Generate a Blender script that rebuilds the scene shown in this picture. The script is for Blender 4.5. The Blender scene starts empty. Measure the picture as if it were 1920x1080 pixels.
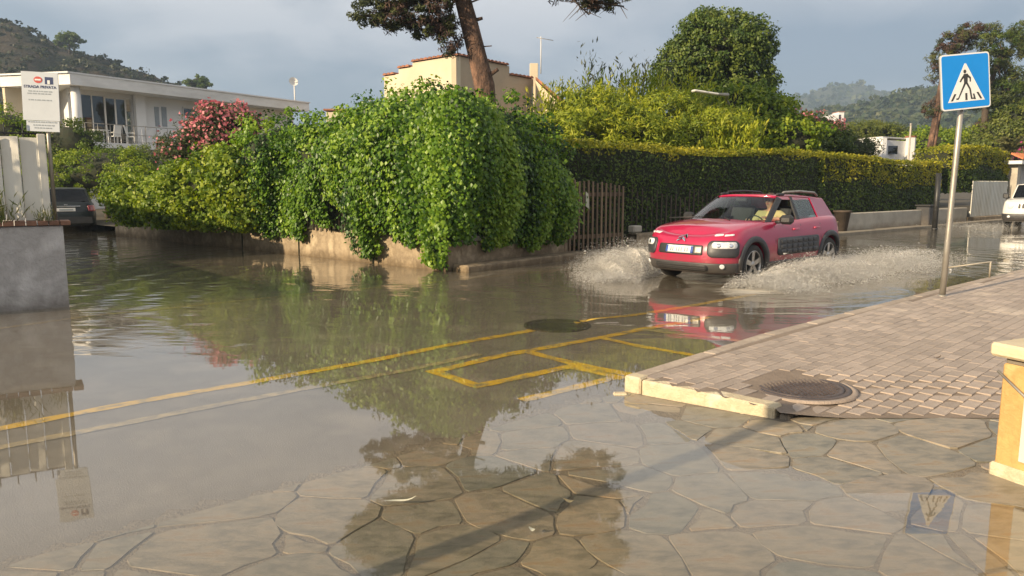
import bpy, bmesh, math, random
import numpy as np
from mathutils import Vector, Matrix

C = bpy.context.scene.collection
scn = bpy.context.scene
PI = math.pi
random.seed(4); RNG = np.random.default_rng(4)

# ------------------------------------------------------------------ camera, sky, sun
FPX = 1400.0; HC = 1.62; PITCH = math.atan(195 / 1400)
cam_d = bpy.data.cameras.new('camera'); cam = bpy.data.objects.new('camera', cam_d); C.objects.link(cam)
cam.location = (0, 0, HC); cam.rotation_euler = (PI / 2 - PITCH, 0, 0)
cam_d.lens = 36 * FPX / 1920; cam_d.sensor_width = 36; cam_d.clip_end = 6000; cam_d.clip_start = 0.05
scn.camera = cam

SUN_EL = math.radians(21); SX, SY = -0.777, -0.629
sdir = Vector((SX * math.cos(SUN_EL), SY * math.cos(SUN_EL), math.sin(SUN_EL))).normalized()
sun_d = bpy.data.lights.new('sun', 'SUN'); sun = bpy.data.objects.new('sun', sun_d); C.objects.link(sun)
sun.rotation_euler = sdir.to_track_quat('Z', 'Y').to_euler(); sun.location = sdir * 60
sun_d.energy = 5.0; sun_d.angle = math.radians(0.5); sun_d.color = (1.0, 0.80, 0.54)

world = bpy.data.worlds.new('World'); scn.world = world; world.use_nodes = True
wn = world.node_tree; wn.nodes.clear()
def N(nt, t, **kw):
    n = nt.nodes.new(t)
    for k, v in kw.items():
        if k in n.inputs.keys(): n.inputs[k].default_value = v
        else: setattr(n, k, v)
    return n
def ramp(nt, stops, interp='LINEAR'):
    r = nt.nodes.new('ShaderNodeValToRGB'); e = r.color_ramp.elements; r.color_ramp.interpolation = interp
    while len(e) < len(stops): e.new(0.5)
    for i, (p, c) in enumerate(stops):
        e[i].position = p; e[i].color = (*c, 1) if len(c) == 3 else c
    return r
sky = N(wn, 'ShaderNodeTexSky'); sky.sky_type = 'NISHITA'; sky.sun_disc = False
sky.sun_elevation = SUN_EL; sky.sun_rotation = math.radians(231); sky.dust_density = 2.0
bg1 = N(wn, 'ShaderNodeBackground', Strength=0.05); wn.links.new(sky.outputs[0], bg1.inputs[0])
tc = N(wn, 'ShaderNodeTexCoord'); sep = N(wn, 'ShaderNodeSeparateXYZ'); wn.links.new(tc.outputs['Generated'], sep.inputs[0])
# cloud layer: project the view direction on a plane overhead
add = N(wn, 'ShaderNodeMath', operation='ADD'); wn.links.new(sep.outputs[2], add.inputs[0]); add.inputs[1].default_value = 0.30
dv = N(wn, 'ShaderNodeVectorMath', operation='DIVIDE'); wn.links.new(tc.outputs['Generated'], dv.inputs[0])
cmb = N(wn, 'ShaderNodeCombineXYZ'); [wn.links.new(add.outputs[0], cmb.inputs[i]) for i in range(3)]
wn.links.new(cmb.outputs[0], dv.inputs[1])
mp = N(wn, 'ShaderNodeMapping'); mp.inputs['Scale'].default_value = (1.0, 1.0, 0.35); mp.inputs['Location'].default_value = (3.1, 1.4, 0)
wn.links.new(dv.outputs[0], mp.inputs[0])
n1 = N(wn, 'ShaderNodeTexNoise', Scale=1.7, Detail=6.0, Roughness=0.52, Distortion=0.35); wn.links.new(mp.outputs[0], n1.inputs['Vector'])
cr = ramp(wn, [(0.40, (0, 0, 0)), (0.62, (1, 1, 1))]); wn.links.new(n1.outputs[0], cr.inputs[0])
# even cloud deck: blue-grey low down, paler and warmer higher up
gr = ramp(wn, [(0.0, (0.24, 0.29, 0.36)), (0.08, (0.170, 0.235, 0.335)), (0.18, (0.180, 0.235, 0.320)), (0.27, (0.48, 0.48, 0.50)), (0.36, (0.80, 0.76, 0.73)), (0.5, (0.50, 0.48, 0.47)), (1.0, (0.24, 0.25, 0.27))])
wn.links.new(sep.outputs[2], gr.inputs[0])
gr2 = ramp(wn, [(0.0, (0.31, 0.34, 0.38)), (0.10, (0.30, 0.34, 0.42)), (0.19, (0.42, 0.44, 0.49)), (0.27, (0.60, 0.59, 0.60)), (0.36, (0.94, 0.89, 0.84)), (0.5, (0.58, 0.55, 0.53)), (1.0, (0.30, 0.30, 0.31))])
wn.links.new(sep.outputs[2], gr2.inputs[0])
mx = N(wn, 'ShaderNodeMixRGB'); wn.links.new(cr.outputs[0], mx.inputs[0]); wn.links.new(gr.outputs[0], mx.inputs[1]); wn.links.new(gr2.outputs[0], mx.inputs[2])
bg2 = N(wn, 'ShaderNodeBackground', Strength=1.0); wn.links.new(mx.outputs[0], bg2.inputs[0])
ms = N(wn, 'ShaderNodeMixShader'); ms.inputs[0].default_value = 0.85
wn.links.new(bg1.outputs[0], ms.inputs[1]); wn.links.new(bg2.outputs[0], ms.inputs[2])
wo = N(wn, 'ShaderNodeOutputWorld'); wn.links.new(ms.outputs[0], wo.inputs[0])

scn.view_settings.view_transform = 'Standard'; scn.view_settings.look = 'None'
scn.view_settings.exposure = 0.78; scn.view_settings.gamma = 1.0; scn.view_settings.use_curve_mapping = False
scn.render.engine = 'CYCLES'
scn.cycles.max_bounces = 6; scn.cycles.transparent_max_bounces = 24; scn.cycles.diffuse_bounces = 3; scn.cycles.glossy_bounces = 3
scn.cycles.sample_clamp_indirect = 6.0; scn.cycles.caustics_reflective = False; scn.cycles.caustics_refractive = False

def ray(px, py):
    a = (px - 960) / FPX; b = (540 - py) / FPX
    return Vector((a, math.cos(PITCH) + b * math.sin(PITCH), -math.sin(PITCH) + b * math.cos(PITCH)))
def G(px, py, z=0.0):
    d = ray(px, py); return Vector((0, 0, HC)) + d * ((z - HC) / d.z)
def W(px, py, Y):
    d = ray(px, py); return Vector((0, 0, HC)) + d * (Y / d.y)
RD = Vector((0.748, 0.664, 0)).normalized()      # along the road, away from the camera
RN = Vector((RD.y, -RD.x, 0))                    # across the road, towards the camera side

# ------------------------------------------------------------------ noise helpers
def vnoise(x, y, seed=0):
    x = np.asarray(x, float); y = np.asarray(y, float)
    xi = np.floor(x).astype(np.int64); yi = np.floor(y).astype(np.int64); fx = x - xi; fy = y - yi
    fx = fx * fx * (3 - 2 * fx); fy = fy * fy * (3 - 2 * fy)
    def h(a, b):
        n = (a * 374761393 + b * 668265263 + seed * 1442695) & 0x7fffffff
        n = ((n ^ (n >> 13)) * 1274126177) & 0x7fffffff
        return ((n ^ (n >> 16)) & 0xffff) / 65535.0
    return (h(xi, yi) * (1 - fx) + h(xi + 1, yi) * fx) * (1 - fy) + (h(xi, yi + 1) * (1 - fx) + h(xi + 1, yi + 1) * fx) * fy
def fbm(x, y, seed=0, o=4):
    s = 0; a = .5
    for i in range(o): s = s + a * vnoise(x * 2 ** i, y * 2 ** i, seed + i * 7); a *= .5
    return s
def sn3(P, sc, seed, n=7):
    r = np.random.default_rng(seed); k = r.normal(size=(n, 3)) * sc; ph = r.uniform(0, 6.28, n)
    return np.sin(P @ k.T + ph).sum(1) / n

# ------------------------------------------------------------------ objects
def tag(o, label=None, cat=None, group=None, kind=None):
    if label: o['label'] = label
    if cat: o['category'] = cat
    if group: o['group'] = group
    if kind: o['kind'] = kind
    return o
def thing(name, loc, label, cat, group=None, rz=0.0):
    o = bpy.data.objects.new(name, None); C.objects.link(o); o.location = loc; o.rotation_euler = (0, 0, rz)
    o.empty_display_size = .2
    return tag(o, label, cat, group)
def origin_of(o):
    v = Vector((0, 0, 0))
    while o is not None:
        v += Vector(o.location); o = o.parent
    return v
def link(name, me, parent=None, mats=()):
    o = bpy.data.objects.new(name, me); C.objects.link(o)
    for m in mats: me.materials.append(m)
    if parent is not None: o.parent = parent
    return o
class MB:
    def __init__(s): s.v = []; s.f = []; s.m = []; s.sm = []
    def add(s, vs, fs, m=0, smooth=False):
        b = len(s.v); s.v += [tuple(v) for v in vs]
        for f in fs: s.f.append(tuple(b + i for i in f)); s.m.append(m); s.sm.append(smooth)
    def box(s, c, d, ax=None, m=0, nobottom=False):
        ax = ax or (Vector((1, 0, 0)), Vector((0, 1, 0)), Vector((0, 0, 1))); c = Vector(c)
        vs = [c + ax[0] * (d[0] / 2 * i) + ax[1] * (d[1] / 2 * j) + ax[2] * (d[2] / 2 * k) for k in (-1, 1) for j in (-1, 1) for i in (-1, 1)]
        fs = [(4, 5, 7, 6), (0, 1, 5, 4), (1, 3, 7, 5), (3, 2, 6, 7), (2, 0, 4, 6)]
        if not nobottom: fs.append((0, 2, 3, 1))
        s.add(vs, fs, m); return s
    def bbox(s, c, d, ax=None, bev=0.01, m=0):
        """box with chamfered edges"""
        ax = ax or (Vector((1, 0, 0)), Vector((0, 1, 0)), Vector((0, 0, 1))); c = Vector(c)
        bm = bmesh.new(); bmesh.ops.create_cube(bm, size=1)
        for v in bm.verts: v.co = Vector((v.co.x * d[0], v.co.y * d[1], v.co.z * d[2]))
        bmesh.ops.bevel(bm, geom=bm.edges[:], offset=bev, segments=1, affect='EDGES')
        bm.verts.index_update()
        s.add([c + ax[0] * v.co.x + ax[1] * v.co.y + ax[2] * v.co.z for v in bm.verts], [[v.index for v in f.verts] for f in bm.faces], m); bm.free(); return s
    def tube(s, pts, r, n=8, m=0, cap=True, smooth=True):
        pts = [Vector(p) for p in pts]; k = len(pts)
        if not hasattr(r, '__len__'): r = [r] * k
        vs = []; up = Vector((0.13, 0.21, 0.97))
        for i, p in enumerate(pts):
            t = (pts[min(i + 1, k - 1)] - pts[max(i - 1, 0)]).normalized()
            a = t.cross(up)
            if a.length < .05: a = t.cross(Vector((1, 0, 0)))
            a.normalize(); b = t.cross(a)
            vs += [p + a * (r[i] * math.cos(2 * PI * j / n)) + b * (r[i] * math.sin(2 * PI * j / n)) for j in range(n)]
        fs = [(i * n + j, i * n + (j + 1) % n, (i + 1) * n + (j + 1) % n, (i + 1) * n + j) for i in range(k - 1) for j in range(n)]
        s.add(vs, fs, m, smooth)
        if cap: s.add([], [], m); b = len(s.v) - len(vs); s.f += [tuple(b + j for j in reversed(range(n))), tuple(b + (k - 1) * n + j for j in range(n))]; s.m += [m, m]; s.sm += [False, False]
        return s
    def lathe(s, prof, c, ax=(0, 1, 0), n=32, m=0, smooth=True):
        """prof: (r, h) pairs, h along ax"""
        ax = Vector(ax).normalized(); a = ax.orthogonal().normalized(); b = ax.cross(a); c = Vector(c)
        vs = [c + ax * h + a * (r * math.cos(2 * PI * j / n)) + b * (r * math.sin(2 * PI * j / n)) for r, h in prof for j in range(n)]
        fs = [(i * n + j, i * n + (j + 1) % n, (i + 1) * n + (j + 1) % n, (i + 1) * n + j) for i in range(len(prof) - 1) for j in range(n)]
        s.add(vs, fs, m, smooth); return s
    def prism(s, poly, h, m=0):
        """poly: list of Vector (planar ring), extruded by vector h"""
        n = len(poly); h = Vector(h); vs = [Vector(p) for p in poly] + [Vector(p) + h for p in poly]
        s.add(vs, [tuple(range(n))[::-1], tuple(range(n, 2 * n))] + [(i, (i + 1) % n, n + (i + 1) % n, n + i) for i in range(n)], m); return s
    def build(s, name, mats, parent=None, local=False, recalc=True):
        me = bpy.data.meshes.new(name); o = Vector((0, 0, 0)) if (local or parent is None) else origin_of(parent)
        me.from_pydata([(v[0] - o.x, v[1] - o.y, v[2] - o.z) for v in s.v], [], s.f)
        me.polygons.foreach_set('material_index', s.m); me.polygons.foreach_set('use_smooth', s.sm)
        if recalc:
            bm = bmesh.new(); bm.from_mesh(me); bmesh.ops.recalc_face_normals(bm, faces=bm.faces); bm.to_mesh(me); bm.free()
        me.update()
        return link(name, me, parent, mats if isinstance(mats, (list, tuple)) else [mats])

# ------------------------------------------------------------------ materials
def mat(name, c1, c2=None, rough=0.6, scale=4.0, bump=0.0, bscale=None, metal=0.0, spec=0.5, coat=0.0, c3=None, rnd=0.0, detail=6.0, stretch=None, lo=.35, hi=.65, rough2=None):
    m = bpy.data.materials.new(name); m.use_nodes = True; nt = m.node_tree; p = nt.nodes['Principled BSDF']
    p.inputs['Roughness'].default_value = rough; p.inputs['Metallic'].default_value = metal
    p.inputs['Specular IOR Level'].default_value = spec; p.inputs['Coat Weight'].default_value = coat; p.inputs['Coat Roughness'].default_value = 0.04
    c2 = c2 or tuple(min(1, c * 0.75) for c in c1)
    t = N(nt, 'ShaderNodeTexCoord'); mpn = N(nt, 'ShaderNodeMapping'); nt.links.new(t.outputs['Object'], mpn.inputs[0])
    if stretch: mpn.inputs['Scale'].default_value = stretch
    nz = N(nt, 'ShaderNodeTexNoise', Scale=scale, Detail=detail, Roughness=0.6); nt.links.new(mpn.outputs[0], nz.inputs['Vector'])
    st = [(lo, c1), (hi, c2)] if c3 is None else [(lo, c1), ((lo + hi) / 2, c2), (hi, c3)]
    r = ramp(nt, st); nt.links.new(nz.outputs[0], r.inputs[0]); col = r.outputs[0]
    if rnd > 0:
        oi = N(nt, 'ShaderNodeObjectInfo'); mr = N(nt, 'ShaderNodeMapRange'); nt.links.new(oi.outputs['Random'], mr.inputs[0])
        mr.inputs[3].default_value = 1 - rnd; mr.inputs[4].default_value = 1 + rnd
        hs = N(nt, 'ShaderNodeHueSaturation'); nt.links.new(mr.outputs[0], hs.inputs['Value']); nt.links.new(col, hs.inputs['Color']); col = hs.outputs[0]
    nt.links.new(col, p.inputs['Base Color'])
    if rough2 is not None:
        mr2 = N(nt, 'ShaderNodeMapRange'); nt.links.new(nz.outputs[0], mr2.inputs[0]); mr2.inputs[1].default_value = .35; mr2.inputs[2].default_value = .65
        mr2.inputs[3].default_value = rough; mr2.inputs[4].default_value = rough2; nt.links.new(mr2.outputs[0], p.inputs['Roughness'])
    if bump:
        nb = N(nt, 'ShaderNodeTexNoise', Scale=bscale or scale * 4, Detail=8.0, Roughness=0.65); nt.links.new(mpn.outputs[0], nb.inputs['Vector'])
        bp = N(nt, 'ShaderNodeBump', Strength=bump, Distance=0.02); nt.links.new(nb.outputs[0], bp.inputs['Height']); nt.links.new(bp.outputs[0], p.inputs['Normal'])
    m.diffuse_color = (*c1, 1)
    return m
def leafmat(name, cols, trans=0.35, rough=0.5, spec=0.35):
    m = bpy.data.materials.new(name); m.use_nodes = True; nt = m.node_tree; p = nt.nodes['Principled BSDF']; out = nt.nodes['Material Output']
    at = N(nt, 'ShaderNodeAttribute', attribute_name='tint'); r = ramp(nt, [(i / (len(cols) - 1), c) for i, c in enumerate(cols)])
    nt.links.new(at.outputs['Fac'], r.inputs[0]); nt.links.new(r.outputs[0], p.inputs['Base Color'])
    p.inputs['Roughness'].default_value = rough; p.inputs['Specular IOR Level'].default_value = spec
    tr = N(nt, 'ShaderNodeBsdfTranslucent'); hs = N(nt, 'ShaderNodeHueSaturation', Saturation=1.1, Value=1.5); nt.links.new(r.outputs[0], hs.inputs['Color']); nt.links.new(hs.outputs[0], tr.inputs[0])
    mxs = N(nt, 'ShaderNodeMixShader'); mxs.inputs[0].default_value = trans
    nt.links.new(p.outputs[0], mxs.inputs[1]); nt.links.new(tr.outputs[0], mxs.inputs[2]); nt.links.new(mxs.outputs[0], out.inputs[0])
    return m
def schlick(nt, f0, normal=None):
    """two-sided surface reflectance (the thin sheet reflects alike from above and below)"""
    g = N(nt, 'ShaderNodeNewGeometry'); d = N(nt, 'ShaderNodeVectorMath', operation='DOT_PRODUCT'); nt.links.new(g.outputs['Incoming'], d.inputs[0]); nt.links.new(normal or g.outputs['Normal'], d.inputs[1])
    ab = N(nt, 'ShaderNodeMath', operation='ABSOLUTE'); nt.links.new(d.outputs['Value'], ab.inputs[0])
    om = N(nt, 'ShaderNodeMath', operation='SUBTRACT'); om.use_clamp = True; om.inputs[0].default_value = 1.0; nt.links.new(ab.outputs[0], om.inputs[1])
    pw = N(nt, 'ShaderNodeMath', operation='POWER'); nt.links.new(om.outputs[0], pw.inputs[0]); pw.inputs[1].default_value = 4.6
    ma = N(nt, 'ShaderNodeMath', operation='MULTIPLY_ADD'); nt.links.new(pw.outputs[0], ma.inputs[0]); ma.inputs[1].default_value = 1 - f0; ma.inputs[2].default_value = f0
    return ma.outputs[0]
def glass(name, tint=(0.35, 0.42, 0.42), mixf=0.45, rough=0.02):
    m = bpy.data.materials.new(name); m.use_nodes = True; nt = m.node_tree; nt.nodes.clear()
    tr = N(nt, 'ShaderNodeBsdfTransparent', Color=(*tint, 1)); gl = N(nt, 'ShaderNodeBsdfGlossy', Color=(1, 1, 1, 1), Roughness=rough)
    mxs = N(nt, 'ShaderNodeMixShader'); o = N(nt, 'ShaderNodeOutputMaterial')
    nt.links.new(schlick(nt, ((mixf - 1) / (mixf + 1)) ** 2), mxs.inputs[0]); nt.links.new(tr.outputs[0], mxs.inputs[1]); nt.links.new(gl.outputs[0], mxs.inputs[2]); nt.links.new(mxs.outputs[0], o.inputs[0])
    return m

M = {}
M['white'] = mat('white_paint', (.72, .70, .66), (.62, .60, .56), .6, 1.2, .15, 30)
M['board'] = mat('white_board', (.74, .72, .64), (.60, .56, .46), .55, 1.5, .2, 20, stretch=(1, 1, .3))
M['stucco'] = mat('grey_stucco', (.66, .64, .62), (.42, .40, .385), .9, 1.6, 1.0, 26, c3=(.58, .565, .545))
M['brickred'] = mat('coping_brick', (.32, .16, .10), (.22, .12, .08), .85, 5, .5, 40, rnd=.25)
M['villa'] = mat('villa_white', (.80, .80, .79), (.74, .74, .73), .7, .6, .1, 10)
M['villaroof'] = mat('villa_roof_white', (.84, .83, .80), (.66, .65, .62), .7, .5, .1, 10, stretch=(1, 1, 3))
M['tan'] = mat('tan_render', (.66, .57, .42), (.58, .50, .36), .85, .8, .25, 12)
M['tile'] = mat('roof_tile', (.36, .15, .08), (.24, .10, .06), .8, 3, .3, 20, rnd=.25)
M['metal_grey'] = mat('galvanised', (.42, .40, .36), (.30, .27, .22), .45, 7, .1, 40, metal=.6, stretch=(1, 1, .3))
M['metal_dark'] = mat('dark_metal', (.05, .05, .05), (.03, .03, .03), .45, 6, .1, 40, metal=.3)
M['rustwood'] = mat('gate_wood', (.24, .165, .10), (.14, .095, .06), .75, 3, .3, 30, rnd=.25, stretch=(1, 1, .25))
M['black'] = mat('black_plastic', (.022, .022, .024), (.03, .03, .03), .5, 8, .1, 60)
M['bumpgrey'] = mat('dark_grey_plastic', (.035, .037, .042), (.05, .05, .055), .45, 5, .1, 60)
M['tyre'] = mat('tyre_rubber', (.02, .02, .02), (.035, .032, .03), .75, 10, .3, 60)
M['alloy'] = mat('alloy', (.55, .55, .55), (.35, .34, .33), .3, 6, 0, metal=.9)
M['chrome'] = mat('chrome', (.85, .85, .85), (.8, .8, .8), .08, 3, 0, metal=1)
M['lamp'] = mat('lamp_lens', (.8, .82, .82), (.55, .58, .6), .1, 20, 0, coat=1.0)
M['red_lamp'] = mat('red_lens', (.30, .02, .02), (.2, .01, .01), .2, 10, 0, coat=1.0)
M['plate'] = mat('plate_white', (.75, .76, .76), (.70, .71, .70), .4, 30, 0)
M['plate_blue'] = mat('plate_blue', (.03, .08, .35), (.02, .06, .3), .4, 5, 0)
M['glass'] = glass('car_glass', (.66, .76, .74), 1.5)
M['winglass'] = glass('window_glass', (.12, .13, .13), 1.9)
M['dkglass'] = glass('dark_car_glass', (.05, .06, .06), 1.55)
M['interior'] = mat('car_interior', (.05, .05, .055), (.035, .035, .04), .8, 4, 0)
M['redpaint'] = mat('raspberry_car_paint', (.43, .008, .060), (.39, .008, .054), .32, 2, 0, coat=.9, spec=.5)
M['whitepaint'] = mat('white_car_paint', (.75, .74, .70), (.70, .69, .65), .35, 2, 0, coat=.6)
M['darkpaint'] = mat('dark_car_paint', (.008, .014, .015), (.006, .011, .012), .45, 2, 0, coat=.25)
M['stone_wall'] = mat('retaining_wall_stone', (.42, .33, .22), (.26, .20, .13), .9, 2.6, 1.2, 14, c3=(.50, .40, .27))
M['palewall'] = mat('pale_low_wall', (.50, .46, .38), (.38, .34, .28), .85, 2, .4, 14)
M['concrete'] = mat('kerb_concrete', (.68, .58, .40), (.54, .45, .30), .8, 6, .7, 50, c3=(.72, .63, .45))  # yellowed and brightened: sun on the front kerb put into the colour
M['mortar'] = mat('paving_mortar', (.255, .22, .17), (.17, .145, .115), .8, 7, .9, 40, lo=.3, hi=.7)
M['collar'] = mat('collar_concrete', (.40, .32, .26), (.32, .255, .205), .85, 6, .6, 50)
M['kerb2'] = mat('worn_kerb_stone', (.46, .38, .30), (.36, .29, .23), .8, 3, .6, 50, c3=(.50, .42, .33), rnd=.10)
M['sand'] = mat('paver_jointing_sand', (.27, .21, .16), (.20, .155, .12), .9, 4, .6, 40)
M['pillar'] = mat('ochre_pillar', (.60, .38, .14), (.50, .30, .11), .8, 5, .5, 40, c3=(.66, .46, .20))
M['capstone'] = mat('pale_capstone', (.66, .56, .38), (.58, .48, .32), .7, 5, .4, 40)
M['plaque'] = mat('pale_marble', (.66, .62, .54), (.58, .55, .48), .4, 4, .1, 30)
M['manhole'] = mat('cast_iron', (.085, .065, .06), (.14, .105, .09), .45, 7, .4, 60, metal=.3, spec=.6)
M['manhole_wet'] = mat('rusty_wet_iron', (.03, .022, .015), (.05, .035, .02), .4, 6, .4, 60)
M['bark'] = mat('pine_bark', (.20, .115, .075), (.09, .055, .04), .9, 3.0, 1.5, 7, c3=(.30, .17, .11), stretch=(1, 1, .45))
M['bark'].node_tree.nodes['Bump'].inputs['Distance'].default_value = .10
M['darkbark'] = mat('dark_bark', (.10, .075, .055), (.06, .045, .035), .9, 4, .8, 12)
M['earth'] = mat('garden_earth', (.10, .08, .05), (.07, .06, .04), .95, 2, .5, 20)
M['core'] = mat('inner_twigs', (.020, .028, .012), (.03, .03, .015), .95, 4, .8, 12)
M['plastic_white'] = mat('white_plastic', (.75, .75, .73), (.7, .7, .68), .4, 3, 0)
M['skin'] = mat('skin', (.50, .29, .20), (.45, .26, .18), .5, 6, 0)
M['shirt'] = mat('yellow_shirt', (.55, .46, .22), (.48, .40, .20), .85, 6, .2, 50)
M['hair'] = mat('brown_hair', (.06, .035, .02), (.04, .025, .015), .6, 20, .3, 80)
M['yellow'] = mat('yellow_road_paint', (.76, .48, .03), (.30, .24, .12), .55, 9, .4, 90, lo=.44, hi=.68, detail=9)
M['yellow_worn'] = mat('worn_yellow_paint', (.48, .38, .20), (.26, .22, .16), .6, 14, .4, 90, lo=.35, hi=.62)
M['whiteworn'] = mat('worn_white_paint', (.40, .36, .29), (.24, .21, .17), .6, 12, .4, 90, lo=.4, hi=.62)
M['signblue'] = mat('sign_blue', (.0, .25, .74), (.0, .23, .70), .35, 3, 0, coat=.3)
M['signwhite'] = mat('sign_white', (.80, .80, .78), (.75, .75, .73), .4, 4, 0)
M['signblack'] = mat('sign_black', (.03, .03, .03), (.05, .05, .05), .5, 4, 0)
M['signgrey'] = mat('sign_back', (.35, .36, .36), (.3, .3, .3), .5, 4, 0)
M['sign2'] = mat('private_sign_white', (.62, .66, .70), (.56, .60, .64), .5, 3, 0)
M['ink'] = mat('navy_ink', (.03, .05, .13), (.04, .06, .15), .6, 3, 0)
M['inkgrey'] = mat('faded_ink', (.28, .32, .36), (.33, .37, .4), .6, 3, 0)
M['inkred'] = mat('red_ink', (.55, .08, .07), (.6, .12, .1), .6, 3, 0)
M['leafdry'] = mat('dry_leaf', (.45, .30, .12), (.55, .42, .2), .6, 20, 0)
M['leafpale'] = mat('pale_leaf', (.60, .58, .45), (.5, .48, .35), .5, 20, 0)

def asphalt_mat():
    m = mat('wet_asphalt', (.27, .238, .20), (.21, .185, .155), .42, 1.1, .9, 120, c3=(.32, .28, .235), spec=.6)
    return m
M['asphalt'] = asphalt_mat()
def stone_mat():
    m = bpy.data.materials.new('slate_flagstone'); m.use_nodes = True; nt = m.node_tree; p = nt.nodes['Principled BSDF']
    t = N(nt, 'ShaderNodeTexCoord'); oi = N(nt, 'ShaderNodeObjectInfo')
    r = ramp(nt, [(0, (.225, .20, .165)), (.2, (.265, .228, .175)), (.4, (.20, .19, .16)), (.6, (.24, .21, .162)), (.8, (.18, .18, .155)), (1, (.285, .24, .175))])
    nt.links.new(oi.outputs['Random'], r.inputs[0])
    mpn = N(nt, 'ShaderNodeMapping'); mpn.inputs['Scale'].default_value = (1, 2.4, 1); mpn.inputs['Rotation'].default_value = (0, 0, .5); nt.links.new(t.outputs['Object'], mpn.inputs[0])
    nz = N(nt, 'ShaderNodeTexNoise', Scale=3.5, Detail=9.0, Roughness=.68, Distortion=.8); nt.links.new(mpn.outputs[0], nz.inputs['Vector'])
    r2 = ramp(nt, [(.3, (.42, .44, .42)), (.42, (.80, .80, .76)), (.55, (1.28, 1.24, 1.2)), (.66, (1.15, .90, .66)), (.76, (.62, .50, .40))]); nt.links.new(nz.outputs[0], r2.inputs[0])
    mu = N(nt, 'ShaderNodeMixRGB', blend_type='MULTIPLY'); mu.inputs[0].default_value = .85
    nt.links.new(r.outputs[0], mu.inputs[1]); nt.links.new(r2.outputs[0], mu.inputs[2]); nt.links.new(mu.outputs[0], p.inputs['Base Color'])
    rr = N(nt, 'ShaderNodeMapRange'); nt.links.new(nz.outputs[0], rr.inputs[0]); rr.inputs[1].default_value = .35; rr.inputs[2].default_value = .65; rr.inputs[3].default_value = .28; rr.inputs[4].default_value = .55
    nt.links.new(rr.outputs[0], p.inputs['Roughness'])
    nb = N(nt, 'ShaderNodeTexNoise', Scale=9.0, Detail=9.0, Roughness=.7); nt.links.new(mpn.outputs[0], nb.inputs['Vector'])
    bp = N(nt, 'ShaderNodeBump', Strength=.55, Distance=.012); nt.links.new(nb.outputs[0], bp.inputs['Height']); nt.links.new(bp.outputs[0], p.inputs['Normal'])
    return m
def low_tint(m, z0, z1, col, scale=3.0, amt=.8):
    """tide mark / road dirt low down on the object, broken up by noise"""
    nt = m.node_tree; p = nt.nodes['Principled BSDF']; src = p.inputs['Base Color'].links[0].from_socket
    t = N(nt, 'ShaderNodeTexCoord'); sp_ = N(nt, 'ShaderNodeSeparateXYZ'); nt.links.new(t.outputs['Object'], sp_.inputs[0]); nz = N(nt, 'ShaderNodeTexNoise', Scale=scale, Detail=6.0, Roughness=.7); nt.links.new(t.outputs['Object'], nz.inputs['Vector'])
    ma = N(nt, 'ShaderNodeMath', operation='MULTIPLY_ADD'); nt.links.new(nz.outputs[0], ma.inputs[0]); ma.inputs[1].default_value = -(z1 - z0) * 1.6; nt.links.new(sp_.outputs[2], ma.inputs[2])
    mr = N(nt, 'ShaderNodeMapRange'); nt.links.new(ma.outputs[0], mr.inputs[0]); mr.inputs[1].default_value = z0 - (z1 - z0) * .8; mr.inputs[2].default_value = z1 - (z1 - z0) * .8; mr.inputs[3].default_value = amt; mr.inputs[4].default_value = 0
    mx_ = N(nt, 'ShaderNodeMixRGB', blend_type='MULTIPLY' if max(col) > .3 else 'MIX'); nt.links.new(mr.outputs[0], mx_.inputs[0]); nt.links.new(src, mx_.inputs[1]); mx_.inputs[2].default_value = (*col, 1); nt.links.new(mx_.outputs[0], p.inputs['Base Color'])
low_tint(M['stucco'], .05, .28, (.45, .42, .38)); low_tint(M['stone_wall'], .03, .20, (.42, .38, .32)); low_tint(M['palewall'], .10, .30, (.5, .45, .38)); low_tint(M['redpaint'], .25, .62, (.13, .075, .055), 9, .55); low_tint(M['bumpgrey'], .2, .5, (.11, .09, .07), 9, .5)
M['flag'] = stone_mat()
def paver_mat():
    m = mat('pink_paver', (.46, .375, .305), (.37, .30, .245), .6, 1.1, .6, 60, c3=(.52, .43, .345), rnd=.16)
    return m
M['paver'] = paver_mat()
def paver_mass_mat():
    """same paver, brick-to-brick variation from a per-face attribute"""
    m = mat('pink_paver_far', (.46, .375, .305), (.37, .30, .245), .6, 1.1, .6, 60, c3=(.52, .43, .345)); nt = m.node_tree; p = nt.nodes['Principled BSDF']
    lk = p.inputs['Base Color'].links[0].from_socket
    at = N(nt, 'ShaderNodeAttribute', attribute_name='tint'); mr = N(nt, 'ShaderNodeMapRange'); nt.links.new(at.outputs['Fac'], mr.inputs[0]); mr.inputs[3].default_value = .84; mr.inputs[4].default_value = 1.16
    hs = N(nt, 'ShaderNodeHueSaturation'); nt.links.new(mr.outputs[0], hs.inputs['Value']); nt.links.new(lk, hs.inputs['Color']); nt.links.new(hs.outputs[0], p.inputs['Base Color'])
    return m
M['paver_mass'] = paver_mass_mat()
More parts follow.
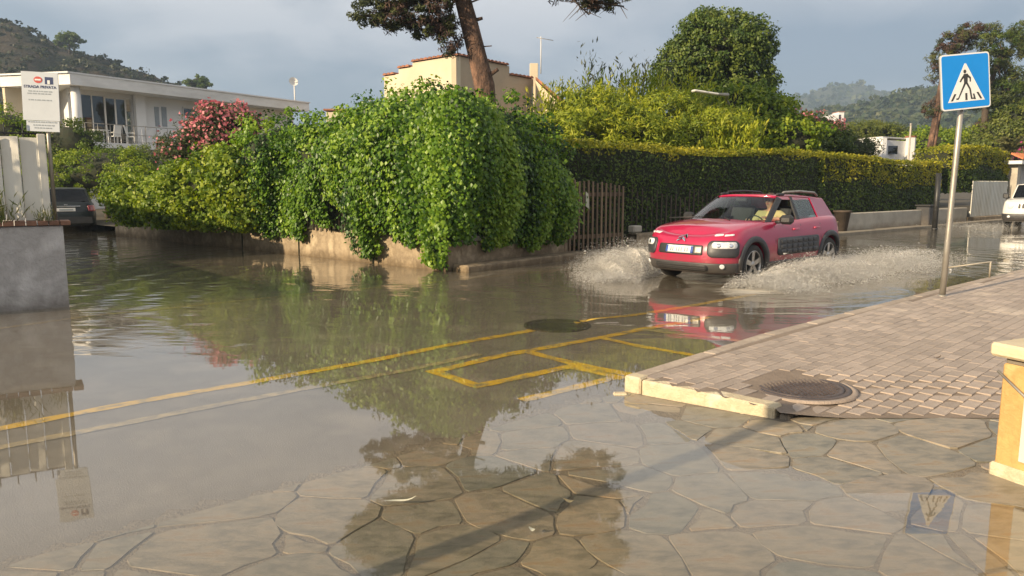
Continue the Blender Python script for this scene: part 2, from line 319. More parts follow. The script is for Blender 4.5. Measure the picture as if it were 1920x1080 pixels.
def water_mat():
    m = bpy.data.materials.new('flood_water'); m.use_nodes = True; nt = m.node_tree; nt.nodes.clear()
    geo = N(nt, 'ShaderNodeNewGeometry')
    rot = N(nt, 'ShaderNodeMapping'); rot.inputs['Rotation'].default_value = (0, 0, math.radians(12)); nt.links.new(geo.outputs['Position'], rot.inputs[0])
    rot.inputs['Scale'].default_value = (.55, 1.7, 1)
    big = N(nt, 'ShaderNodeTexNoise', Scale=1.6, Detail=3.0, Roughness=.5, Distortion=.4); nt.links.new(rot.outputs[0], big.inputs['Vector'])
    fine = N(nt, 'ShaderNodeTexNoise', Scale=7.0, Detail=3.0, Roughness=.55); nt.links.new(rot.outputs[0], fine.inputs['Vector'])
    # rings running out from the car
    vd = N(nt, 'ShaderNodeVectorMath', operation='DISTANCE'); nt.links.new(geo.outputs['Position'], vd.inputs[0]); vd.inputs[1].default_value = (3.3, 12.9, 0)
    mulr = N(nt, 'ShaderNodeMath', operation='MULTIPLY'); nt.links.new(vd.outputs['Value'], mulr.inputs[0]); mulr.inputs[1].default_value = 11.0
    ad = N(nt, 'ShaderNodeMath', operation='MULTIPLY_ADD'); nt.links.new(big.outputs[0], ad.inputs[0]); ad.inputs[1].default_value = 9.0; nt.links.new(mulr.outputs[0], ad.inputs[2])
    sn = N(nt, 'ShaderNodeMath', operation='SINE'); nt.links.new(ad.outputs[0], sn.inputs[0])
    # ripples are strong on the road, still in the foreground film
    sp = N(nt, 'ShaderNodeSeparateXYZ'); nt.links.new(geo.outputs['Position'], sp.inputs[0])
    fy = N(nt, 'ShaderNodeMapRange'); nt.links.new(sp.outputs[1], fy.inputs[0]); fy.inputs[1].default_value = 6.2; fy.inputs[2].default_value = 11.5; fy.inputs[3].default_value = .02; fy.inputs[4].default_value = 1.0
    patch = N(nt, 'ShaderNodeTexNoise', Scale=.33, Detail=2.0); nt.links.new(geo.outputs['Position'], patch.inputs['Vector'])
    pr = ramp(nt, [(.42, (.12, .12, .12)), (.6, (1, 1, 1))]); nt.links.new(patch.outputs[0], pr.inputs[0])
    m1 = N(nt, 'ShaderNodeMath', operation='MULTIPLY'); nt.links.new(sn.outputs[0], m1.inputs[0]); m1.inputs[1].default_value = .20
    m2 = N(nt, 'ShaderNodeMath', operation='MULTIPLY_ADD'); nt.links.new(big.outputs[0], m2.inputs[0]); m2.inputs[1].default_value = .8; nt.links.new(m1.outputs[0], m2.inputs[2])
    m3 = N(nt, 'ShaderNodeMath', operation='MULTIPLY_ADD'); nt.links.new(fine.outputs[0], m3.inputs[0]); m3.inputs[1].default_value = .14; nt.links.new(m2.outputs[0], m3.inputs[2])
    m4 = N(nt, 'ShaderNodeMath', operation='MULTIPLY'); nt.links.new(m3.outputs[0], m4.inputs[0]); nt.links.new(fy.outputs[0], m4.inputs[1])
    m5 = N(nt, 'ShaderNodeMath', operation='MULTIPLY'); nt.links.new(m4.outputs[0], m5.inputs[0]); nt.links.new(pr.outputs[0], m5.inputs[1])
    bp = N(nt, 'ShaderNodeBump', Strength=1.0, Distance=.018); nt.links.new(m5.outputs[0], bp.inputs['Height'])
    gl = N(nt, 'ShaderNodeBsdfGlossy', Color=(1, 1, 1, 1), Roughness=.02); nt.links.new(bp.outputs[0], gl.inputs['Normal'])
    frs = schlick(nt, .05, bp.outputs[0])
    tr = N(nt, 'ShaderNodeBsdfTransparent', Color=(.96, .93, .86, 1)); df = N(nt, 'ShaderNodeBsdfDiffuse', Color=(.19, .175, .13, 1))
    md = N(nt, 'ShaderNodeMixShader'); nt.links.new(tr.outputs[0], md.inputs[1]); nt.links.new(df.outputs[0], md.inputs[2])
    fd = N(nt, 'ShaderNodeMapRange'); nt.links.new(sp.outputs[1], fd.inputs[0]); fd.inputs[1].default_value = 6.0; fd.inputs[2].default_value = 13.0; fd.inputs[3].default_value = .03; fd.inputs[4].default_value = .30
    nt.links.new(fd.outputs[0], md.inputs[0])
    mxs = N(nt, 'ShaderNodeMixShader'); o = N(nt, 'ShaderNodeOutputMaterial')
    nt.links.new(frs, mxs.inputs[0]); nt.links.new(md.outputs[0], mxs.inputs[1]); nt.links.new(gl.outputs[0], mxs.inputs[2]); nt.links.new(mxs.outputs[0], o.inputs[0])
    return m
M['water'] = water_mat()
M['vine'] = leafmat('vine_leaf', [(.012, .036, .005), (.044, .112, .008), (.11, .215, .012), (.20, .32, .024), (.31, .42, .05)], .30, .42, .45)
M['hedge'] = leafmat('hedge_leaf', [(.022, .045, .010), (.055, .092, .014), (.11, .155, .020), (.24, .26, .035)], .28)
M['yhedge'] = leafmat('yellow_hedge_leaf', [(.05, .075, .010), (.14, .17, .014), (.34, .32, .025), (.55, .44, .03)], .3)  # sunlight on the hedge tops put into the leaf colour
M['bush'] = leafmat('bush_leaf', [(.035, .075, .008), (.11, .18, .014), (.24, .31, .022), (.38, .41, .035)], .3)
M['bamboo'] = leafmat('cane_leaf', [(.07, .11, .014), (.18, .24, .022), (.34, .38, .030), (.52, .50, .06)], .35)
M['greyreed'] = leafmat('grey_reed_leaf', [(.04, .055, .035), (.075, .09, .055), (.11, .12, .07)], .25)
M['treeleaf'] = leafmat('dense_tree_leaf', [(.022, .048, .012), (.055, .10, .018), (.12, .165, .028), (.20, .24, .04)], .22)
M['pine'] = leafmat('pine_needle', [(.022, .034, .018), (.05, .068, .028), (.10, .115, .035), (.20, .20, .05)], .15, .6)
M['pinebrown'] = leafmat('brown_pine_twig', [(.05, .035, .03), (.09, .055, .045), (.12, .075, .055)], .1, .8)
M['umbpine'] = leafmat('umbrella_pine_needle', [(.05, .07, .015), (.10, .13, .02), (.19, .20, .03)], .2)
M['oleander'] = leafmat('oleander_leaf', [(.035, .055, .02), (.07, .095, .03), (.11, .13, .04)], .3)
M['pinkflower'] = leafmat('pink_flower', [(.42, .09, .13), (.60, .19, .22), (.68, .34, .34)], .3)
M['magenta'] = leafmat('magenta_flower', [(.42, .04, .20), (.55, .10, .28)], .3)
M['palm'] = leafmat('palm_leaf', [(.08, .10, .03), (.16, .16, .05), (.26, .22, .08)], .25)
M['scrub2'] = leafmat('hill_wood_leaf', [(.015, .028, .010), (.03, .05, .014), (.055, .075, .02), (.09, .095, .03)], .1)
M['scrub'] = leafmat('hill_scrub_leaf', [(.008, .014, .005), (.018, .030, .008), (.035, .045, .012), (.06, .055, .02)], .1)
M['grasstuft'] = leafmat('weed', [(.08, .11, .02), (.16, .18, .05), (.28, .26, .09)], .3)
def hillmat(name, a, b, c):
    m = mat(name, a, b, .95, .055, 1.0, .35, c3=c, detail=10); m.node_tree.nodes['Bump'].inputs['Distance'].default_value = 2.5; return m
M['hill1'] = hillmat('scrub_hill', (.012, .020, .007), (.050, .034, .018), (.020, .032, .010))
M['hill2'] = hillmat('wooded_hill', (.03, .05, .02), (.07, .085, .03), (.04, .055, .022))
M['hill3'] = hillmat('far_mountain', (.035, .05, .03), (.06, .07, .04), (.04, .05, .035))
M['hill2'].node_tree.nodes['Noise Texture'].inputs['Scale'].default_value = .03

# ------------------------------------------------------------------ foliage
def leaves(name, P, Nn, size, m, parent=None, spread=.6, aspect=.62, seed=0, tint=None, droop=0.0, axis=None, fold=.12, own=None):
    """one mesh of folded four-point leaves; P (n,3) positions, Nn (n,3) facing"""
    r = np.random.default_rng(seed); n = len(P); P = np.asarray(P, float)
    nn = np.asarray(Nn, float); nn = nn / (np.linalg.norm(nn, axis=1, keepdims=True) + 1e-9)
    nn = nn + r.normal(size=(n, 3)) * spread; nn /= np.linalg.norm(nn, axis=1, keepdims=True) + 1e-9
    a = r.normal(size=(n, 3)) if axis is None else np.asarray(axis, float) + r.normal(size=(n, 3)) * .25
    a[:, 2] -= droop
    a = a - (a * nn).sum(1, keepdims=True) * nn; a /= np.linalg.norm(a, axis=1, keepdims=True) + 1e-9
    b = np.cross(nn, a); s = (size * r.uniform(.6, 1.3, (n, 1))) if np.isscalar(size) else size.reshape(-1, 1)
    v0 = P - a * s * .5; v2 = P + a * s * .5; w = s * aspect * .5; mid = P - a * s * .08 + nn * s * fold
    v1 = mid + b * w - nn * s * fold * 2; v3 = mid - b * w - nn * s * fold * 2
    V = np.stack([v0, v1, v2, v3], 1).reshape(-1, 3)
    if parent is not None: V = V - np.array(origin_of(parent))
    base = np.arange(n) * 4
    F = np.stack([base, base + 1, base + 2, base, base + 2, base + 3], 1).reshape(-1)
    me = bpy.data.meshes.new(name); me.vertices.add(n * 4); me.vertices.foreach_set('co', V.reshape(-1))
    me.loops.add(n * 6); me.loops.foreach_set('vertex_index', F.astype(np.int32))
    me.polygons.add(n * 2); me.polygons.foreach_set('loop_start', (np.arange(n * 2) * 3).astype(np.int32))
    t = np.clip(r.normal(.5, .2, n) if tint is None else tint + r.normal(0, .10, n), 0, 1)
    at = me.attributes.new('tint', 'FLOAT', 'FACE'); at.data.foreach_set('value', np.repeat(t, 2).astype(np.float32))
    me.update(); me.validate()
    return link(name, me, parent, [m])
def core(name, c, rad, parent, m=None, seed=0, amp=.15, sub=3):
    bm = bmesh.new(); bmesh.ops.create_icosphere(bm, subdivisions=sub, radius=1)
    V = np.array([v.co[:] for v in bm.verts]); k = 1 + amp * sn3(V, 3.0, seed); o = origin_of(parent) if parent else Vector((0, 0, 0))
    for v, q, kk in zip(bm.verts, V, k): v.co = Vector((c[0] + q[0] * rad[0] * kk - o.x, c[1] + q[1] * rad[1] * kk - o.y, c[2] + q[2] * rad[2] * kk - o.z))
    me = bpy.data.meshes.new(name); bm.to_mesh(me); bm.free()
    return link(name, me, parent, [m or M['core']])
def crown_pts(blobs, nclump, per, cr, seed, zmin=None, spread=(.72, 1.06)):
    """clumps of leaves over the surfaces of a union of ellipsoids; returns P, N, tint"""
    r = np.random.default_rng(seed); Ps = []; Ns = []; Ts = []
    vol = np.array([b[1][0] * b[1][1] + b[1][0] * b[1][2] + b[1][1] * b[1][2] for b in blobs]); vol = vol / vol.sum()
    for (c, R), w in zip(blobs, vol):
        k = max(3, int(nclump * w)); d = r.normal(size=(k, 3)); d /= np.linalg.norm(d, axis=1, keepdims=True)
        rr = r.uniform(*spread, (k, 1)); cc = np.array(c) + d * np.array(R) * rr
        keep = np.ones(k, bool)
        for c2, R2 in blobs:
            if c2 is c: continue
            keep &= ((((cc - np.array(c2)) / np.array(R2)) ** 2).sum(1) > .62)
        cc = cc[keep]; d = d[keep]
        if len(cc) == 0: continue
        k = len(cc); tn = r.uniform(.25, .75, (k, 1)); cs = cr * r.uniform(.6, 1.35, (k, 1, 1))
        e = r.normal(size=(k, per, 3)); e /= np.linalg.norm(e, axis=2, keepdims=True); e = e + d[:, None, :] * .55
        q = cc[:, None, :] + e * cs * r.uniform(.55, 1.0, (k, per, 1)) * np.array([1, 1, .75])
        Ps.append(q.reshape(-1, 3)); Ns.append((e + d[:, None, :] * .3 + np.array([0, 0, .3])).reshape(-1, 3)); Ts.append(np.repeat(tn, per, 1).reshape(-1))
    P = np.concatenate(Ps); Nn = np.concatenate(Ns); T = np.concatenate(Ts)
    if zmin is not None: k = P[:, 2] > zmin; P, Nn, T = P[k], Nn[k], T[k]
    return P, Nn, T
def bush(name, blobs, label, cat, leaf, m, nclump=120, per=60, cr=.35, seed=1, group=None, zmin=.0, corek=.72, trunk=True, flowers=None, part='foliage', **kw):
    base = Vector(blobs[0][0]); base.z = 0; root = thing(name, base, label, cat, group)
    P, Nn, T = crown_pts(blobs, nclump, per, cr, seed, zmin)
    leaves(part, P, Nn, leaf, m, root, tint=T, seed=seed, **kw)
    if flowers:
        fm, frac = flowers; r = np.random.default_rng(seed + 9); k = r.random(len(P)) < frac
        leaves('blossom', P[k] + Nn[k] * .05, Nn[k], leaf * .9, fm, root, seed=seed + 3, aspect=.95)
    if corek:
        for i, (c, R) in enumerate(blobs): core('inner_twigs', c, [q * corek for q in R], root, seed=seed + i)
    if trunk:
        mb = MB(); z = blobs[0][0][2]; mb.tube([base, base + Vector((.05, .03, z * .6)), Vector(blobs[0][0])], [.12, .09, .05], 8); mb.build('trunk', M['darkbark'], root)
    return root
def box_hedge_pts(A, B, thick, z0, z1f, dens, seed, front_amp=.12, ends=True):
    """leaf shell of a clipped hedge from A to B (2-D), front on the road side. z1f(t) gives the top"""
    r = np.random.default_rng(seed); A = np.array(A[:2], float); B = np.array(B[:2], float); L = np.linalg.norm(B - A); u = (B - A) / L; nrm = np.array([u[1], -u[0]])
    out = []; nn = []
    n = int(L * 2.2 * dens); t = r.random(n); zt = z1f(t); z = z0 + (zt - z0) * r.random(n) ** .9
    bul = front_amp * sn3(np.stack([t * L, z, z * 0], 1), 1.6, seed)
    dep = bul - r.random(n) ** 2 * .16
    p = A + u * (t * L)[:, None] + nrm * dep[:, None]; out.append(np.column_stack([p, z])); nn.append(np.tile([nrm[0], nrm[1], .25], (n, 1)))
    n = int(L * thick * dens); t = r.random(n); dd = r.random(n) * thick; zt = z1f(t) + r.normal(0, .035, n) + .06 * sn3(np.stack([t * L, dd, dd * 0], 1), 2.5, seed + 1)
    p = A + u * (t * L)[:, None] - nrm * dd[:, None]; out.append(np.column_stack([p, zt])); nn.append(np.tile([0, 0, 1.0], (n, 1)))
    if ends:
        for s, e in ((0, -1), (1, 1)):
            n = int(thick * 2 * dens); dd = r.random(n) * thick; z = z0 + (z1f(np.full(n, float(s))) - z0) * r.random(n)
            p = A + u * (s * L) + u * e * (r.random(n)[:, None] * .1 - .03) - nrm * dd[:, None]; out.append(np.column_stack([p, z])); nn.append(np.tile([u[0] * e, u[1] * e, .2], (n, 1)))
    return np.concatenate(out), np.concatenate(nn), u, nrm, L
# ================================================================== GROUND
def grid_mesh(name, xs, ys, zf, m, parent=None, keep=None):
    X, Y = np.meshgrid(xs, ys); Z = zf(X, Y); nx, ny = len(xs), len(ys)
    V = np.stack([X, Y, Z], -1).reshape(-1, 3)
    i = np.arange(nx * ny).reshape(ny, nx); F = np.stack([i[:-1, :-1], i[:-1, 1:], i[1:, 1:], i[1:, :-1]], -1).reshape(-1, 4)
    if keep is not None: cc = V[F].mean(1); F = F[keep(cc[:, 0], cc[:, 1])]
    me = bpy.data.meshes.new(name); me.vertices.add(len(V)); me.vertices.foreach_set('co', V.reshape(-1))
    me.loops.add(F.size); me.loops.foreach_set('vertex_index', F.reshape(-1).astype(np.int32))
    me.polygons.add(len(F)); me.polygons.foreach_set('loop_start', (np.arange(len(F)) * 4).astype(np.int32)); me.polygons.foreach_set('use_smooth', np.ones(len(F), bool))
    me.update(); me.validate(); return link(name, me, parent, [m])
def sstep(a, b, x): t = np.clip((x - a) / (b - a), 0, 1); return t * t * (3 - 2 * t)
def hroad(x, y):
    h = -.030 + .045 * (fbm(x * .33, y * .33, 3, 3) - .44)
    for (cx, cy, a, s) in ((1.15, 8.75, .034, .38), (-.25, 7.15, .020, .6), (2.6, 8.3, .012, .8), (1.6, 6.9, .012, .5)): h = h + a * np.exp(-((x - cx) ** 2 + (y - cy) ** 2) / s ** 2)
    return h + .0012 * (vnoise(x * 9, y * 9, 5) - .5)
tag(grid_mesh('ground', np.array([-2500, -60, 0, 60, 2500.]), np.array([-800, 0, 60, 4000.]), lambda x, y: 0 * x - .12, M['earth']), kind='structure')
# road corridor and side street
WC = Vector((-1.2, 13.96, 0)); WD = Vector((-.755, .655, 0)).normalized()      # corner of the retaining wall, and its run up the side street
H0 = Vector((1.33, 16.9, 0)); HD = Vector((.775, .632, 0)).normalized()         # frontage along the road
LW = Vector((-5.9, 9.83, 0)); LWD = Vector((-.836, -.549, 0))                   # left property wall, away from its corner
tag(grid_mesh('asphalt_road', np.arange(-26, 45, .25), np.arange(.4, 52, .25), hroad, M['asphalt'], keep=lambda x, y: (np.abs(x * HD.y - (y - 5) * HD.x) < 22)), kind='structure')
tag(grid_mesh('flood_water', np.array([-40, -10, 0, 10, 60.]), np.array([.3, 15, 30, 70.]), lambda x, y: 0 * x, M['water']), kind='structure')
# gardens behind the walls, above the water
g = MB(); a = WC - WD * 0 + Vector((.12, .25, .0))
g.add([(WC.x + .2, WC.y + .3, .22), (WC.x + WD.x * 40 + .3, WC.y + WD.y * 40 + .3, .22), (-20, 160, .22), (160, 160, .22), (H0.x + HD.x * 150, H0.y + HD.y * 150 + .4, .22), (H0.x, H0.y + .4, .22)], [(0, 1, 2, 3, 4, 5)])
tag(g.build('garden_ground', M['earth']), kind='structure')
g = MB(); RB = Vector((-.66, .75, 0)).normalized()
pA = LW + RB * .3 + LWD * .3; g.add([(pA.x, pA.y, .3), (pA.x + LWD.x * 40, pA.y + LWD.y * 40, .3), (-70, 40, .3), (pA.x + RB.x * 40, pA.y + RB.y * 40, .3)], [(0, 1, 2, 3)])
tag(g.build('neighbour_garden', M['earth']), kind='structure')

# painted markings, draped on the asphalt
def strip(name, pts, w, m, label=None, world=False):
    P = [Vector(p) if world else G(p[0], p[1], -.025) for p in pts]; D = []
    for a, b in zip(P[:-1], P[1:]):
        n = max(2, int((b - a).length / .12)); D += [a.lerp(b, i / n) for i in range(n)]
    D.append(P[-1]); mb = MB(); vs = []
    for i, p in enumerate(D):
        t = (D[min(i + 1, len(D) - 1)] - D[max(i - 1, 0)]); t.z = 0; t.normalize(); n = Vector((t.y, -t.x, 0)); ww = w * (.5 + .05 * math.sin(i * 1.7))
        for s in (-1, 1): q = p + n * s * ww; vs.append((q.x, q.y, float(hroad(np.array(q.x), np.array(q.y))) + .005))
    mb.add(vs, [(2 * i, 2 * i + 1, 2 * i + 3, 2 * i + 2) for i in range(len(D) - 1)]); o = mb.build(name, m); tag(o, kind='structure')
    if label: o['label'] = label
    return o
strip('road_marking', [(-120, 832), (0, 803), (200, 765), (560, 700), (1000, 620), (1300, 572), (1480, 540)], .12, M['yellow'], 'yellow edge line of the road')
strip('road_marking', [(-120, 868), (0, 838), (280, 785), (560, 730), (900, 667)], .10, M['yellow_worn'], 'faded older line beside the yellow edge line')
strip('road_marking', [(-60, 623), (170, 592), (540, 553), (1060, 506), (1300, 484)], .11, M['yellow_worn'], 'faded line along the far side of the road')
for pp in ([(812, 696), (985, 661), (1125, 634), (1330, 594)], [(806, 693), (903, 724)], [(890, 722), (1066, 687)], [(985, 661), (1080, 682), (1182, 702)], [(1060, 685), (1120, 697), (1170, 709)], [(978, 748), (1155, 706)], [(1122, 633), (1200, 650), (1300, 668)], [(1200, 618), (1400, 641)]):
    strip('bus_stop_marking', pp, .10 if pp[0][0] > 1100 else .115, M['yellow'] if pp[0][0] < 1190 else M['yellow_worn'])

# ------------------------------------------------------------------ pavement
KP = [Vector((.88, 5.74, 0)), Vector((2.54, 7.44, 0)), Vector((4.54, 9.22, 0)), Vector((6.27, 10.77, 0)), Vector((9.04, 13.17, 0)), Vector((16.6, 19.7, 0))]
KE = Vector((1.75, 4.95, 0)); ZP = .12
def dist_poly(x, y, pts):
    d = np.full(np.shape(x), 1e9); sg = np.ones(np.shape(x))
    for a, b in zip(pts[:-1], pts[1:]):
        ux, uy = b[0] - a[0], b[1] - a[1]; L2 = ux * ux + uy * uy; t = np.clip(((x - a[0]) * ux + (y - a[1]) * uy) / L2, 0, 1)
        dx, dy = x - a[0] - t * ux, y - a[1] - t * uy; dd = np.hypot(dx, dy); s = np.sign(ux * (y - a[1]) - uy * (x - a[0]))
        m = dd < d - 1e-9; d = np.where(m, dd, d); sg = np.where(m, s, sg)
    return d * sg
BL = [(1.72, 4.93), (3.42, 4.83), (9.0, 4.55)]          # where slabs meet bricks
WL = [(.80, 6.2), (.86, 5.45), (1.21, 4.26), (1.75, 3.86), (2.25, 3.80), (2.9, 3.55), (9, 2.6)]       # edge of the shallow water
def zbrick(x, y):
    x = np.asarray(x, float); y = np.asarray(y, float)
    d = dist_poly(x, y, BL); return ZP - .055 * (1 - sstep(0, 1.1, d)) * sstep(1.5, 2.3, x) + .006 * (vnoise(x * 1.3, y * 1.3, 8) - .5)
def zstone(x, y):
    x = np.asarray(x, float); y = np.asarray(y, float); d = dist_poly(x, y, WL)
    return np.where(d > 0, .003 + .058 * sstep(0, 1.3, d), -.005 - .016 * sstep(0, 2.0, -d)) + .003 * (vnoise(x * .9, y * .9, 12) - .5)
bp_ = grid_mesh('brick_pavement', np.arange(.6, 17, .15), np.arange(4.4, 20, .15), lambda x, y: zbrick(x, y) - .0045, M['sand'],
    keep=lambda x, y: (dist_poly(x, y, [(p.x, p.y) for p in KP]) < -.05) & (dist_poly(x, y, BL) > .0) & (dist_poly(x, y, [(.88, 5.74), (1.75, 4.95)]) > .05)); tag(bp_, kind='structure')
MH = (2.18, 5.5, .36)
u = (KP[2] - KP[0]); u.z = 0; u.normalize(); v = Vector((u.y, -u.x, 0)); bricks = []
kx = [(p.x, p.y) for p in KP]
for i in range(-12, 190):
    for j in range(0, 110):
        p = KP[0] + u * (i * .2 + (.1 if j % 2 else 0)) + v * (.13 + .05 + j * .1)
        bricks.append((p.x, p.y))
bricks = np.array(bricks); bx, by = bricks[:, 0], bricks[:, 1]
keep = (dist_poly(bx, by, kx) < -.16) & (dist_poly(bx, by, BL) > .04) & (dist_poly(bx, by, [(.88, 5.74), (1.75, 4.95), (1.84, 4.87)]) > .15) & (np.hypot(bx - MH[0], by - MH[1]) > MH[2] + .035) & (bx < .75 * by + 2.2) & (by < 19)
bricks = bricks[keep]; bx, by = bricks[:, 0], bricks[:, 1]; bz = zbrick(bx, by) + RNG.normal(0, .0009, len(bx))
order = np.argsort(np.hypot(bx, by) + np.where(bx > .70 * by + .15, 100, 0))
me = bpy.data.meshes.new('paver'); bm = bmesh.new(); bmesh.ops.create_cube(bm, size=1)
for vv in bm.verts: vv.co = Vector((vv.co.x * .196, vv.co.y * .096, vv.co.z * .03 - .015))
top = [e for e in bm.edges if all(x.co.z > -.001 for x in e.verts)]; bmesh.ops.bevel(bm, geom=top, offset=.0025, segments=1, affect='EDGES')
bmesh.ops.delete(bm, geom=[f for f in bm.faces if f.normal.z < -.9], context='FACES'); bm.to_mesh(me)
pv = np.array([x.co[:] for x in bm.verts]); bm.verts.index_update(); pf = [[x.index for x in f.verts] for f in bm.faces]; bm.free(); me.materials.append(M['paver'])
ang = math.atan2(u.y, u.x)
for k in order[:300]:
    o = bpy.data.objects.new('paver', me); C.objects.link(o); o.parent = bp_; o.location = (bx[k], by[k], bz[k]); o.rotation_euler = (random.gauss(0, .003), random.gauss(0, .003), ang + random.gauss(0, .012))
rest = order[300:]; vs = []; fs = []; ca, sa = math.cos(ang), math.sin(ang)
for q, k in enumerate(rest):
    tl = RNG.normal(0, .003, 2); b = len(pv) * q
    vs.append(np.column_stack([bx[k] + pv[:, 0] * ca - pv[:, 1] * sa, by[k] + pv[:, 0] * sa + pv[:, 1] * ca, bz[k] + pv[:, 2] + pv[:, 0] * tl[0] + pv[:, 1] * tl[1]])); fs += [[b + i for i in f] for f in pf]
me2 = bpy.data.meshes.new('paver_field'); me2.from_pydata(np.concatenate(vs).tolist(), [], fs)
at = me2.attributes.new('tint', 'FLOAT', 'FACE'); at.data.foreach_set('value', np.repeat(RNG.random(len(rest)), len(pf)).astype(np.float32))
tag(link('paver_field', me2, bp_, [M['paver_mass']]), kind='stuff')

# kerb stones
kerb = MB(); kerb.box((KP[0].x + .3, KP[0].y + .2, -.06), (.05, .05, .02)); kb = kerb.build('kerb', M['mortar']); tag(kb, kind='structure')
def kerbrun(a, b, side, n, endz=None, gap=.008, m='concrete'):
    d = (b - a); L = d.length; d.normalize(); nn = Vector((d.y, -d.x, 0)) * side
    for i in range(n):
        p0 = a + d * (L * i / n + gap / 2); p1 = a + d * (L * (i + 1) / n - gap / 2); c = (p0 + p1) / 2 + nn * .07
        mb = MB(); z0, z1 = -.12, ZP + .004 + random.uniform(-.003, .003) - (0 if endz is None else endz * (i + .5) / n)
        mb.bbox((c.x, c.y, (z0 + z1) / 2), ((p1 - p0).length, .14, z1 - z0), (d, Vector((-d.y, d.x, 0)), Vector((0, 0, 1))), .014)
        mb.build('kerb_stone', M[m], kb)
for a, b in zip(KP[:-1], KP[1:]): kerbrun(a + (b - a).normalized() * .001, b, 1, max(2, round((b - a).length / 1.0)), m='kerb2')
ke_d = (KE - KP[0]).normalized()
kerbrun(KP[0] - ke_d * .0 + Vector((.0, -.0, 0)), KP[0] + ke_d * .16, -1, 1); kerbrun(KP[0] + ke_d * .16, KE + ke_d * .05, -1, 1, .02)
mb = MB(); mb.bbox((KE.x + ke_d.x * .10 + .05, KE.y + ke_d.y * .10 + .045, .03), (.07, .09, .08), (ke_d, Vector((-ke_d.y, ke_d.x, 0)), Vector((0, 0, 1))), .012); mb.build('broken_kerb_end', M['mortar'], kb)
mb = MB(); q = G(1163, 741, -.01); mb.bbox((q.x, q.y, -.004), (.11, .07, .03), None, .012); tag(mb.build('concrete_chip', M['concrete']), 'small flat concrete chip lying at the corner of the kerb in the water', 'stone')

# manholes
def manhole(name, x, y, z, r, m1, m2, label, rings=True):
    o = thing(name, (x, y, z), label, 'manhole cover')
    mb = MB(); mb.lathe([(r - .012, -.03), (r - .012, .002), (r + .03, .002), (r + .035, -.03)], (x, y, z), (0, 0, 1), 48); mb.build('frame', m1, o)
    if rings: mb = MB(); mb.lathe([(r + .036, -.02), (r + .036, -.0005), (r + .075, -.002), (r + .08, -.02)], (x, y, z), (0, 0, 1), 48); mb.build('concrete_collar', M['collar'], o)
    mb = MB(); mb.lathe([(r - .018, -.03), (r - .018, .004), (r - .045, .004), (r - .05, -.002), (r * .5, -.001), (.001, -.001)], (x, y, z), (0, 0, 1), 48)
    if rings:
        k = int(r / .036)
        for i in range(-k, k + 1):
            for j in range(-k, k + 1):
                px_, py_ = i * .036, j * .036
                if px_ * px_ + py_ * py_ < (r - .065) ** 2: mb.box((x + px_, y + py_, z + .001), (.026 if (i + j) % 2 else .012, .012 if (i + j) % 2 else .026, .006), nobottom=True)
    mb.build('cover', m2, o); return o
manhole('manhole_cover', MH[0], MH[1], float(zbrick(MH[0], MH[1])) + .003, MH[2] - .03, M['manhole'], M['manhole'], 'round cast iron manhole cover set in the pink brick pavement')
q = G(1045, 608); manhole('manhole_cover', q.x, q.y, -.006, .36, M['manhole_wet'], M['manhole_wet'], 'round dark manhole cover on the yellow line of the flooded road', False)

# crazy paving -------------------------------------------------------
def clip(poly, n, d):
    out = []
    for i in range(len(poly)):
        a, b = poly[i], poly[(i + 1) % len(poly)]; da = a[0] * n[0] + a[1] * n[1] - d; db = b[0] * n[0] + b[1] * n[1] - d
        if da <= 0: out.append(a)
        if (da < 0) != (db < 0): t = da / (da - db); out.append((a[0] + (b[0] - a[0]) * t, a[1] + (b[1] - a[1]) * t))
    return out
st_ = grid_mesh('stone_pavement', np.arange(-5, 8, .12), np.arange(.5, 6, .12), lambda x, y: zstone(x, y) - .0052 + .003 * (vnoise(x * 3.1, y * 3.1, 31) - .35), M['mortar'],
    keep=lambda x, y: (dist_poly(x, y, [(-5, .55), (-2.2, 3.01), (.86, 5.72)]) < .10) & ((dist_poly(x, y, BL) < .12) | (x < 1.6)) & ((dist_poly(x, y, [(.80, 5.81), (1.75, 4.95), (1.95, 4.77)]) < .09) | (x > 1.8))); tag(st_, kind='structure')
seeds = []; sp = .43
for i in range(-12, 22):
    for j in range(0, 14):
        x = i * sp + (j % 2) * .2 + random.uniform(-.22, .22); y = .4 + j * sp * .9 + random.uniform(-.19, .19); seeds.append((x, y, random.uniform(-.02, .02)))
bigq = G(415, 1012); seeds = [s for s in seeds if ((s[0] - bigq.x) / .52) ** 2 + ((s[1] - bigq.y) / .34) ** 2 > 1]; seeds.append((bigq.x, bigq.y, .05))
extra = []
for s in seeds:
    if random.random() < .30: extra.append((s[0] + random.uniform(-.2, .2), s[1] + random.uniform(-.2, .2), -.02))
seeds += extra; region_lim = [((-5.0, .55), (-2.2, 3.01)), ((-2.2, 3.01), (.86, 5.70)), ]
nst = 0
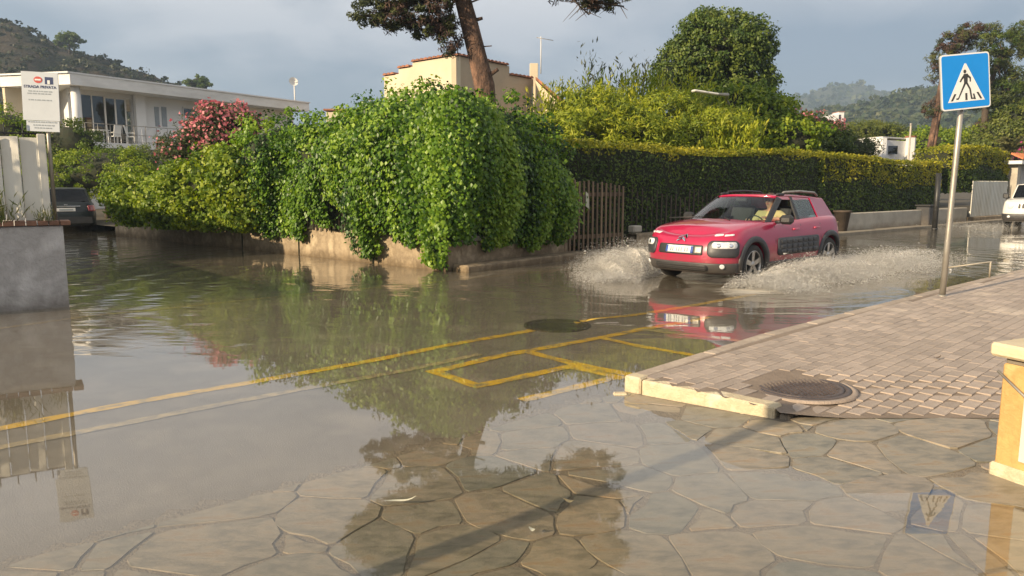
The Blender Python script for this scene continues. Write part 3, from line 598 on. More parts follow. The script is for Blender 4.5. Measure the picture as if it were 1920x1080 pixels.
for (x, y, w) in seeds:
    if x < -4.0 or x > 5.4 or y > 6 or y < .2: continue
    poly = [(x - .9, y - .9), (x + .9, y - .9), (x + .9, y + .9), (x - .9, y + .9)]
    for (x2, y2, w2) in seeds:
        if (x2, y2) == (x, y) or abs(x2 - x) > 1.6 or abs(y2 - y) > 1.6: continue
        nx, ny = x2 - x, y2 - y; d = (x2 * x2 + y2 * y2 - w2 - x * x - y * y + w) / 2; poly = clip(poly, (nx, ny), d)
        if len(poly) < 3: break
    # edges of the paved area: asphalt, kerb, bricks
    for (a, b) in (((-5.0, .55), (-2.2, 3.01)), ((-2.2, 3.01), (.86, 5.70))):
        if len(poly) >= 3: ux, uy = b[0] - a[0], b[1] - a[1]; L = math.hypot(ux, uy); n = (-uy / L, ux / L); poly = clip(poly, n, a[0] * n[0] + a[1] * n[1] + .03)
    if len(poly) >= 3 and x < 1.85: a, b = (.80, 5.79), (1.79, 4.89); ux, uy = b[0] - a[0], b[1] - a[1]; L = math.hypot(ux, uy); n = (-uy / L, ux / L); poly = clip(poly, n, a[0] * n[0] + a[1] * n[1] - .005)
    if len(poly) >= 3 and x >= 1.6: n = (.055, .998); L = math.hypot(*n); poly = clip(poly, n, 1.72 * n[0] + 4.93 * n[1] - .012) if x < 9 else poly
    if len(poly) < 3: continue
    A = sum(poly[i][0] * poly[(i + 1) % len(poly)][1] - poly[(i + 1) % len(poly)][0] * poly[i][1] for i in range(len(poly))) / 2
    if A < .008: continue
    cx = sum(p[0] for p in poly) / len(poly); cy = sum(p[1] for p in poly) / len(poly)
    # drop tiny edges, inset, round the corners
    pl = [p for i, p in enumerate(poly) if math.hypot(p[0] - poly[i - 1][0], p[1] - poly[i - 1][1]) > .04]
    if len(pl) < 3: continue
    ins = random.uniform(.004, .014); n = len(pl); q = pl
    for i in range(n):
        a, b = pl[i], pl[(i + 1) % n]; ux, uy = b[0] - a[0], b[1] - a[1]; L = math.hypot(ux, uy); nn = (uy / L, -ux / L); q = clip(q, nn, a[0] * nn[0] + a[1] * nn[1] - ins)
        if len(q) < 3: break
    if len(q) < 3: continue
    ch = []
    for i in range(len(q)):
        a, b = q[i], q[(i + 1) % len(q)]; f = random.uniform(.05, .13)
        ch.append((a[0] + (b[0] - a[0]) * f, a[1] + (b[1] - a[1]) * f))
        mm = random.gauss(0, .014); L = math.hypot(b[0] - a[0], b[1] - a[1]) + 1e-6
        if L > .15: ch.append(((a[0] + b[0]) / 2 + (b[1] - a[1]) / L * mm, (a[1] + b[1]) / 2 - (b[0] - a[0]) / L * mm))
        ch.append((a[0] + (b[0] - a[0]) * (1 - f), a[1] + (b[1] - a[1]) * (1 - f)))
    z = float(zstone(cx, cy)) + max(-.001, random.gauss(0, .001)); tx, ty = random.gauss(0, .003), random.gauss(0, .003)
    ex = float(zstone(cx + .1, cy) - zstone(cx - .1, cy)) / .2; ey = float(zstone(cx, cy + .1) - zstone(cx, cy - .1)) / .2
    k = len(ch); vs = []
    for s, dz in ((1.0, -.018), (.997, -.0022), (.988, .0)):
        for p in ch: dx, dy = (p[0] - cx) * s, (p[1] - cy) * s; vs.append((dx, dy, dz + dx * (tx + ex) + dy * (ty + ey)))
    fs = [(r * k + i, r * k + (i + 1) % k, (r + 1) * k + (i + 1) % k, (r + 1) * k + i) for r in range(2) for i in range(k)] + [tuple(2 * k + i for i in range(k))]
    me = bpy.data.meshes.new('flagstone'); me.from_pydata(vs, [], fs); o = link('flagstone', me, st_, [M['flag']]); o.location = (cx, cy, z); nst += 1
print('flagstones', nst, 'bricks', len(bricks))

# debris on the paving
def leaf_bit(px, py, L, w, m, label, cat='leaf', rz=0.0, curl=.02, z=.006):
    p = G(px, py, z); mb = MB(); n = 8; vs = []
    for i in range(n + 1):
        t = i / n; ww = w * math.sin(PI * min(.98, max(.04, t))) ** .7; x = (t - .5) * L; yy = .12 * L * math.sin(t * 5)
        c, s = math.cos(rz), math.sin(rz)
        for k in (-1, 1): xx, y2 = x, yy + k * ww / 2; vs.append((p.x + xx * c - y2 * s, p.y + xx * s + y2 * c, z + curl * (t - .4) ** 2 * 4 + abs(k) * .003))
    mb.add(vs, [(2 * i, 2 * i + 1, 2 * i + 3, 2 * i + 2) for i in range(n)]); o = mb.build('fallen_leaf', m); tag(o, label, cat); return o
leaf_bit(750, 941, .16, .022, M['leafpale'], 'pale curled leaf strip floating in the brown puddle reflection', rz=.25)
leaf_bit(1068, 942, .07, .03, M['leafdry'], 'small orange brown dry leaf lying on the dark pole shadow', rz=-.5)
leaf_bit(1000, 996, .05, .028, M['leafpale'], 'small whitish leaf on the wet flagstones below the pole shadow', rz=-.6)
leaf_bit(1400, 797, .02, .012, M['leafdry'], 'tiny yellow leaf on the wet slabs beside the kerb end', rz=.3)
leaf_bit(1757, 672, .06, .03, M['darkbark'], 'small dark bark scrap on the pink brick pavement', rz=.1, z=.128)

# ------------------------------------------------------------------ left property: wall, fence, sign
lw = thing('garden_wall', (LW.x, LW.y, 0), 'grey rendered garden wall with red brick coping at the left corner', 'wall')
wn_ = Vector((LWD.y, -LWD.x, 0)) * -1
wn_ = Vector((.549, -.836, 0)); ax = (LWD, -wn_, Vector((0, 0, 1)))
mb = MB(); c = LW + LWD * 5 - wn_ * .15; mb.bbox((c.x, c.y, .48), (10, .3, 1.20), ax, .012)
c = LW + RB * 5 + LWD * .15 - wn_ * .3; mb.bbox((c.x, c.y, .478), (.3, 9.6, 1.19), (Vector((RB.y, -RB.x, 0)), RB, Vector((0, 0, 1))), .012); mb.build('render_wall', M['stucco'], lw)
me = None
for i in range(38):
    c = LW + LWD * (.09 + i * .125 - .12) - wn_ * .15; mb = MB(); mb.bbox((c.x, c.y, 1.115 + random.uniform(-.004, .004)), (.115, .37, .06), ax, .006); mb.build('coping_brick', M['brickred'], lw)
fn = thing('board_fence', (LW.x, LW.y, 1.14), 'white vertical board fence standing on the grey corner wall', 'fence')
yawd = .22
for i in range(24):
    c = LW + LWD * (.30 + i * .205) - wn_ * .12; mb = MB(); a = yawd + random.uniform(-.08, .08) + (.16 if i % 2 else -.12)
    ux = Matrix.Rotation(-a, 3, 'Z') @ LWD; uy = Matrix.Rotation(-a, 3, 'Z') @ -wn_
    mb.bbox((c.x, c.y, 1.68 + .012 * math.sin(i)), (.20, .022, 1.06), (ux, uy, Vector((0, 0, 1))), .004); mb.build('board', M['board'], fn)
mb = MB(); c = LW + LWD * .16 - wn_ * .12; mb.bbox((c.x, c.y, 1.70), (.09, .07, 1.12), ax, .006); mb.build('corner_post', M['board'], fn)
for z in (1.28, 2.02):
    mb = MB(); c = LW + LWD * 2.6 - wn_ * .20; mb.bbox((c.x, c.y, z), (4.9, .04, .07), ax, .004); mb.build('rail', M['board'], fn)
rl = thing('wall_railing', (LW.x, LW.y, 1.14), 'thin dark metal railing rising just above the white board fence', 'railing')
c0 = LW + LWD * .05 - wn_ * .26
mb = MB(); mb.tube([c0 + Vector((0, 0, 2.27)), c0 + LWD * 4.9 + Vector((0, 0, 2.27))], .012, 6); mb.build('top_rail', M['metal_dark'], rl)
for i in range(25):
    p = c0 + LWD * (.1 + i * .2); mb = MB(); mb.tube([p + Vector((0, 0, 1.14)), p + Vector((0, 0, 2.40))], .008, 5); mb.build('bar', M['metal_dark'], rl)
# weeds at the foot of the boards
def tuft(name, p, n, h, label, m, seed, spread=.12, cat='plant', dirv=None):
    root = thing(name, p, label, cat); r = np.random.default_rng(seed); P = []; A = []; Nn = []
    for i in range(n):
        q = np.array(p) + np.array([r.normal(0, spread), r.normal(0, spread * .5), 0]); a = np.array([r.normal(0, .35), r.normal(0, .35), 1.0]); hh = h * r.uniform(.4, 1)
        for k in range(4): P.append(q + a * hh * (k + .5) / 4 + np.array([a[0], a[1], 0]) * .1 * k * hh); A.append(a); Nn.append([r.normal(), r.normal(), .2])
    leaves('blades', np.array(P), np.array(Nn), h * .30, m, root, aspect=.10, axis=np.array(A), seed=seed, spread=.2); return root
q = LW + LWD * .75 + wn_ * -.02; tuft('weed', (q.x, q.y, 1.15), 70, .42, 'pale dry weed tuft growing on the brick coping before the fence boards', M['grasstuft'], 3)
q = LW + LWD * .2 + wn_ * .0; tuft('weed', (q.x, q.y, 1.15), 30, .22, 'small green weed at the corner post of the board fence', M['grasstuft'], 5, .06)

def text_mesh(s, size, m, name, parent, M4, extr=.002, bold=False):
    cu = bpy.data.curves.new(name, 'FONT'); cu.body = s; cu.size = size; cu.extrude = extr; cu.align_x = 'CENTER'; cu.align_y = 'CENTER'
    if bold: cu.offset = size * .02
    o = bpy.data.objects.new(name, cu); C.objects.link(o); dg = bpy.context.evaluated_depsgraph_get(); me = bpy.data.meshes.new_from_object(o.evaluated_get(dg)); bpy.data.objects.remove(o)
    me.transform(M4); return link(name, me, parent, [m])
def frame(c, xdir, n, parent=None):
    """matrix: local x along xdir, local z out along n, y up"""
    z = Vector(n).normalized(); x = Vector(xdir).normalized(); y = z.cross(x); o = origin_of(parent) if parent else Vector((0, 0, 0)); c = Vector(c) - o
    return Matrix(((x.x, y.x, z.x, c.x), (x.y, y.y, z.y, c.y), (x.z, y.z, z.z, c.z), (0, 0, 0, 1)))
def fpoly(name, pts, M4, th, m, parent, z0=0.0):
    """flat plate of thickness th from 2-D points in a frame"""
    mb = MB(); n = len(pts); mb.prism([M4 @ Vector((x, y, z0)) for x, y in pts], (M4.to_3x3() @ Vector((0, 0, th)))); return mb.build(name, m, parent, local=True)
sc = W(77, 182, 9.95); sg = thing('private_road_sign', (sc.x - .02, sc.y + .05, 1.14), 'white private road notice board on a post above the corner fence', 'sign')
sx = Vector((.93, .20, -.03)).normalized(); sn_ = Vector((.20, -.96, 0)).normalized()
Fm = frame(sc, sx, sn_, sg)
fpoly('board', [(-.215, -.30), (.215, -.30), (.215, .315), (-.215, .315)], Fm, .018, M['sign2'], sg)
fpoly('lower_board', [(-.18, -.44), (.205, -.44), (.205, -.305), (-.18, -.305)], Fm, .016, M['sign2'], sg, .001)
mb = MB(); p = sc + Vector((.03, .04, 0)); mb.tube([(p.x, p.y, 1.14), (p.x, p.y, sc.z + .28)], .025, 8); mb.build('post', M['metal_grey'], sg)
fpoly('no_entry_disc', [(-.02 + .05 * math.cos(t * PI / 10), .215 + .042 * math.sin(t * PI / 10)) for t in range(20)], Fm, .003, M['inkred'], sg, .018)
fpoly('no_entry_bar', [(-.055, .205), (.015, .205), (.015, .225), (-.055, .225)], Fm, .003, M['signwhite'], sg, .0212)
fpoly('blue_symbol', [(.06, .165), (.155, .165), (.155, .255), (.06, .255)], Fm, .003, M['ink'], sg, .018)
fpoly('symbol_mark', [(.09, .166), (.12, .166), (.12, .215), (.09, .215)], Fm, .003, M['signwhite'], sg, .0212)
text_mesh('STRADA PRIVATA', .048, M['ink'], 'lettering', sg, Fm @ Matrix.Translation((0, .125, .0185)), .002, True)
mb = MB()
for y, x0, x1 in ((.07, -.14, .12), (.04, -.15, .13), (-.04, -.14, .12), (-.32, -.16, .18), (-.36, -.10, .14), (-.395, -.09, .12)):
    x = x0
    while x < x1:
        w = random.uniform(.012, .05); mb.prism([Fm @ Vector(t) for t in ((x, y - .007, .0185), (x + w, y - .007, .0185), (x + w, y + .007, .0185), (x, y + .007, .0185))], Fm.to_3x3() @ Vector((0, 0, .002))); x += w + .012
tag(mb.build('small_print', M['inkgrey'], sg, local=True), kind='stuff')

# ------------------------------------------------------------------ retaining wall round the corner
rw = thing('retaining_wall', (WC.x, WC.y, 0), 'low rough tan stone retaining wall turning the flooded street corner under the vines', 'wall')
def rough_wall(a, d, L, h, th, seed, name='wall_face'):
    n = Vector((-d.y, d.x, 0)); mb = MB(); nx = int(L / .12); nz = 7; vs = []
    P = np.array([[i * L / nx, k * h / nz, 0] for i in range(nx + 1) for k in range(nz + 1)]); nn = sn3(P, 5.0, seed) * .022 + sn3(P, 16.0, seed + 1) * .010
    for (s, z, _), q in zip(P, nn): p = a + d * s; zz = z - .08 + (sn3(np.array([[s, 0, 0]]), 2.0, seed + 2)[0] * .025 if z > h * .99 else 0); vs.append((p, q, zz))
    return vs, nx, nz
def stone_wall(a, d, L, h, th, seed, outn, parent, mats):
    vs, nx, nz = rough_wall(a, d, L, h, th, seed); mb = MB()
    V = [(p.x + outn.x * q, p.y + outn.y * q, z) for p, q, z in vs]; F = [(i * (nz + 1) + k, (i + 1) * (nz + 1) + k, (i + 1) * (nz + 1) + k + 1, i * (nz + 1) + k + 1) for i in range(nx) for k in range(nz)]
    b = len(V); tops = [V[i * (nz + 1) + nz] for i in range(nx + 1)]; V += [(t[0] - outn.x * th, t[1] - outn.y * th, t[2] - .01) for t in tops] + [(t[0] - outn.x * th, t[1] - outn.y * th, -.08) for t in tops]
    F += [(i * (nz + 1) + nz, (i + 1) * (nz + 1) + nz, b + i + 1, b + i) for i in range(nx)] + [(b + i, b + i + 1, b + nx + 2 + i, b + nx + 1 + i) for i in range(nx)]
    mb.add(V, F, 0, True); return mb.build('wall_face', mats, parent, recalc=True)
nW = Vector((-WD.y, -abs(WD.x), 0)).normalized(); nW = Vector((-.655, -.755, 0)); nH = Vector((.632, -.775, 0))
stone_wall(WC, WD, 15.2, .72, .35, 5, nW, rw, M['stone_wall'])
stone_wall(WC, (H0 - WC).normalized(), (H0 - WC).length, .58, .35, 9, Vector((.70, -.71, 0)), rw, M['stone_wall'])
# raised edge of earth/kerb in front of the right-hand leg
mb = MB(); d = (H0 - WC).normalized(); c = (WC + H0) / 2 + Vector((.70, -.71, 0)) * .22 + d * .1; mb.bbox((c.x, c.y, .02), ((H0 - WC).length, .42, .20), (d, Vector((-d.y, d.x, 0)), Vector((0, 0, 1))), .03); mb.build('footing', M['stone_wall'], rw)
for s in (2.2, 4.9, 7.4): # joints between the cast lengths
    mb = MB(); p = WC + WD * s + nW * .012; mb.box((p.x, p.y, .3), (.015, .03, .64), (WD, nW, Vector((0, 0, 1)))); mb.build('joint', M['core'], rw)
# verge strip along the frontage
mb = MB(); c = H0 + HD * 22 + nH * .15; mb.bbox((c.x, c.y, .0), (44, .7, .18), (HD, Vector((-HD.y, HD.x, 0)), Vector((0, 0, 1))), .02); tag(mb.build('verge', M['palewall']), kind='structure')
# low pale wall on the right
pw = thing('low_white_wall', (12.5, 26.6, 0), 'pale low rendered wall under the long hedge behind the red car', 'wall')
a = H0 + HD * 12.4; b = H0 + HD * 20.6
for (s0, s1) in ((12.4, 18.6), (18.66, 22.4)):
    a = H0 + HD * s0; b = H0 + HD * s1; c = (a + b) / 2 + nH * .02; mb = MB(); mb.bbox((c.x, c.y, .33), ((b - a).length, .25, .66), (HD, Vector((-HD.y, HD.x, 0)), Vector((0, 0, 1))), .02); mb.build('wall_panel', M['palewall'], pw)
bw = thing('brown_kerb_wall', (3.4, 18.6, 0), 'low brown earth edging wall at the foot of the long hedge', 'wall')
stone_wall(H0 + HD * 2.2 + nH * .02, HD, 10, .50, .3, 21, nH, bw, M['stone_wall'])
p = H0 + HD * 2.05 + nH * .1; mb = MB(); mb.bbox((p.x, p.y, .54), (.30, .22, .17), (HD, Vector((-HD.y, HD.x, 0)), Vector((0, 0, 1))), .03); tag(mb.build('stone_block', M['palewall']), 'small pale stone block on the low wall beside the wooden slat gate', 'block')

# ------------------------------------------------------------------ wooden slat gate
ga = H0 + HD * -.25 + nH * .05; gt = thing('slat_gate', (ga.x, ga.y, .1), 'brown wooden gate of narrow upright slats beside the hanging vines', 'gate')
for i in range(14):
    p = ga + HD * (.02 + i * .145); h = 1.62 - .012 * i + random.uniform(-.025, .025); mb = MB()
    mb.bbox((p.x, p.y, .12 + h / 2), (.055, .03, h), (HD, nH, Vector((0, 0, 1))), .006); mb.build('slat', M['rustwood'], gt)
for z in (.42, 1.38):
    mb = MB(); p = ga + HD * .97 - nH * .035; mb.bbox((p.x, p.y, z), (2.0, .035, .09), (HD, nH, Vector((0, 0, 1))), .005); mb.build('rail', M['rustwood'], gt)
p = ga + HD * .62 + nH * .035; mb = MB(); mb.prism([Vector((p.x, p.y, 1.45)), Vector((p.x + .06, p.y + .05, 1.40)), Vector((p.x + .09, p.y + .08, 1.05)), Vector((p.x + .0, p.y, 1.12))], nH * .012); tag(mb.build('paper_tag', M['leafpale']), 'crumpled pale paper strip caught on the wooden slat gate', 'paper')
# fence slats showing dark in the hedge
sf = thing('slat_fence', (4.5, 19.2, .3), 'dark thin upright slats half hidden at the foot of the hedge', 'fence')
for i in range(24):
    p = H0 + HD * (2.4 + i * .19) - nH * .33; h = 1.1 + random.uniform(-.3, .1); mb = MB(); mb.box((p.x, p.y, .42 + h / 2), (.035, .02, h), (HD, nH, Vector((0, 0, 1)))); mb.build('slat', M['darkbark'], sf)
# ------------------------------------------------------------------ stone pillar on the right edge
pc = Vector((2.69, 4.02, 0)); pd = Vector((.42, -.91, 0)).normalized(); pn = Vector((-.91, -.42, 0)).normalized(); pb = Vector((.91, .42, 0))
pl = thing('stone_pillar', (2.95, 3.85, 0), 'ochre rendered pillar with pale capstone at the right edge of the pavement', 'pillar')
mid = pc + pd * .32 + pb * .24; axp = (pd, pb, Vector((0, 0, 1)))
mb = MB(); mb.bbox((mid.x, mid.y, .345), (.62, .46, .60), axp, .01); mb.build('shaft', M['pillar'], pl)
mb = MB(); mb.bbox((mid.x, mid.y, .03), (.66, .50, .10), axp, .015); mb.build('plinth', M['concrete'], pl)
mb = MB(); mb.bbox((mid.x, mid.y, .665), (.60, .44, .045), axp, .006); mb.build('neck', M['mortar'], pl)
mb = MB(); mb.bbox((mid.x, mid.y, .72), (.72, .56, .075), axp, .014); mb.build('capstone', M['capstone'], pl)
q = pc + pd * .33 + pn * .006; mb = MB(); mb.bbox((q.x, q.y, .33), (.36, .02, .40), axp, .004); mb.build('plaque', M['plaque'], pl)
mb = MB(); mb.tube([pc + pd * .0 + pn * .012 + Vector((0, 0, .60)), pc + pd * .16 + pn * .015 + Vector((0, 0, .49)), pc + pd * .5 + pn * .015 + Vector((0, 0, .40))], .008, 6); mb.build('cable', M['metal_grey'], pl)

# ------------------------------------------------------------------ pedestrian crossing sign
pb0 = Vector((5.82, 9.99, .11)); ptop = W(1811, 110, 10.05); root = thing('crossing_sign', pb0, 'blue square pedestrian crossing sign on a leaning grey pole', 'sign')
up = (ptop - pb0).normalized()
mb = MB(); mb.tube([pb0 - Vector((0, 0, .05)), pb0 + up * .9, pb0 + up * 1.9, ptop - up * .02], [.040, .037, .036, .034], 14); mb.build('pole', M['metal_grey'], root)
mb = MB(); mb.lathe([(.06, 0), (.055, .015), (.045, .03), (.04, .03)], pb0, (0, 0, 1), 16); mb.build('base_collar', M['metal_grey'], root)
sx = Vector((.965, -.02, 0)); sn_ = Vector((-.16, -.985, .05)).normalized(); sc = W(1808, 153, 9.98); sx = (W(1860, 148, 10.06) - W(1756, 158, 9.90)).normalized(); sn_ = sx.cross(Vector((.07, .05, 1)))
if sn_.y > 0: sn_ = -sn_
sn_.normalize(); Fm = frame(sc, sx, sn_, root); S = .365
def rr(x0, x1, y0, y1, r, n=4):
    out = []
    for cx, cy, a0 in ((x1 - r, y0 + r, -PI / 2), (x1 - r, y1 - r, 0), (x0 + r, y1 - r, PI / 2), (x0 + r, y0 + r, PI)):
        out += [(cx + r * math.cos(a0 + PI / 2 * i / n), cy + r * math.sin(a0 + PI / 2 * i / n)) for i in range(n + 1)]
    return out
SH = Matrix(((1, .06, 0, 0), (0, 1, 0, 0), (0, 0, 1, 0), (0, 0, 0, 1)))
fpoly('back_plate', rr(-S, S, -S * .97, S * .97, .04), Fm, .02, M['signgrey'], root)
fpoly('white_border', rr(-S, S, -S * .97, S * .97, .04), Fm, .002, M['signwhite'], root, .0205)
fpoly('blue_panel', rr(-S + .018, S - .018, -S * .97 + .018, S * .97 - .018, .03), Fm, .002, M['signblue'], root, .023)
fpoly('white_triangle', [(-.275, -.255), (.275, -.255), (.012, .225), (-.012, .225)], Fm, .002, M['signwhite'], root, .0255)
def pict(name, pts): fpoly(name, pts, Fm, .002, M['signblack'], root, .028)
pict('figure_head', [(-.012 + .022 * math.cos(t * PI / 6), .125 + .024 * math.sin(t * PI / 6)) for t in range(12)])
pict('figure_body', [(-.030, .095), (.030, .095), (.022, -.03), (-.030, -.03)])
pict('figure_arm', [(.022, .095), (.075, .045), (.072, -.01), (.055, -.01), (.055, .03), (.018, .058)])
pict('figure_arm', [(-.026, .092), (-.072, .038), (-.096, .0), (-.080, -.008), (-.052, .028), (-.022, .052)])
pict('figure_leg', [(-.028, -.02), (.004, -.02), (-.055, -.115), (-.120, -.225), (-.155, -.225), (-.150, -.205), (-.125, -.205), (-.075, -.11)])
pict('figure_leg', [(-.006, -.02), (.024, -.02), (.068, -.10), (.085, -.215), (.115, -.215), (.115, -.232), (.065, -.232), (.045, -.105)])
for x0, x1, y1, sk in ((-.235, -.205, -.150, .055), (-.018, .012, -.150, 0), (.205, .235, -.150, -.055), (.115 - .0, .138, -.165, -.02)):
    pict('crossing_stripe', [(x0, -.238), (x1, -.238), (x1 + sk, y1), (x0 + sk, y1)])
mb = MB()
for z in (-.2, .2): mb.box(Fm @ Vector((.0, z, -.02)) + origin_of(root), (.16, .03, .03), (sx, sn_, Vector((0, 0, 1))))
mb.build('clamp', M['metal_grey'], root)
# post behind the photographer whose shadow crosses the paving
tip = G(1512, 768, .03); base = tip + Vector((SX, SY, 0)).normalized() * (2.42 / math.tan(SUN_EL)); ps = thing('bollard_pole', (base.x, base.y, 0), 'tall plain post whose long shadow crosses the wet paving', 'pole')
mb = MB(); mb.tube([(base.x, base.y, -.1), (base.x, base.y, 2.35)], .058, 12); mb.build('shaft', M['metal_grey'], ps)
mb = MB(); mb.lathe([(.058, 0), (.085, .02), (.085, .15), (.05, .17)], (base.x, base.y, 2.28), (0, 0, 1), 14); mb.build('cap', M['metal_grey'], ps)
# low white rail on the far pavement edge
r0 = G(1778, 506, .12); lr = thing('kerb_rail', G(1855, 521, .12), 'low thin white rail on one leg at the far pavement edge', 'rail')
b0 = G(1855, 521, .12); b1 = b0 + Vector((0, 0, .26)); e0 = W(1775, 502, b0.y + .1); e1 = W(1866, 492, b0.y + .25)
mb = MB(); mb.tube([b0, b1], .014, 6); mb.build('leg', M['palewall'], lr)
mb = MB(); mb.tube([e0, b1, e1], .012, 6); mb.build('bar', M['palewall'], lr)
mb = MB(); mb.tube([(e0.x, e0.y, .1), e0], .014, 6); mb.build('leg', M['palewall'], lr)
#PART3
# ================================================================== CARS
def lerp_tab(tab, x): xs, ys = zip(*tab); return float(np.interp(x, xs, ys))
class Car:
    """shell stacked from rounded plan outlines; s runs from nose to tail, local x = -(s - mid), y = left, z up"""
    def __init__(c, name, loc, heading, label, P, group=None):
        c.P = P; c.root = thing(name, loc, label, 'car', group, math.atan2(heading.y, heading.x)); c.mid = P['fa'] + P['wb'] / 2
        th = np.linspace(0, PI / 2, 400); p = P['pf']; a = P['af']; w = P['w']
        s1 = a * (1 - np.cos(th) ** (2 / p)); y1 = w * np.sin(th) ** (2 / p)
        p2 = P['pr']; a2 = P['ar']; s2 = P['L'] - a2 * (1 - np.sin(th) ** (2 / p2)); y2 = w * np.cos(th) ** (2 / p2)
        c.uS = np.concatenate([s1, s2]); c.uY = np.concatenate([y1, y2]) / w
        c.arc = np.concatenate([[0], np.cumsum(np.hypot(np.diff(c.uS), np.diff(c.uY * w)))]); c.total = c.arc[-1]
    def contour(c, a):
        a = abs(a); return float(np.interp(a, c.arc, c.uS)), float(np.interp(a, c.arc, c.uY))
    def sidea(c, s): # arc length for a station on the flank
        return float(np.interp(s, c.uS, c.arc))
    def pos(c, s0, yf, v):
        P = c.P; k = 1 - s0 / P['L']; ztop = lerp_tab(P['ztop'], s0); z = P['zb'] + v * (ztop - P['zb'])
        dxf = lerp_tab(P['xf'], v) * max(0, 1 - s0 / 1.2) ** 1.5; dxr = lerp_tab(P['xr'], v) * max(0, 1 - (P['L'] - s0) / .8) ** 1.5
        return s0 + dxf - dxr, yf * lerp_tab(P['wv'], v) * P['w'], z
    def proj(c, a, z, off=0.0):
        s0, yf = c.contour(a); P = c.P; ztop = lerp_tab(P['ztop'], s0); v = (z - P['zb']) / (ztop - P['zb'])
        s, y, zz = c.pos(s0, yf, v); e = .02; A = c.contour(abs(a) + e); B = c.contour(max(0, abs(a) - e)); sA, yA, _ = c.pos(*A, v); sB, yB, _ = c.pos(*B, v)
        t = Vector((sA - sB, yA - yB, 0));
        if abs(a) < e: t = Vector((0, 1, 0))
        t.normalize(); n = Vector((-t.y, t.x, 0))        # outward in (s,y): nose -> -s
        sg = 1 if a >= 0 else -1
        return Vector((-(s + n.x * off - c.mid), sg * (y + n.y * off), z))
    def patch(c, name, pts, th, m, parent=None, inset=.93, n_in=2, emb=.02):
        """raised patch following the skin; pts (a,z) convex outline"""
        k = len(pts); cx = sum(p[0] for p in pts) / k; cz = sum(p[1] for p in pts) / k; vs = []; mb = MB()
        rings = [(1.0, -emb), (1.0, th * .6), (inset, th)] + [(inset * (1 - (i + 1) / (n_in + 1)), th * 1.05) for i in range(n_in)]
        for f, o in rings: vs += [c.proj(cx + (a - cx) * f, cz + (z - cz) * f, o) for a, z in pts]
        vs.append(c.proj(cx, cz, th * 1.05)); R = len(rings); fs = [(r * k + i, r * k + (i + 1) % k, (r + 1) * k + (i + 1) % k, (r + 1) * k + i) for r in range(R - 1) for i in range(k)]
        fs += [((R - 1) * k + i, (R - 1) * k + (i + 1) % k, R * k) for i in range(k)]; mb.add(vs, fs, 0, True); return mb.build(name, m, parent or c.root, local=True)
    def rect(c, a0, a1, z0, z1, r=.02, n=3, k=8, sk=0.0):
        pts = rr(a0, a1, z0, z1, r, n); out = []
        for i in range(len(pts)):
            p, q = pts[i], pts[(i + 1) % len(pts)]; m = max(1, int(math.hypot(q[0] - p[0], q[1] - p[1]) / .08)); out += [(p[0] + (q[0] - p[0]) * j / m, p[1] + (q[1] - p[1]) * j / m) for j in range(m)]
        return [(a, z + sk * (a - a0)) for a, z in out]
    def body(c, m, wells=True):
        P = c.P; nf, nm, nr = 16, 22, 12
        ths = np.linspace(0, PI / 2, nf); cont = [(P['af'] * (1 - math.cos(t) ** (2 / P['pf'])), math.sin(t) ** (2 / P['pf'])) for t in ths]
        cont += [(P['af'] + (P['L'] - P['af'] - P['ar']) * i / nm, 1.0) for i in range(1, nm)]
        cont += [(P['L'] - P['ar'] * (1 - math.sin(t) ** (2 / P['pr'])), math.cos(t) ** (2 / P['pr'])) for t in np.linspace(0, PI / 2, nr)]
        Nn = len(cont); lev = [0, .03, .1, .25, .4, .55, .7, .8, .87, .92, .955, .98, .995, 1.0]; V = []; F = []; Mi = []
        full = cont + [(s, -y) for s, y in cont[-2:0:-1]]; R = len(full)
        for v in lev:
            for s0, yf in full: s, y, z = c.pos(s0, abs(yf), v); V.append((-(s - c.mid), math.copysign(y, yf), z))
        for l in range(len(lev) - 1):
            for i in range(R): F.append((l * R + i, l * R + (i + 1) % R, (l + 1) * R + (i + 1) % R, (l + 1) * R + i)); Mi.append(0)
        T = (len(lev) - 1) * R; K = 6; rows = []
        for i in range(1, Nn - 1):
            L = V[T + i]; Rr = V[T + (R - i)]; row = [T + i]; s0 = cont[i][0]
            for k in range(1, K):
                t = k / K; y = L[1] + (Rr[1] - L[1]) * t; q = 1 - abs(2 * t - 1); V.append((L[0] - P.get('bow', .0) * 0, y, L[2] + P['crown'] * (1 - (1 - q) ** 2.2) * (min(1, s0 / .25)))); row.append(len(V) - 1)
            row.append(T + R - i); rows.append((s0, row))
        for (sa, ra), (sb, rb) in zip(rows[:-1], rows[1:]):
            deck = (sa + sb) / 2 > P['deck0'] and (sa + sb) / 2 < P['deck1']
            for k in range(K): F.append((ra[k], ra[k + 1], rb[k + 1], rb[k])); Mi.append(1 if deck and 0 < k < K - 1 else (2 if deck else 0))
        r0 = rows[0][1]; F += [(T, r0[k + 1], r0[k]) for k in range(K)]; Mi += [0] * K
        r1 = rows[-1][1]; F += [(T + Nn - 1, r1[k], r1[k + 1]) for k in range(K)]; Mi += [0] * K
        F += [(i, R - i, R - i - 1, i + 1) for i in range(1, Nn - 2)] + [(0, R - 1, 1), (Nn - 1, Nn - 2, R - Nn + 2)]; Mi += [0] * (len(F) - len(Mi))
        me = bpy.data.meshes.new('body'); me.from_pydata(V, [], F); me.polygons.foreach_set('material_index', Mi)
        bm = bmesh.new(); bm.from_mesh(me); bmesh.ops.recalc_face_normals(bm, faces=bm.faces); bm.to_mesh(me); bm.free()
        me.materials.append(m); me.materials.append(M['interior']); me.materials.append(M['black'])
        tmp = bpy.data.objects.new('tmp', me); C.objects.link(tmp)
        cb = MB()
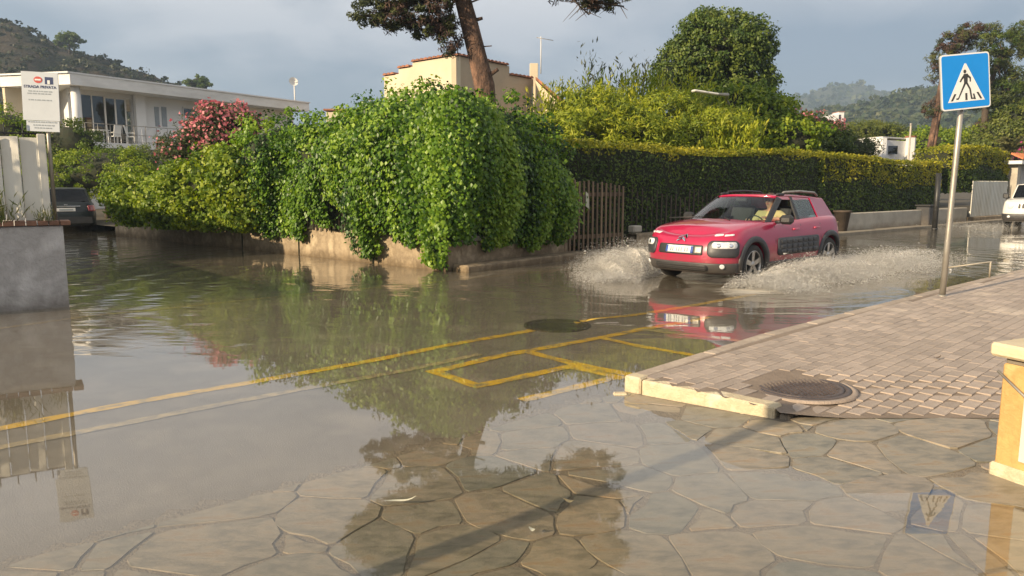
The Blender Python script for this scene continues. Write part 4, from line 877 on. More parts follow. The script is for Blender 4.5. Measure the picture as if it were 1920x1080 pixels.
        for s in (P['fa'], P['fa'] + P['wb']):
            for sd in (-1, 1):
                x = -(s - c.mid); rw_ = P['rw'] + .055; n = 40; vs = []
                for yy in (sd * (P['w'] - .34), sd * (P['w'] + .3)):
                    for j in range(n): vs.append((x + rw_ * math.cos(2 * PI * j / n), yy, P['rw'] + rw_ * math.sin(2 * PI * j / n)))
                cb.add(vs, [tuple(range(n)), tuple(range(2 * n - 1, n - 1, -1))] + [(j, (j + 1) % n, n + (j + 1) % n, n + j) for j in range(n)])
        cut = cb.build('cut', M['black'], None); md = tmp.modifiers.new('b', 'BOOLEAN'); md.operation = 'DIFFERENCE'; md.object = cut; md.solver = 'EXACT'
        dg = bpy.context.evaluated_depsgraph_get(); dg.update(); me2 = bpy.data.meshes.new_from_object(tmp.evaluated_get(dg)); me2.name = 'body'
        bpy.data.objects.remove(tmp); bpy.data.objects.remove(cut)
        bm = bmesh.new(); bm.from_mesh(me2); bmesh.ops.delete(bm, geom=[f for f in bm.faces if f.material_index == 1], context='FACES')
        for f in bm.faces:
            f.smooth = True
            cc = f.calc_center_median()
            for s in (P['fa'], P['fa'] + P['wb']):
                dx = cc.x + (s - c.mid); dz = cc.z - P['rw']
                if math.hypot(dx, dz) < P['rw'] + .05 and abs(f.normal.z) + abs(f.normal.x) + abs(f.normal.y) > 0: f.material_index = 2; f.smooth = False
        for e in bm.edges:
            if len(e.link_faces) == 2 and e.link_faces[0].normal.angle(e.link_faces[1].normal, 0) > .6: e.smooth = False
        bm.to_mesh(me2); bm.free(); me2.materials.clear()
        for q in (m, M['interior'], M['black']): me2.materials.append(q)
        o = bpy.data.objects.new('body', me2); C.objects.link(o); o.parent = c.root; return o
    def wheel(c, s, sd, spokes=5):
        P = c.P; r = P['rw']; x = -(s - c.mid); y0 = sd * (P['w'] - .015); ax = (0, sd, 0); ce = (x, y0, r); root = None
        mb = MB(); mb.lathe([(r * .64, -.20), (r * .92, -.20), (r * .99, -.17), (r, -.13), (r, -.06), (r * .985, -.03), (r * .93, -.004), (r * .80, .002), (r * .70, -.006), (r * .66, -.03), (r * .64, -.2)], ce, ax, 40)
        t = mb.build('wheel', M['tyre'], c.root, local=True)
        mb = MB(); mb.lathe([(r * .70, -.006), (r * .675, -.002), (r * .655, -.012), (r * .64, -.06), (r * .63, -.18)], ce, ax, 36)
        for k in range(spokes):
            a0 = 2 * PI * k / spokes + .3; u = Vector((math.cos(a0), 0, math.sin(a0))); w = Vector((-math.sin(a0), 0, math.cos(a0))); o = Vector((0, sd, 0)); cc = Vector(ce)
            for off, wd in ((0, 1),):
                q = [cc + u * r * .08 + w * r * .10 - o * .02, cc + u * r * .08 - w * r * .10 - o * .02, cc + u * r * .66 - w * r * .13 - o * .012, cc + u * r * .66 + w * r * .13 - o * .012]; mb.prism(q, o * -.022)
        mb.lathe([(.001, -.008), (r * .10, -.008), (r * .19, -.022), (r * .19, -.06)], ce, ax, 20); mb.build('rim', M['alloy'], t, local=True)
        mb = MB(); mb.lathe([(.001, -.10), (r * .62, -.10)], ce, ax, 24); mb.build('brake_disc', M['metal_dark'], t, local=True)
        return t
    def sidepts(c, pts, sd, off=0.0):
        P = c.P; out = []
        for s, z in pts:
            zb, zr = P['belt'], P['roofz']; t = (z - zb) / (zr - zb); y = P['yb'] + (P['yt'] - P['yb']) * t + P['ybulge'] * 4 * max(0, t) * (1 - min(1, t)) - .05 * max(0, (1.5 - s)) * (1 - t) - .10 * max(0, s - (P['L'] - 1.0)); out.append(Vector((-(s - c.mid), sd * (y + off), z)))
        return out
    def sideplate(c, name, pts, sd, m, parent=None, off=0.0, th=.03):
        mb = MB(); mb.prism(c.sidepts(pts, sd, off), (0, -sd * th, 0)); return mb.build(name, m, parent or c.root, local=True)

def ws_grid(bc, bs, tc, ts, yb, yt, zb, zt, mid, n=12, k=6, zc=.02, rev=False):
    """curved screen: bottom centre/side stations, top centre/side stations"""
    V = []; F = []
    for j in range(k + 1):
        t = j / k
        for i in range(n + 1):
            q = -1 + 2 * i / n; y = q * (yb + (yt - yb) * t); s = (bc + (bs - bc) * q * q) * (1 - t) + (tc + (ts - tc) * q * q) * t; z = zb + (zt - zb) * t + zc * (1 - q * q)
            s -= .05 * 4 * t * (1 - t) * (1 if not rev else -1); V.append((-(s - mid), y, z))
    F = [(j * (n + 1) + i, j * (n + 1) + i + 1, (j + 1) * (n + 1) + i + 1, (j + 1) * (n + 1) + i) for j in range(k) for i in range(n)]
    return V, F

def cabin(c, m, gl, pill=None, open_front_left=False):
    P = c.P; pill = pill or m; mid = c.mid; zb, zr = P['belt'], P['roofz']
    # windscreen
    V, F = ws_grid(P['wsb'], P['wsb'] + .24, P['wst'], P['wst'] + .10, P['yb'] - .05, P['yt'] - .035, zb - .01, zr - .025, mid); mb = MB(); mb.add(V, F, 0, True); mb.build('windscreen', gl, c.root, local=True)
    # roof
    n, k = 12, 14; V = []
    for j in range(k + 1):
        t = j / k
        for i in range(n + 1):
            q = -1 + 2 * i / n; s = (P['wst'] + .10 * q * q) * (1 - t) + (P['rr'] - .08 * q * q) * t; zz = zr + P['roofarc'] * 4 * t * (1 - t) - P.get('roofdrop', .06) * t * t + .03 * (1 - q ** 4) - .012; yy = q * (P['yt'] - .02 * abs(2 * t - 1) ** 3)
            V.append((-(s - mid), yy, zz))
    b = len(V); V += [(x, y, z - .04) for x, y, z in V]
    F = [(j * (n + 1) + i, j * (n + 1) + i + 1, (j + 1) * (n + 1) + i + 1, (j + 1) * (n + 1) + i) for j in range(k) for i in range(n)]; F += [tuple(b + x for x in f[::-1]) for f in F]
    ed = [i for i in range(n + 1)] + [j * (n + 1) + n for j in range(1, k + 1)] + [k * (n + 1) + i for i in range(n - 1, -1, -1)] + [j * (n + 1) for j in range(k - 1, 0, -1)]
    F += [(ed[i], ed[(i + 1) % len(ed)], b + ed[(i + 1) % len(ed)], b + ed[i]) for i in range(len(ed))]; mb = MB(); mb.add(V, F, 0, True); mb.build('roof', m, c.root, local=True)
    # rear screen
    V, F = ws_grid(P['L'] - .10, P['L'] - .28, P['rr'], P['rr'] - .08, P['yb'] - .07, P['yt'] - .04, zb, zr - P.get('roofdrop', .06) - .02, mid, rev=True); mb = MB(); mb.add(V, F, 0, True); mb.build('rear_window', gl, c.root, local=True)
    b0 = P['wsb'] + .20; t0 = P['wst'] + .08; zt = zr - .015
    for sd in (1, -1):
        c.sideplate('front_pillar', [(b0, zb - .03), (b0 + .15, zb - .03), (t0 + .13, zt - .04), (t0 + .02, zt)], sd, pill, off=.004)
        c.sideplate('roof_rail_panel', [(t0, zt + .005), (t0 + .1, zt - .045), (P['rr'] - .2, zt - P['roofdrop'] - .02), (P['rr'] - .02, zt - P['roofdrop'] + .02), ((t0 + P['rr']) / 2, zt + P['roofarc'] * .8)][::1], sd, m, off=.0)
        c.sideplate('centre_pillar', [(P['bp'], zb - .03), (P['bp'] + .10, zb - .03), (P['bp'] + .07, zt - .0), (P['bp'] - .0, zt - .0)], sd, pill, off=.006)
        q = P['qp']; c.sideplate('rear_pillar', [(q, zb - .03), (q - .10, zt - P['roofdrop'] * .6), (P['rr'] - .03, zt - P['roofdrop'] + .01), (P['L'] - .22, zb - .03)], sd, m, off=.003)
        fw = [(b0 + .13, zb), (P['bp'] + .01, zb), (P['bp'] + .01, zt - .025), (t0 + .12, zt - .035)]
        if not (open_front_left and sd == 1): c.sideplate('side_window', fw, sd, gl, off=-.012, th=.004)
        rw_ = [(P['bp'] + .09, zb), (q, zb), (q - .10, zt - P['roofdrop'] * .6 - .02), (P['bp'] + .07, zt - .025)]
        c.sideplate('side_window', rw_, sd, gl, off=-.012, th=.004)
    # inside
    mb = MB(); x0, x1 = -(P['deck0'] + .0 - mid), -(P['deck1'] - mid); mb.box(((x0 + x1) / 2, 0, .42), (abs(x0 - x1), 1.30, .05)); mb.box((x0 - .18, 0, .80), (.42, 1.36, .22)); mb.box((x1 + .2, 0, .72), (.4, 1.3, .4))
    for sd in (1, -1): mb.box(((x0 + x1) / 2, sd * (P['yb'] - .09), .68), (abs(x0 - x1), .04, .5))
    mb.build('cabin_lining', M['interior'], c.root, local=True)
    for sd in (1, -1):
        st = MB(); s = P['seat']; x = -(s - mid); st.bbox((x, sd * .36, .62), (.48, .48, .16), None, .04); st.bbox((x - .28, sd * .36, .93), (.14, .48, .60), (Vector((.97, 0, .25)), Vector((0, 1, 0)), Vector((-.25, 0, .97))), .04); st.bbox((x - .37, sd * .36, 1.30), (.09, .24, .18), None, .03); st.build('seat', M['interior'], c.root, local=True)
    st = MB(); x = -(s + .95 - mid); st.bbox((x, 0, .88), (.16, 1.2, .56), None, .04); st.build('rear_seat', M['interior'], c.root, local=True)
    st = MB(); x = -(P['seat'] - .46 - mid); st.lathe([(.17, 0), (.185, .012), (.17, .024), (.158, .012), (.17, 0)], (x, .36, .92), (-.90, 0, .42), 24); st.box((x, .36, .92), (.03, .30, .03)); st.build('steering_wheel', M['black'], c.root, local=True)

HEAD = Vector((-.748, -.664, 0)).normalized(); LEFT = Vector((-HEAD.y, HEAD.x, 0))
PR = dict(L=4.16, w=.865, fa=.86, wb=2.60, rw=.325, zb=.20, pf=2.9, af=.62, pr=2.8, ar=.55, crown=.045, deck0=1.16, deck1=3.75,
    ztop=[(0, .80), (.08, .84), (.25, .895), (.6, .94), (1.15, .985), (2.0, .99), (3.2, 1.03), (3.8, 1.03), (4.16, .98)],
    xf=[(0, .10), (.1, .04), (.3, .0), (.55, .0), (.75, .03), (.9, .08), (.97, .15), (1, .24)], xr=[(0, .08), (.2, .0), (.6, .0), (1, .10)],
    wv=[(0, .93), (.12, .975), (.35, 1.0), (.6, .995), (.8, .97), (.92, .94), (.97, .92), (1, .885)],
    belt=.985, roofz=1.415, yb=.765, yt=.585, ybulge=.012, wsb=1.08, wst=1.86, rr=3.66, roofarc=.022, roofdrop=.06, bp=2.36, qp=3.16, seat=2.15)
FLW = G(1399, 535); RLW = G(1553, 508)
cc = (FLW + RLW) / 2 - LEFT * .80; cc.z = 0.0
red = Car('red_car', cc, HEAD, 'raspberry red compact car with dark side panels splashing through the flooded road', PR)
red.body(M['redpaint']); cabin(red, M['redpaint'], M['glass'], M['black'], True)
for s in (PR['fa'], PR['fa'] + PR['wb']):
    for sd in (1, -1): red.wheel(s, sd)
A = red.sidea
# lower bumper band, sills, arch trims
def band(car, name, a0, a1, z0, z1, th, m, n=40, taper=None):
    mb = MB(); V = []
    for i in range(n + 1):
        a = a0 + (a1 - a0) * i / n
        for z, o in ((z0, -.03), (z0, th * .5), (z0 + .02, th), (z1 - .02, th), (z1, th * .5), (z1, -.03)): V.append(car.proj(a, z, o))
    F = [(i * 6 + k, (i + 1) * 6 + k, (i + 1) * 6 + k + 1, i * 6 + k + 1) for i in range(n) for k in range(5)] + [tuple(range(6)), tuple(n * 6 + k for k in range(6))]
    mb.add(V, F, 0, True); return mb.build(name, m, car.root, local=True)
band(red, 'front_bumper', -1.02, 1.02, .205, .375, .022, M['bumpgrey'])
red.patch('lower_grille', red.rect(-.52, .52, .235, .345, .04), .030, M['black'])
for k in range(3): red.patch('grille_bar', red.rect(-.5, .5, .255 + k * .03, .263 + k * .03, .003, 1), .034, M['bumpgrey'])
for sd in (1, -1):
    band(red, 'sill', sd * A(1.25), sd * A(3.05), .20, .34, .016, M['bumpgrey'])
    band(red, 'rear_bumper', sd * A(3.82), sd * (red.total - .01), .20, .46, .02, M['bumpgrey'])
    for s in (PR['fa'], PR['fa'] + PR['wb']):
        mb = MB(); V = []; n = 30; R0, R1 = PR['rw'] + .045, PR['rw'] + .135
        for i in range(n + 1):
            t = -.30 + (PI + .6) * i / n
            for R_, o in ((R0, -.04), (R0, .016), (R0 + .02, .024), (R1 - .02, .022), (R1, .012), (R1, -.02)): V.append(red.proj(sd * A(s + R_ * math.cos(t)), max(.205, PR['rw'] + R_ * math.sin(t)), o))
        mb.add(V, [(i * 6 + k, (i + 1) * 6 + k, (i + 1) * 6 + k + 1, i * 6 + k + 1) for i in range(n) for k in range(5)], 0, True); mb.build('arch_trim', M['bumpgrey'], red.root, local=True)
    # headlamp pod wrapping the corner, slim running lights above
    pod = red.patch('headlight_surround', red.rect(sd * .50, sd * 1.03, .47, .735, .085, 4) if sd > 0 else red.rect(-1.03, -.50, .47, .735, .085, 4), .024, M['bumpgrey'])
    lz = red.patch('headlight', red.rect(.57, .98, .61, .715, .045, 4) if sd > 0 else red.rect(-.98, -.57, .61, .715, .045, 4), .036, M['lamp'])
    for q in (.68, .86): red.patch('reflector', [(sd * q + .036 * math.cos(t * PI / 6), .662 + .036 * math.sin(t * PI / 6)) for t in range(12)], .041, M['chrome'], lz)
    for x0, x1 in ((.58, .74), (.76, .94)): red.patch('running_light', red.rect(x0, x1, .800, .828, .012, 3, sk=.07) if sd > 0 else [(-a, z) for a, z in red.rect(x0, x1, .800, .828, .012, 3, sk=.07)], .008, M['lamp'])
    red.patch('fog_light', [(sd * .74 + .040 * math.cos(t * PI / 6), .325 + .040 * math.sin(t * PI / 6)) for t in range(12)], .034, M['lamp'])
    # air-cushion side panel with raised cells
    ap = red.patch('side_bump_panel', [(sd * a, z) for a, z in red.rect(A(1.56), A(3.00), .43, .725, .07, 4)], .020, M['bumpgrey'])
    for i in range(7):
        for j in range(3):
            a0 = A(1.64) + i * (A(2.92) - A(1.64)) / 7; red.patch('bump_cell', [(sd * a, z) for a, z in rr(a0 + .008, a0 + .165, .452 + j * .086, .452 + j * .086 + .070, .018, 2)], .031, M['bumpgrey'], ap, n_in=1)
    for s in (1.50, 2.38, 3.08): # door gaps
        red.patch('door_seam', [(sd * A(s + .0), .36), (sd * A(s + .014), .36), (sd * A(s + .014), .68), (sd * A(s + .014), .93), (sd * A(s), .93), (sd * A(s), .68)], .0015, M['black'], n_in=0, emb=.01)
    for s in (2.20, 2.94): red.patch('door_handle', [(sd * a, z) for a, z in red.rect(A(s - .10), A(s + .09), .835, .868, .014)], .030, M['redpaint'])
    # mirror
    mb = MB(); mb.bbox((-(1.62 - red.mid), sd * .97, 1.03), (.15, .22, .155), (Vector((1, .15 * sd, 0)).normalized(), Vector((-.15 * sd, 1, 0)).normalized(), Vector((0, 0, 1))), .045); mb.tube([(-(1.60 - red.mid), sd * .78, .985), (-(1.62 - red.mid), sd * .90, .995)], .028, 8); mb.build('wing_mirror', M['black'], red.root, local=True)
    # roof bar
    pts = [(-(2.18 - red.mid), sd * .545, 1.425), (-(2.24 - red.mid), sd * .55, 1.478), (-(2.8 - red.mid), sd * .55, 1.490), (-(3.36 - red.mid), sd * .545, 1.462), (-(3.48 - red.mid), sd * .54, 1.405)]
    mb = MB(); mb.tube(pts, .020, 8); mb.build('roof_bar', M['metal_grey'] if sd > 0 else M['black'], red.root, local=True)
    mb = MB(); mb.bbox((-(2.12 - red.mid), sd * .55, 1.440), (.22, .06, .05), None, .015); mb.build('roof_bar_foot', M['black'], red.root, local=True)
    red.patch('tail_light', [(sd * a, z) for a, z in red.rect(A(3.98), A(4.08) + .25, .72, .90, .04)], .012, M['red_lamp'])
red.patch('plate_recess', red.rect(-.43, .43, .495, .655, .03), .006, M['black'])
pt = red.patch('number_plate', red.rect(-.26, .26, .52, .635, .008, 2), .016, M['plate'], n_in=1)
for sd in (1, -1): red.patch('plate_end_band', red.rect(sd * .24 - .022, sd * .24 + .022, .523, .632, .006, 2), .019, M['plate_blue'], pt)
for k, (x, w) in enumerate(((-.16, .030), (-.12, .026), (-.045, .022), (.0, .026), (.045, .024), (.115, .028), (.16, .026))):
    red.patch('plate_mark', red.rect(x - w / 2, x + w / 2, .543, .61, .004, 1), .019, M['inkgrey'], pt, n_in=0)
red.patch('plate_side_insert', red.rect(.285, .405, .525, .63, .008, 2), .010, M['metal_grey'])
for dz in (0, .045):
    mb = MB(); V = [red.proj(a, z + dz, .012) for a, z in ((-.085, .700), (0, .745), (.085, .700), (.085, .722), (0, .768), (-.085, .722))]
    n = Vector((1, 0, 0)) * .014; mb.prism(V[:3] + V[3:], n); mb.build('chevron_emblem', M['chrome'], red.root, local=True)
# bonnet crease lines and wipers
mb = MB()
for sd in (1, -1): mb.tube([(-(1.02 - red.mid), sd * .62 - .35, 1.02), (-(1.12 - red.mid), sd * .2 - .1, 1.055)], .010, 6)
mb.build('wiper', M['black'], red.root, local=True)
mb = MB(); mb.bbox((-(1.80 - red.mid), 0, 1.345), (.04, .20, .06), None, .01); mb.build('inside_mirror', M['black'], red.root, local=True)

# driver, elbow on the sill of the open window -----------------------
def skin_body(name, joints, edges, m, parent, sub=2):
    me = bpy.data.meshes.new(name); me.from_pydata([j[0] for j in joints], edges, []); o = bpy.data.objects.new(name, me); C.objects.link(o)
    md = o.modifiers.new('s', 'SKIN'); sv = me.skin_vertices[0].data
    for i, j in enumerate(joints): sv[i].radius = (j[1], j[2] if len(j) > 2 else j[1]); sv[i].use_root = (i == 0)
    m2 = o.modifiers.new('u', 'SUBSURF'); m2.levels = sub
    dg = bpy.context.evaluated_depsgraph_get(); r = bpy.data.meshes.new_from_object(o.evaluated_get(dg)); bpy.data.objects.remove(o)
    for p in r.polygons: p.use_smooth = True
    return link(name, r, parent, [m])
dr = thing('person', cc, 'driver in a yellow shirt seated behind the wheel of the red car', 'person', None, math.atan2(HEAD.y, HEAD.x))
sx_ = -(PR['seat'] - red.mid)
def L3(x, y, z): return (sx_ + x + .10, .33 + y, z)
J = [(L3(-.14, 0, .74), .15, .13), (L3(-.16, 0, .92), .14, .12), (L3(-.17, 0, 1.10), .15, .12), (L3(-.165, 0, 1.17), .055), (L3(-.15, 0, 1.22), .052), (L3(-.13, 0, 1.29), .085, .078), (L3(-.125, 0, 1.35), .083, .080), (L3(-.135, 0, 1.40), .06),
     (L3(-.16, .19, 1.09), .062), (L3(-.10, .36, .99), .046), (L3(.14, .33, 1.02), .034), (L3(.26, .20, 1.04), .026), (L3(.31, .16, 1.05), .024),
     (L3(-.16, -.19, 1.09), .062), (L3(-.02, -.26, .90), .046), (L3(.18, -.20, .95), .034), (L3(.28, -.15, 1.00), .024),
     (L3(.12, .09, .73), .085), (L3(.35, .10, .72), .07), (L3(.5, .10, .52), .05), (L3(.12, -.09, .73), .085), (L3(.35, -.10, .72), .07), (L3(.5, -.10, .52), .05)]
E_ = [(0, 1), (1, 2), (2, 3), (3, 4), (4, 5), (5, 6), (6, 7), (2, 8), (8, 9), (9, 10), (10, 11), (11, 12), (2, 13), (13, 14), (14, 15), (15, 16), (0, 17), (17, 18), (18, 19), (0, 20), (20, 21), (21, 22)]
for b, (x, y, z) in ((12, (.31, .16, 1.05)), (16, (.28, -.15, 1.00))):
    for k in range(4):
        i = len(J); J += [(L3(x + .035, y + (k - 1.5) * .022, z + .012 - .004 * k), .009), (L3(x + .05, y + (k - 1.5) * .022, z - .02), .008)]; E_ += [(b, i), (i, i + 1)]
skin_body('body', J, E_, M['skin'], dr)
# face, hair, shirt
mb = MB(); mb.bbox(L3(-.045, 0, 1.315), (.03, .026, .045), None, .008); mb.build('nose', M['skin'], dr, local=True)
for s in (1, -1):
    mb = MB(); mb.lathe([(.001, .006), (.010, .004), (.013, 0)], L3(-.054, s * .032, 1.335), (1, 0, 0), 8); mb.build('eye', M['black'], dr, local=True)
    mb = MB(); mb.bbox(L3(-.13, s * .088, 1.32), (.035, .014, .055), None, .006); mb.build('ear', M['skin'], dr, local=True)
mb = MB(); mb.bbox(L3(-.052, 0, 1.275), (.012, .05, .010), None, .003); mb.build('mouth', M['inkred'], dr, local=True)
h = core('hair', (0, 0, 0), (.105, .098, .085), None, M['hair'], 4, .05); h.parent = dr; h.location = L3(-.155, 0, 1.385)
JS = [(L3(-.14, 0, .74), .17, .15), (L3(-.16, 0, .92), .165, .14), (L3(-.17, 0, 1.09), .165, .135), (L3(-.165, .01, 1.14), .07), (L3(-.16, .19, 1.09), .080), (L3(-.10, .34, 1.00), .068), (L3(.0, .345, 1.01), .056), (L3(-.16, -.19, 1.09), .080), (L3(-.04, -.25, .93), .066)]
skin_body('shirt', JS, [(0, 1), (1, 2), (2, 3), (2, 4), (4, 5), (5, 6), (2, 7), (7, 8)], M['shirt'], dr)

# white car on the right edge ----------------------------------------
PW = dict(L=4.23, w=.90, fa=.85, wb=2.57, rw=.35, zb=.27, pf=5.0, af=.45, pr=5, ar=.4, crown=.03, deck0=1.15, deck1=3.9,
    ztop=[(0, 1.0), (.1, 1.04), (.4, 1.08), (1.2, 1.12), (3.5, 1.14), (4.23, 1.12)], xf=[(0, .10), (.2, .02), (.5, 0), (.9, .02), (.97, .05), (1, .12)], xr=[(0, .05), (.5, 0), (1, .08)],
    wv=[(0, .94), (.2, 1), (.6, 1), (.9, .96), (1, .90)], belt=1.11, roofz=1.64, yb=.80, yt=.68, ybulge=.0, wsb=1.15, wst=1.62, rr=3.95, roofarc=.01, roofdrop=.03, bp=2.35, qp=3.3, seat=2.15)
q = G(1872, 427); wh = Vector((-.66, -.751, 0)); wl = Vector((-wh.y, wh.x, 0)); wc = q + wl * (.93) * 1 - wh * 2.1
wc = q - wl * -.95 - wh * 2.1; wc.z = -.03
wcar = Car('white_car', wc, wh, 'white boxy off-road car with upright slotted grille approaching at the right edge', PW)
wcar.body(M['whitepaint']); cabin(wcar, M['whitepaint'], M['dkglass'])
for s in (PW['fa'], PW['fa'] + PW['wb']):
    for sd in (1, -1): wcar.wheel(s, sd)
band(wcar, 'front_bumper', -1.0, 1.0, .28, .56, .03, M['bumpgrey'])
for k in range(7): wcar.patch('grille_slot', wcar.rect(-.36 + k * .12 - .035, -.36 + k * .12 + .035, .76, .93, .02, 2), .006, M['black'])
for sd in (1, -1):
    wcar.patch('headlight', [(sd * .64 + .10 * math.cos(t * PI / 8), .85 + .10 * math.sin(t * PI / 8)) for t in range(16)], .02, M['lamp'])
    wcar.patch('fog_light', [(sd * .66 + .05 * math.cos(t * PI / 6), .45 + .05 * math.sin(t * PI / 6)) for t in range(12)], .04, M['lamp'])
    mb = MB(); mb.bbox((-(1.5 - wcar.mid), sd * 1.0, 1.2), (.14, .2, .2), None, .03); mb.build('wing_mirror', M['black'], wcar.root, local=True)
    band(wcar, 'sill', sd * wcar.sidea(1.3), sd * wcar.sidea(3.0), .27, .42, .016, M['bumpgrey'])
wcar.patch('number_plate', wcar.rect(-.25, .25, .60, .71, .01, 2), .016, M['plate'])

# dark parked car seen from behind in the side street -----------------
PD = dict(PR); PD.update(L=4.2, w=.88, pf=2.8, pr=3.4, ar=.42, zb=.22, crown=.03, ztop=[(0, .8), (.3, .88), (1.15, .97), (3.3, 1.0), (4.2, 1.0)], belt=.99, roofz=1.47, yb=.78, yt=.62, rr=3.75, roofdrop=.03)
dh = Vector((-.50, .866, 0)); dq = W(128, 440, 25.2); dq.z = 0
dc_ = dq + dh * 2.0; dc_.z = .0
dcar = Car('dark_car', (dc_.x, dc_.y, .0), dh, 'dark green parked car seen from behind in the shaded side street', PD)
dcar.body(M['darkpaint']); cabin(dcar, M['darkpaint'], M['dkglass'])
for s in (PD['fa'], PD['fa'] + PD['wb']):
    for sd in (1, -1): dcar.wheel(s, sd)
T = dcar.total
for sd in (1, -1): dcar.patch('tail_light', [(sd * a, z) for a, z in dcar.rect(T - .98, T - .66, .70, .90, .03)], .015, M['red_lamp'])
def rear_patch(car, name, y0, y1, z0, z1, m, th=.02):
    x = -(car.P['L'] - car.mid) - .004; mb = MB(); mb.bbox((x, (y0 + y1) / 2, (z0 + z1) / 2), (th, y1 - y0, z1 - z0), None, .004); return mb.build(name, m, car.root, local=True)
rear_patch(dcar, 'chrome_strip', -.42, .42, .865, .895, M['chrome']); pl_ = rear_patch(dcar, 'number_plate', -.27, .27, .71, .82, M['plate'])
rear_patch(dcar, 'badge', -.05, .05, .91, .95, M['chrome']); rear_patch(dcar, 'rear_bumper', -.75, .75, .30, .52, M['black'], .03)
mb = MB(); mb.box((-(dcar.P['L'] - dcar.mid) - .016, 0, .765), (.006, .40, .05)); mb.build('plate_lettering', M['inkgrey'], pl_, local=True)
#PART4
# ================================================================== VEGETATION
def at(px, py, Y): return tuple(W(px, py, Y))
# vine mound over the wall corner -------------------------------------
vm = thing('vine_mound', (WC.x, WC.y, 0), 'huge green creeper mound draped over the wall corner in hanging strands', 'vine')
def blob(px, py, Y, rx, ry, rz): return (at(px, py, Y), (rx, ry, rz))
VB = [blob(800, 284, 16.0, 1.75, 1.5, 1.22), blob(715, 300, 17.0, 1.2, 1.4, 1.20), blob(905, 288, 16.6, 1.5, 1.5, 1.15), blob(975, 320, 17.3, 1.05, 1.2, 1.05), blob(540, 302, 18.3, 1.35, 1.2, 1.05), blob(610, 305, 17.6, .9, 1.1, .90), blob(800, 360, 16.1, 1.7, 1.2, .9)]
P, Nn, T = crown_pts(VB, 1700, 44, .23, 11, .5, spread=(.66, 1.13))
leaves('foliage', P, Nn, .078 * RNG.uniform(.55, 1.35, len(P)), M['vine'], vm, tint=np.clip((T - .5) * 1.9 + .48, 0, 1), seed=2, aspect=.85, droop=.5, spread=.5)
for i, (c, R) in enumerate(VB): core('inner_twigs', c, [q * .80 for q in R], vm, seed=i)
# strands: hang from a rim line that follows wall and mound
r = np.random.default_rng(21); rim = []
def rim_at(t):       # t 0..1 left leg (far -> corner), 1..1.6 right leg
    if t < 1: p = WC + WD * (1 - t) * 9.0 + nW * .12
    else: p = WC + (H0 - WC).normalized() * (t - 1) / .6 * 3.3 + Vector((.70, -.71, 0)) * .12
    return p
Ps = []; Ns = []; Ts = []; Ax = []
long_ = {.985: .06, .955: .10, .75: .12, .78: .2, 1.42: .22, 1.45: .3, 1.38: .35, .90: .42, .86: .5, 1.30: .45}
grp = np.sort(r.uniform(.08, 1.60, 46)); gb = r.uniform(.05, 1.5, 46); gl_ = np.clip(r.normal(.62, .22, 46), .30, 1.2); gt_ = r.normal(0, .16, 46)
for k in range(380):
    gi = int(r.integers(46)); t = float(np.clip(grp[gi] + r.normal(0, .010), .06, 1.60)); low = None
    if k < len(long_) * 3: t0 = list(long_)[k // 3]; t = t0 + r.normal(0, .006); low = long_[t0]
    p = rim_at(t); px = 960 + FPX * p.x / (p.y / math.cos(PITCH)); o = nW if t < 1 else Vector((.70, -.71, 0))
    if abs(t - 1) < .12: o = Vector((.05, -1, 0))
    top = np.interp(t, [0, .15, .3, .45, .6, .75, 1.0, 1.25, 1.45, 1.6], [1.7, 2.0, 2.7, 2.8, 2.6, 3.1, 3.2, 3.1, 2.6, 1.9]) + r.normal(0, .1)
    lo = low if low is not None else gl_[gi] + abs(r.normal(0, .22))
    if top - lo < .4: lo = top - .5
    n = int((top - lo) * (230 if low is not None else 175)); z = r.uniform(lo, top, n); f = (top - z) / max(.1, top - lo); ph = r.uniform(0, 6)
    wob = .07 * np.sin(z * 2.3 + ph); bulge = .34 * np.sin(PI * np.clip(f, 0, 1)) ** .6 * (gb[gi] + r.normal(0, .08)); taper = .085 * (1 - .6 * f ** 3) + .02
    inset = -.45 * (1 - f) ** 3
    along = (WD if t < 1 else (H0 - WC).normalized())
    q = np.column_stack([p.x + o.x * (bulge + inset) + along.x * wob, p.y + o.y * (bulge + inset) + along.y * wob, z]) + r.normal(0, 1, (n, 3)) * taper[:, None] * np.array([1, 1, .3])
    Ps.append(q); Ns.append(np.tile([o.x, o.y, .35], (n, 1))); Ts.append(np.full(n, np.clip(r.normal(.5 + gt_[gi], .18), .02, 1.0)) + .12 * f * 0)
P = np.concatenate(Ps); Nn = np.concatenate(Ns); T = np.concatenate(Ts)
leaves('hanging_strands', P, Nn, .078 * RNG.uniform(.55, 1.35, len(P)), M['vine'], vm, tint=np.clip(T, 0, 1), seed=5, aspect=.85, droop=1.0, spread=.45, axis=np.tile([0, 0, -1.0], (len(P), 1)))
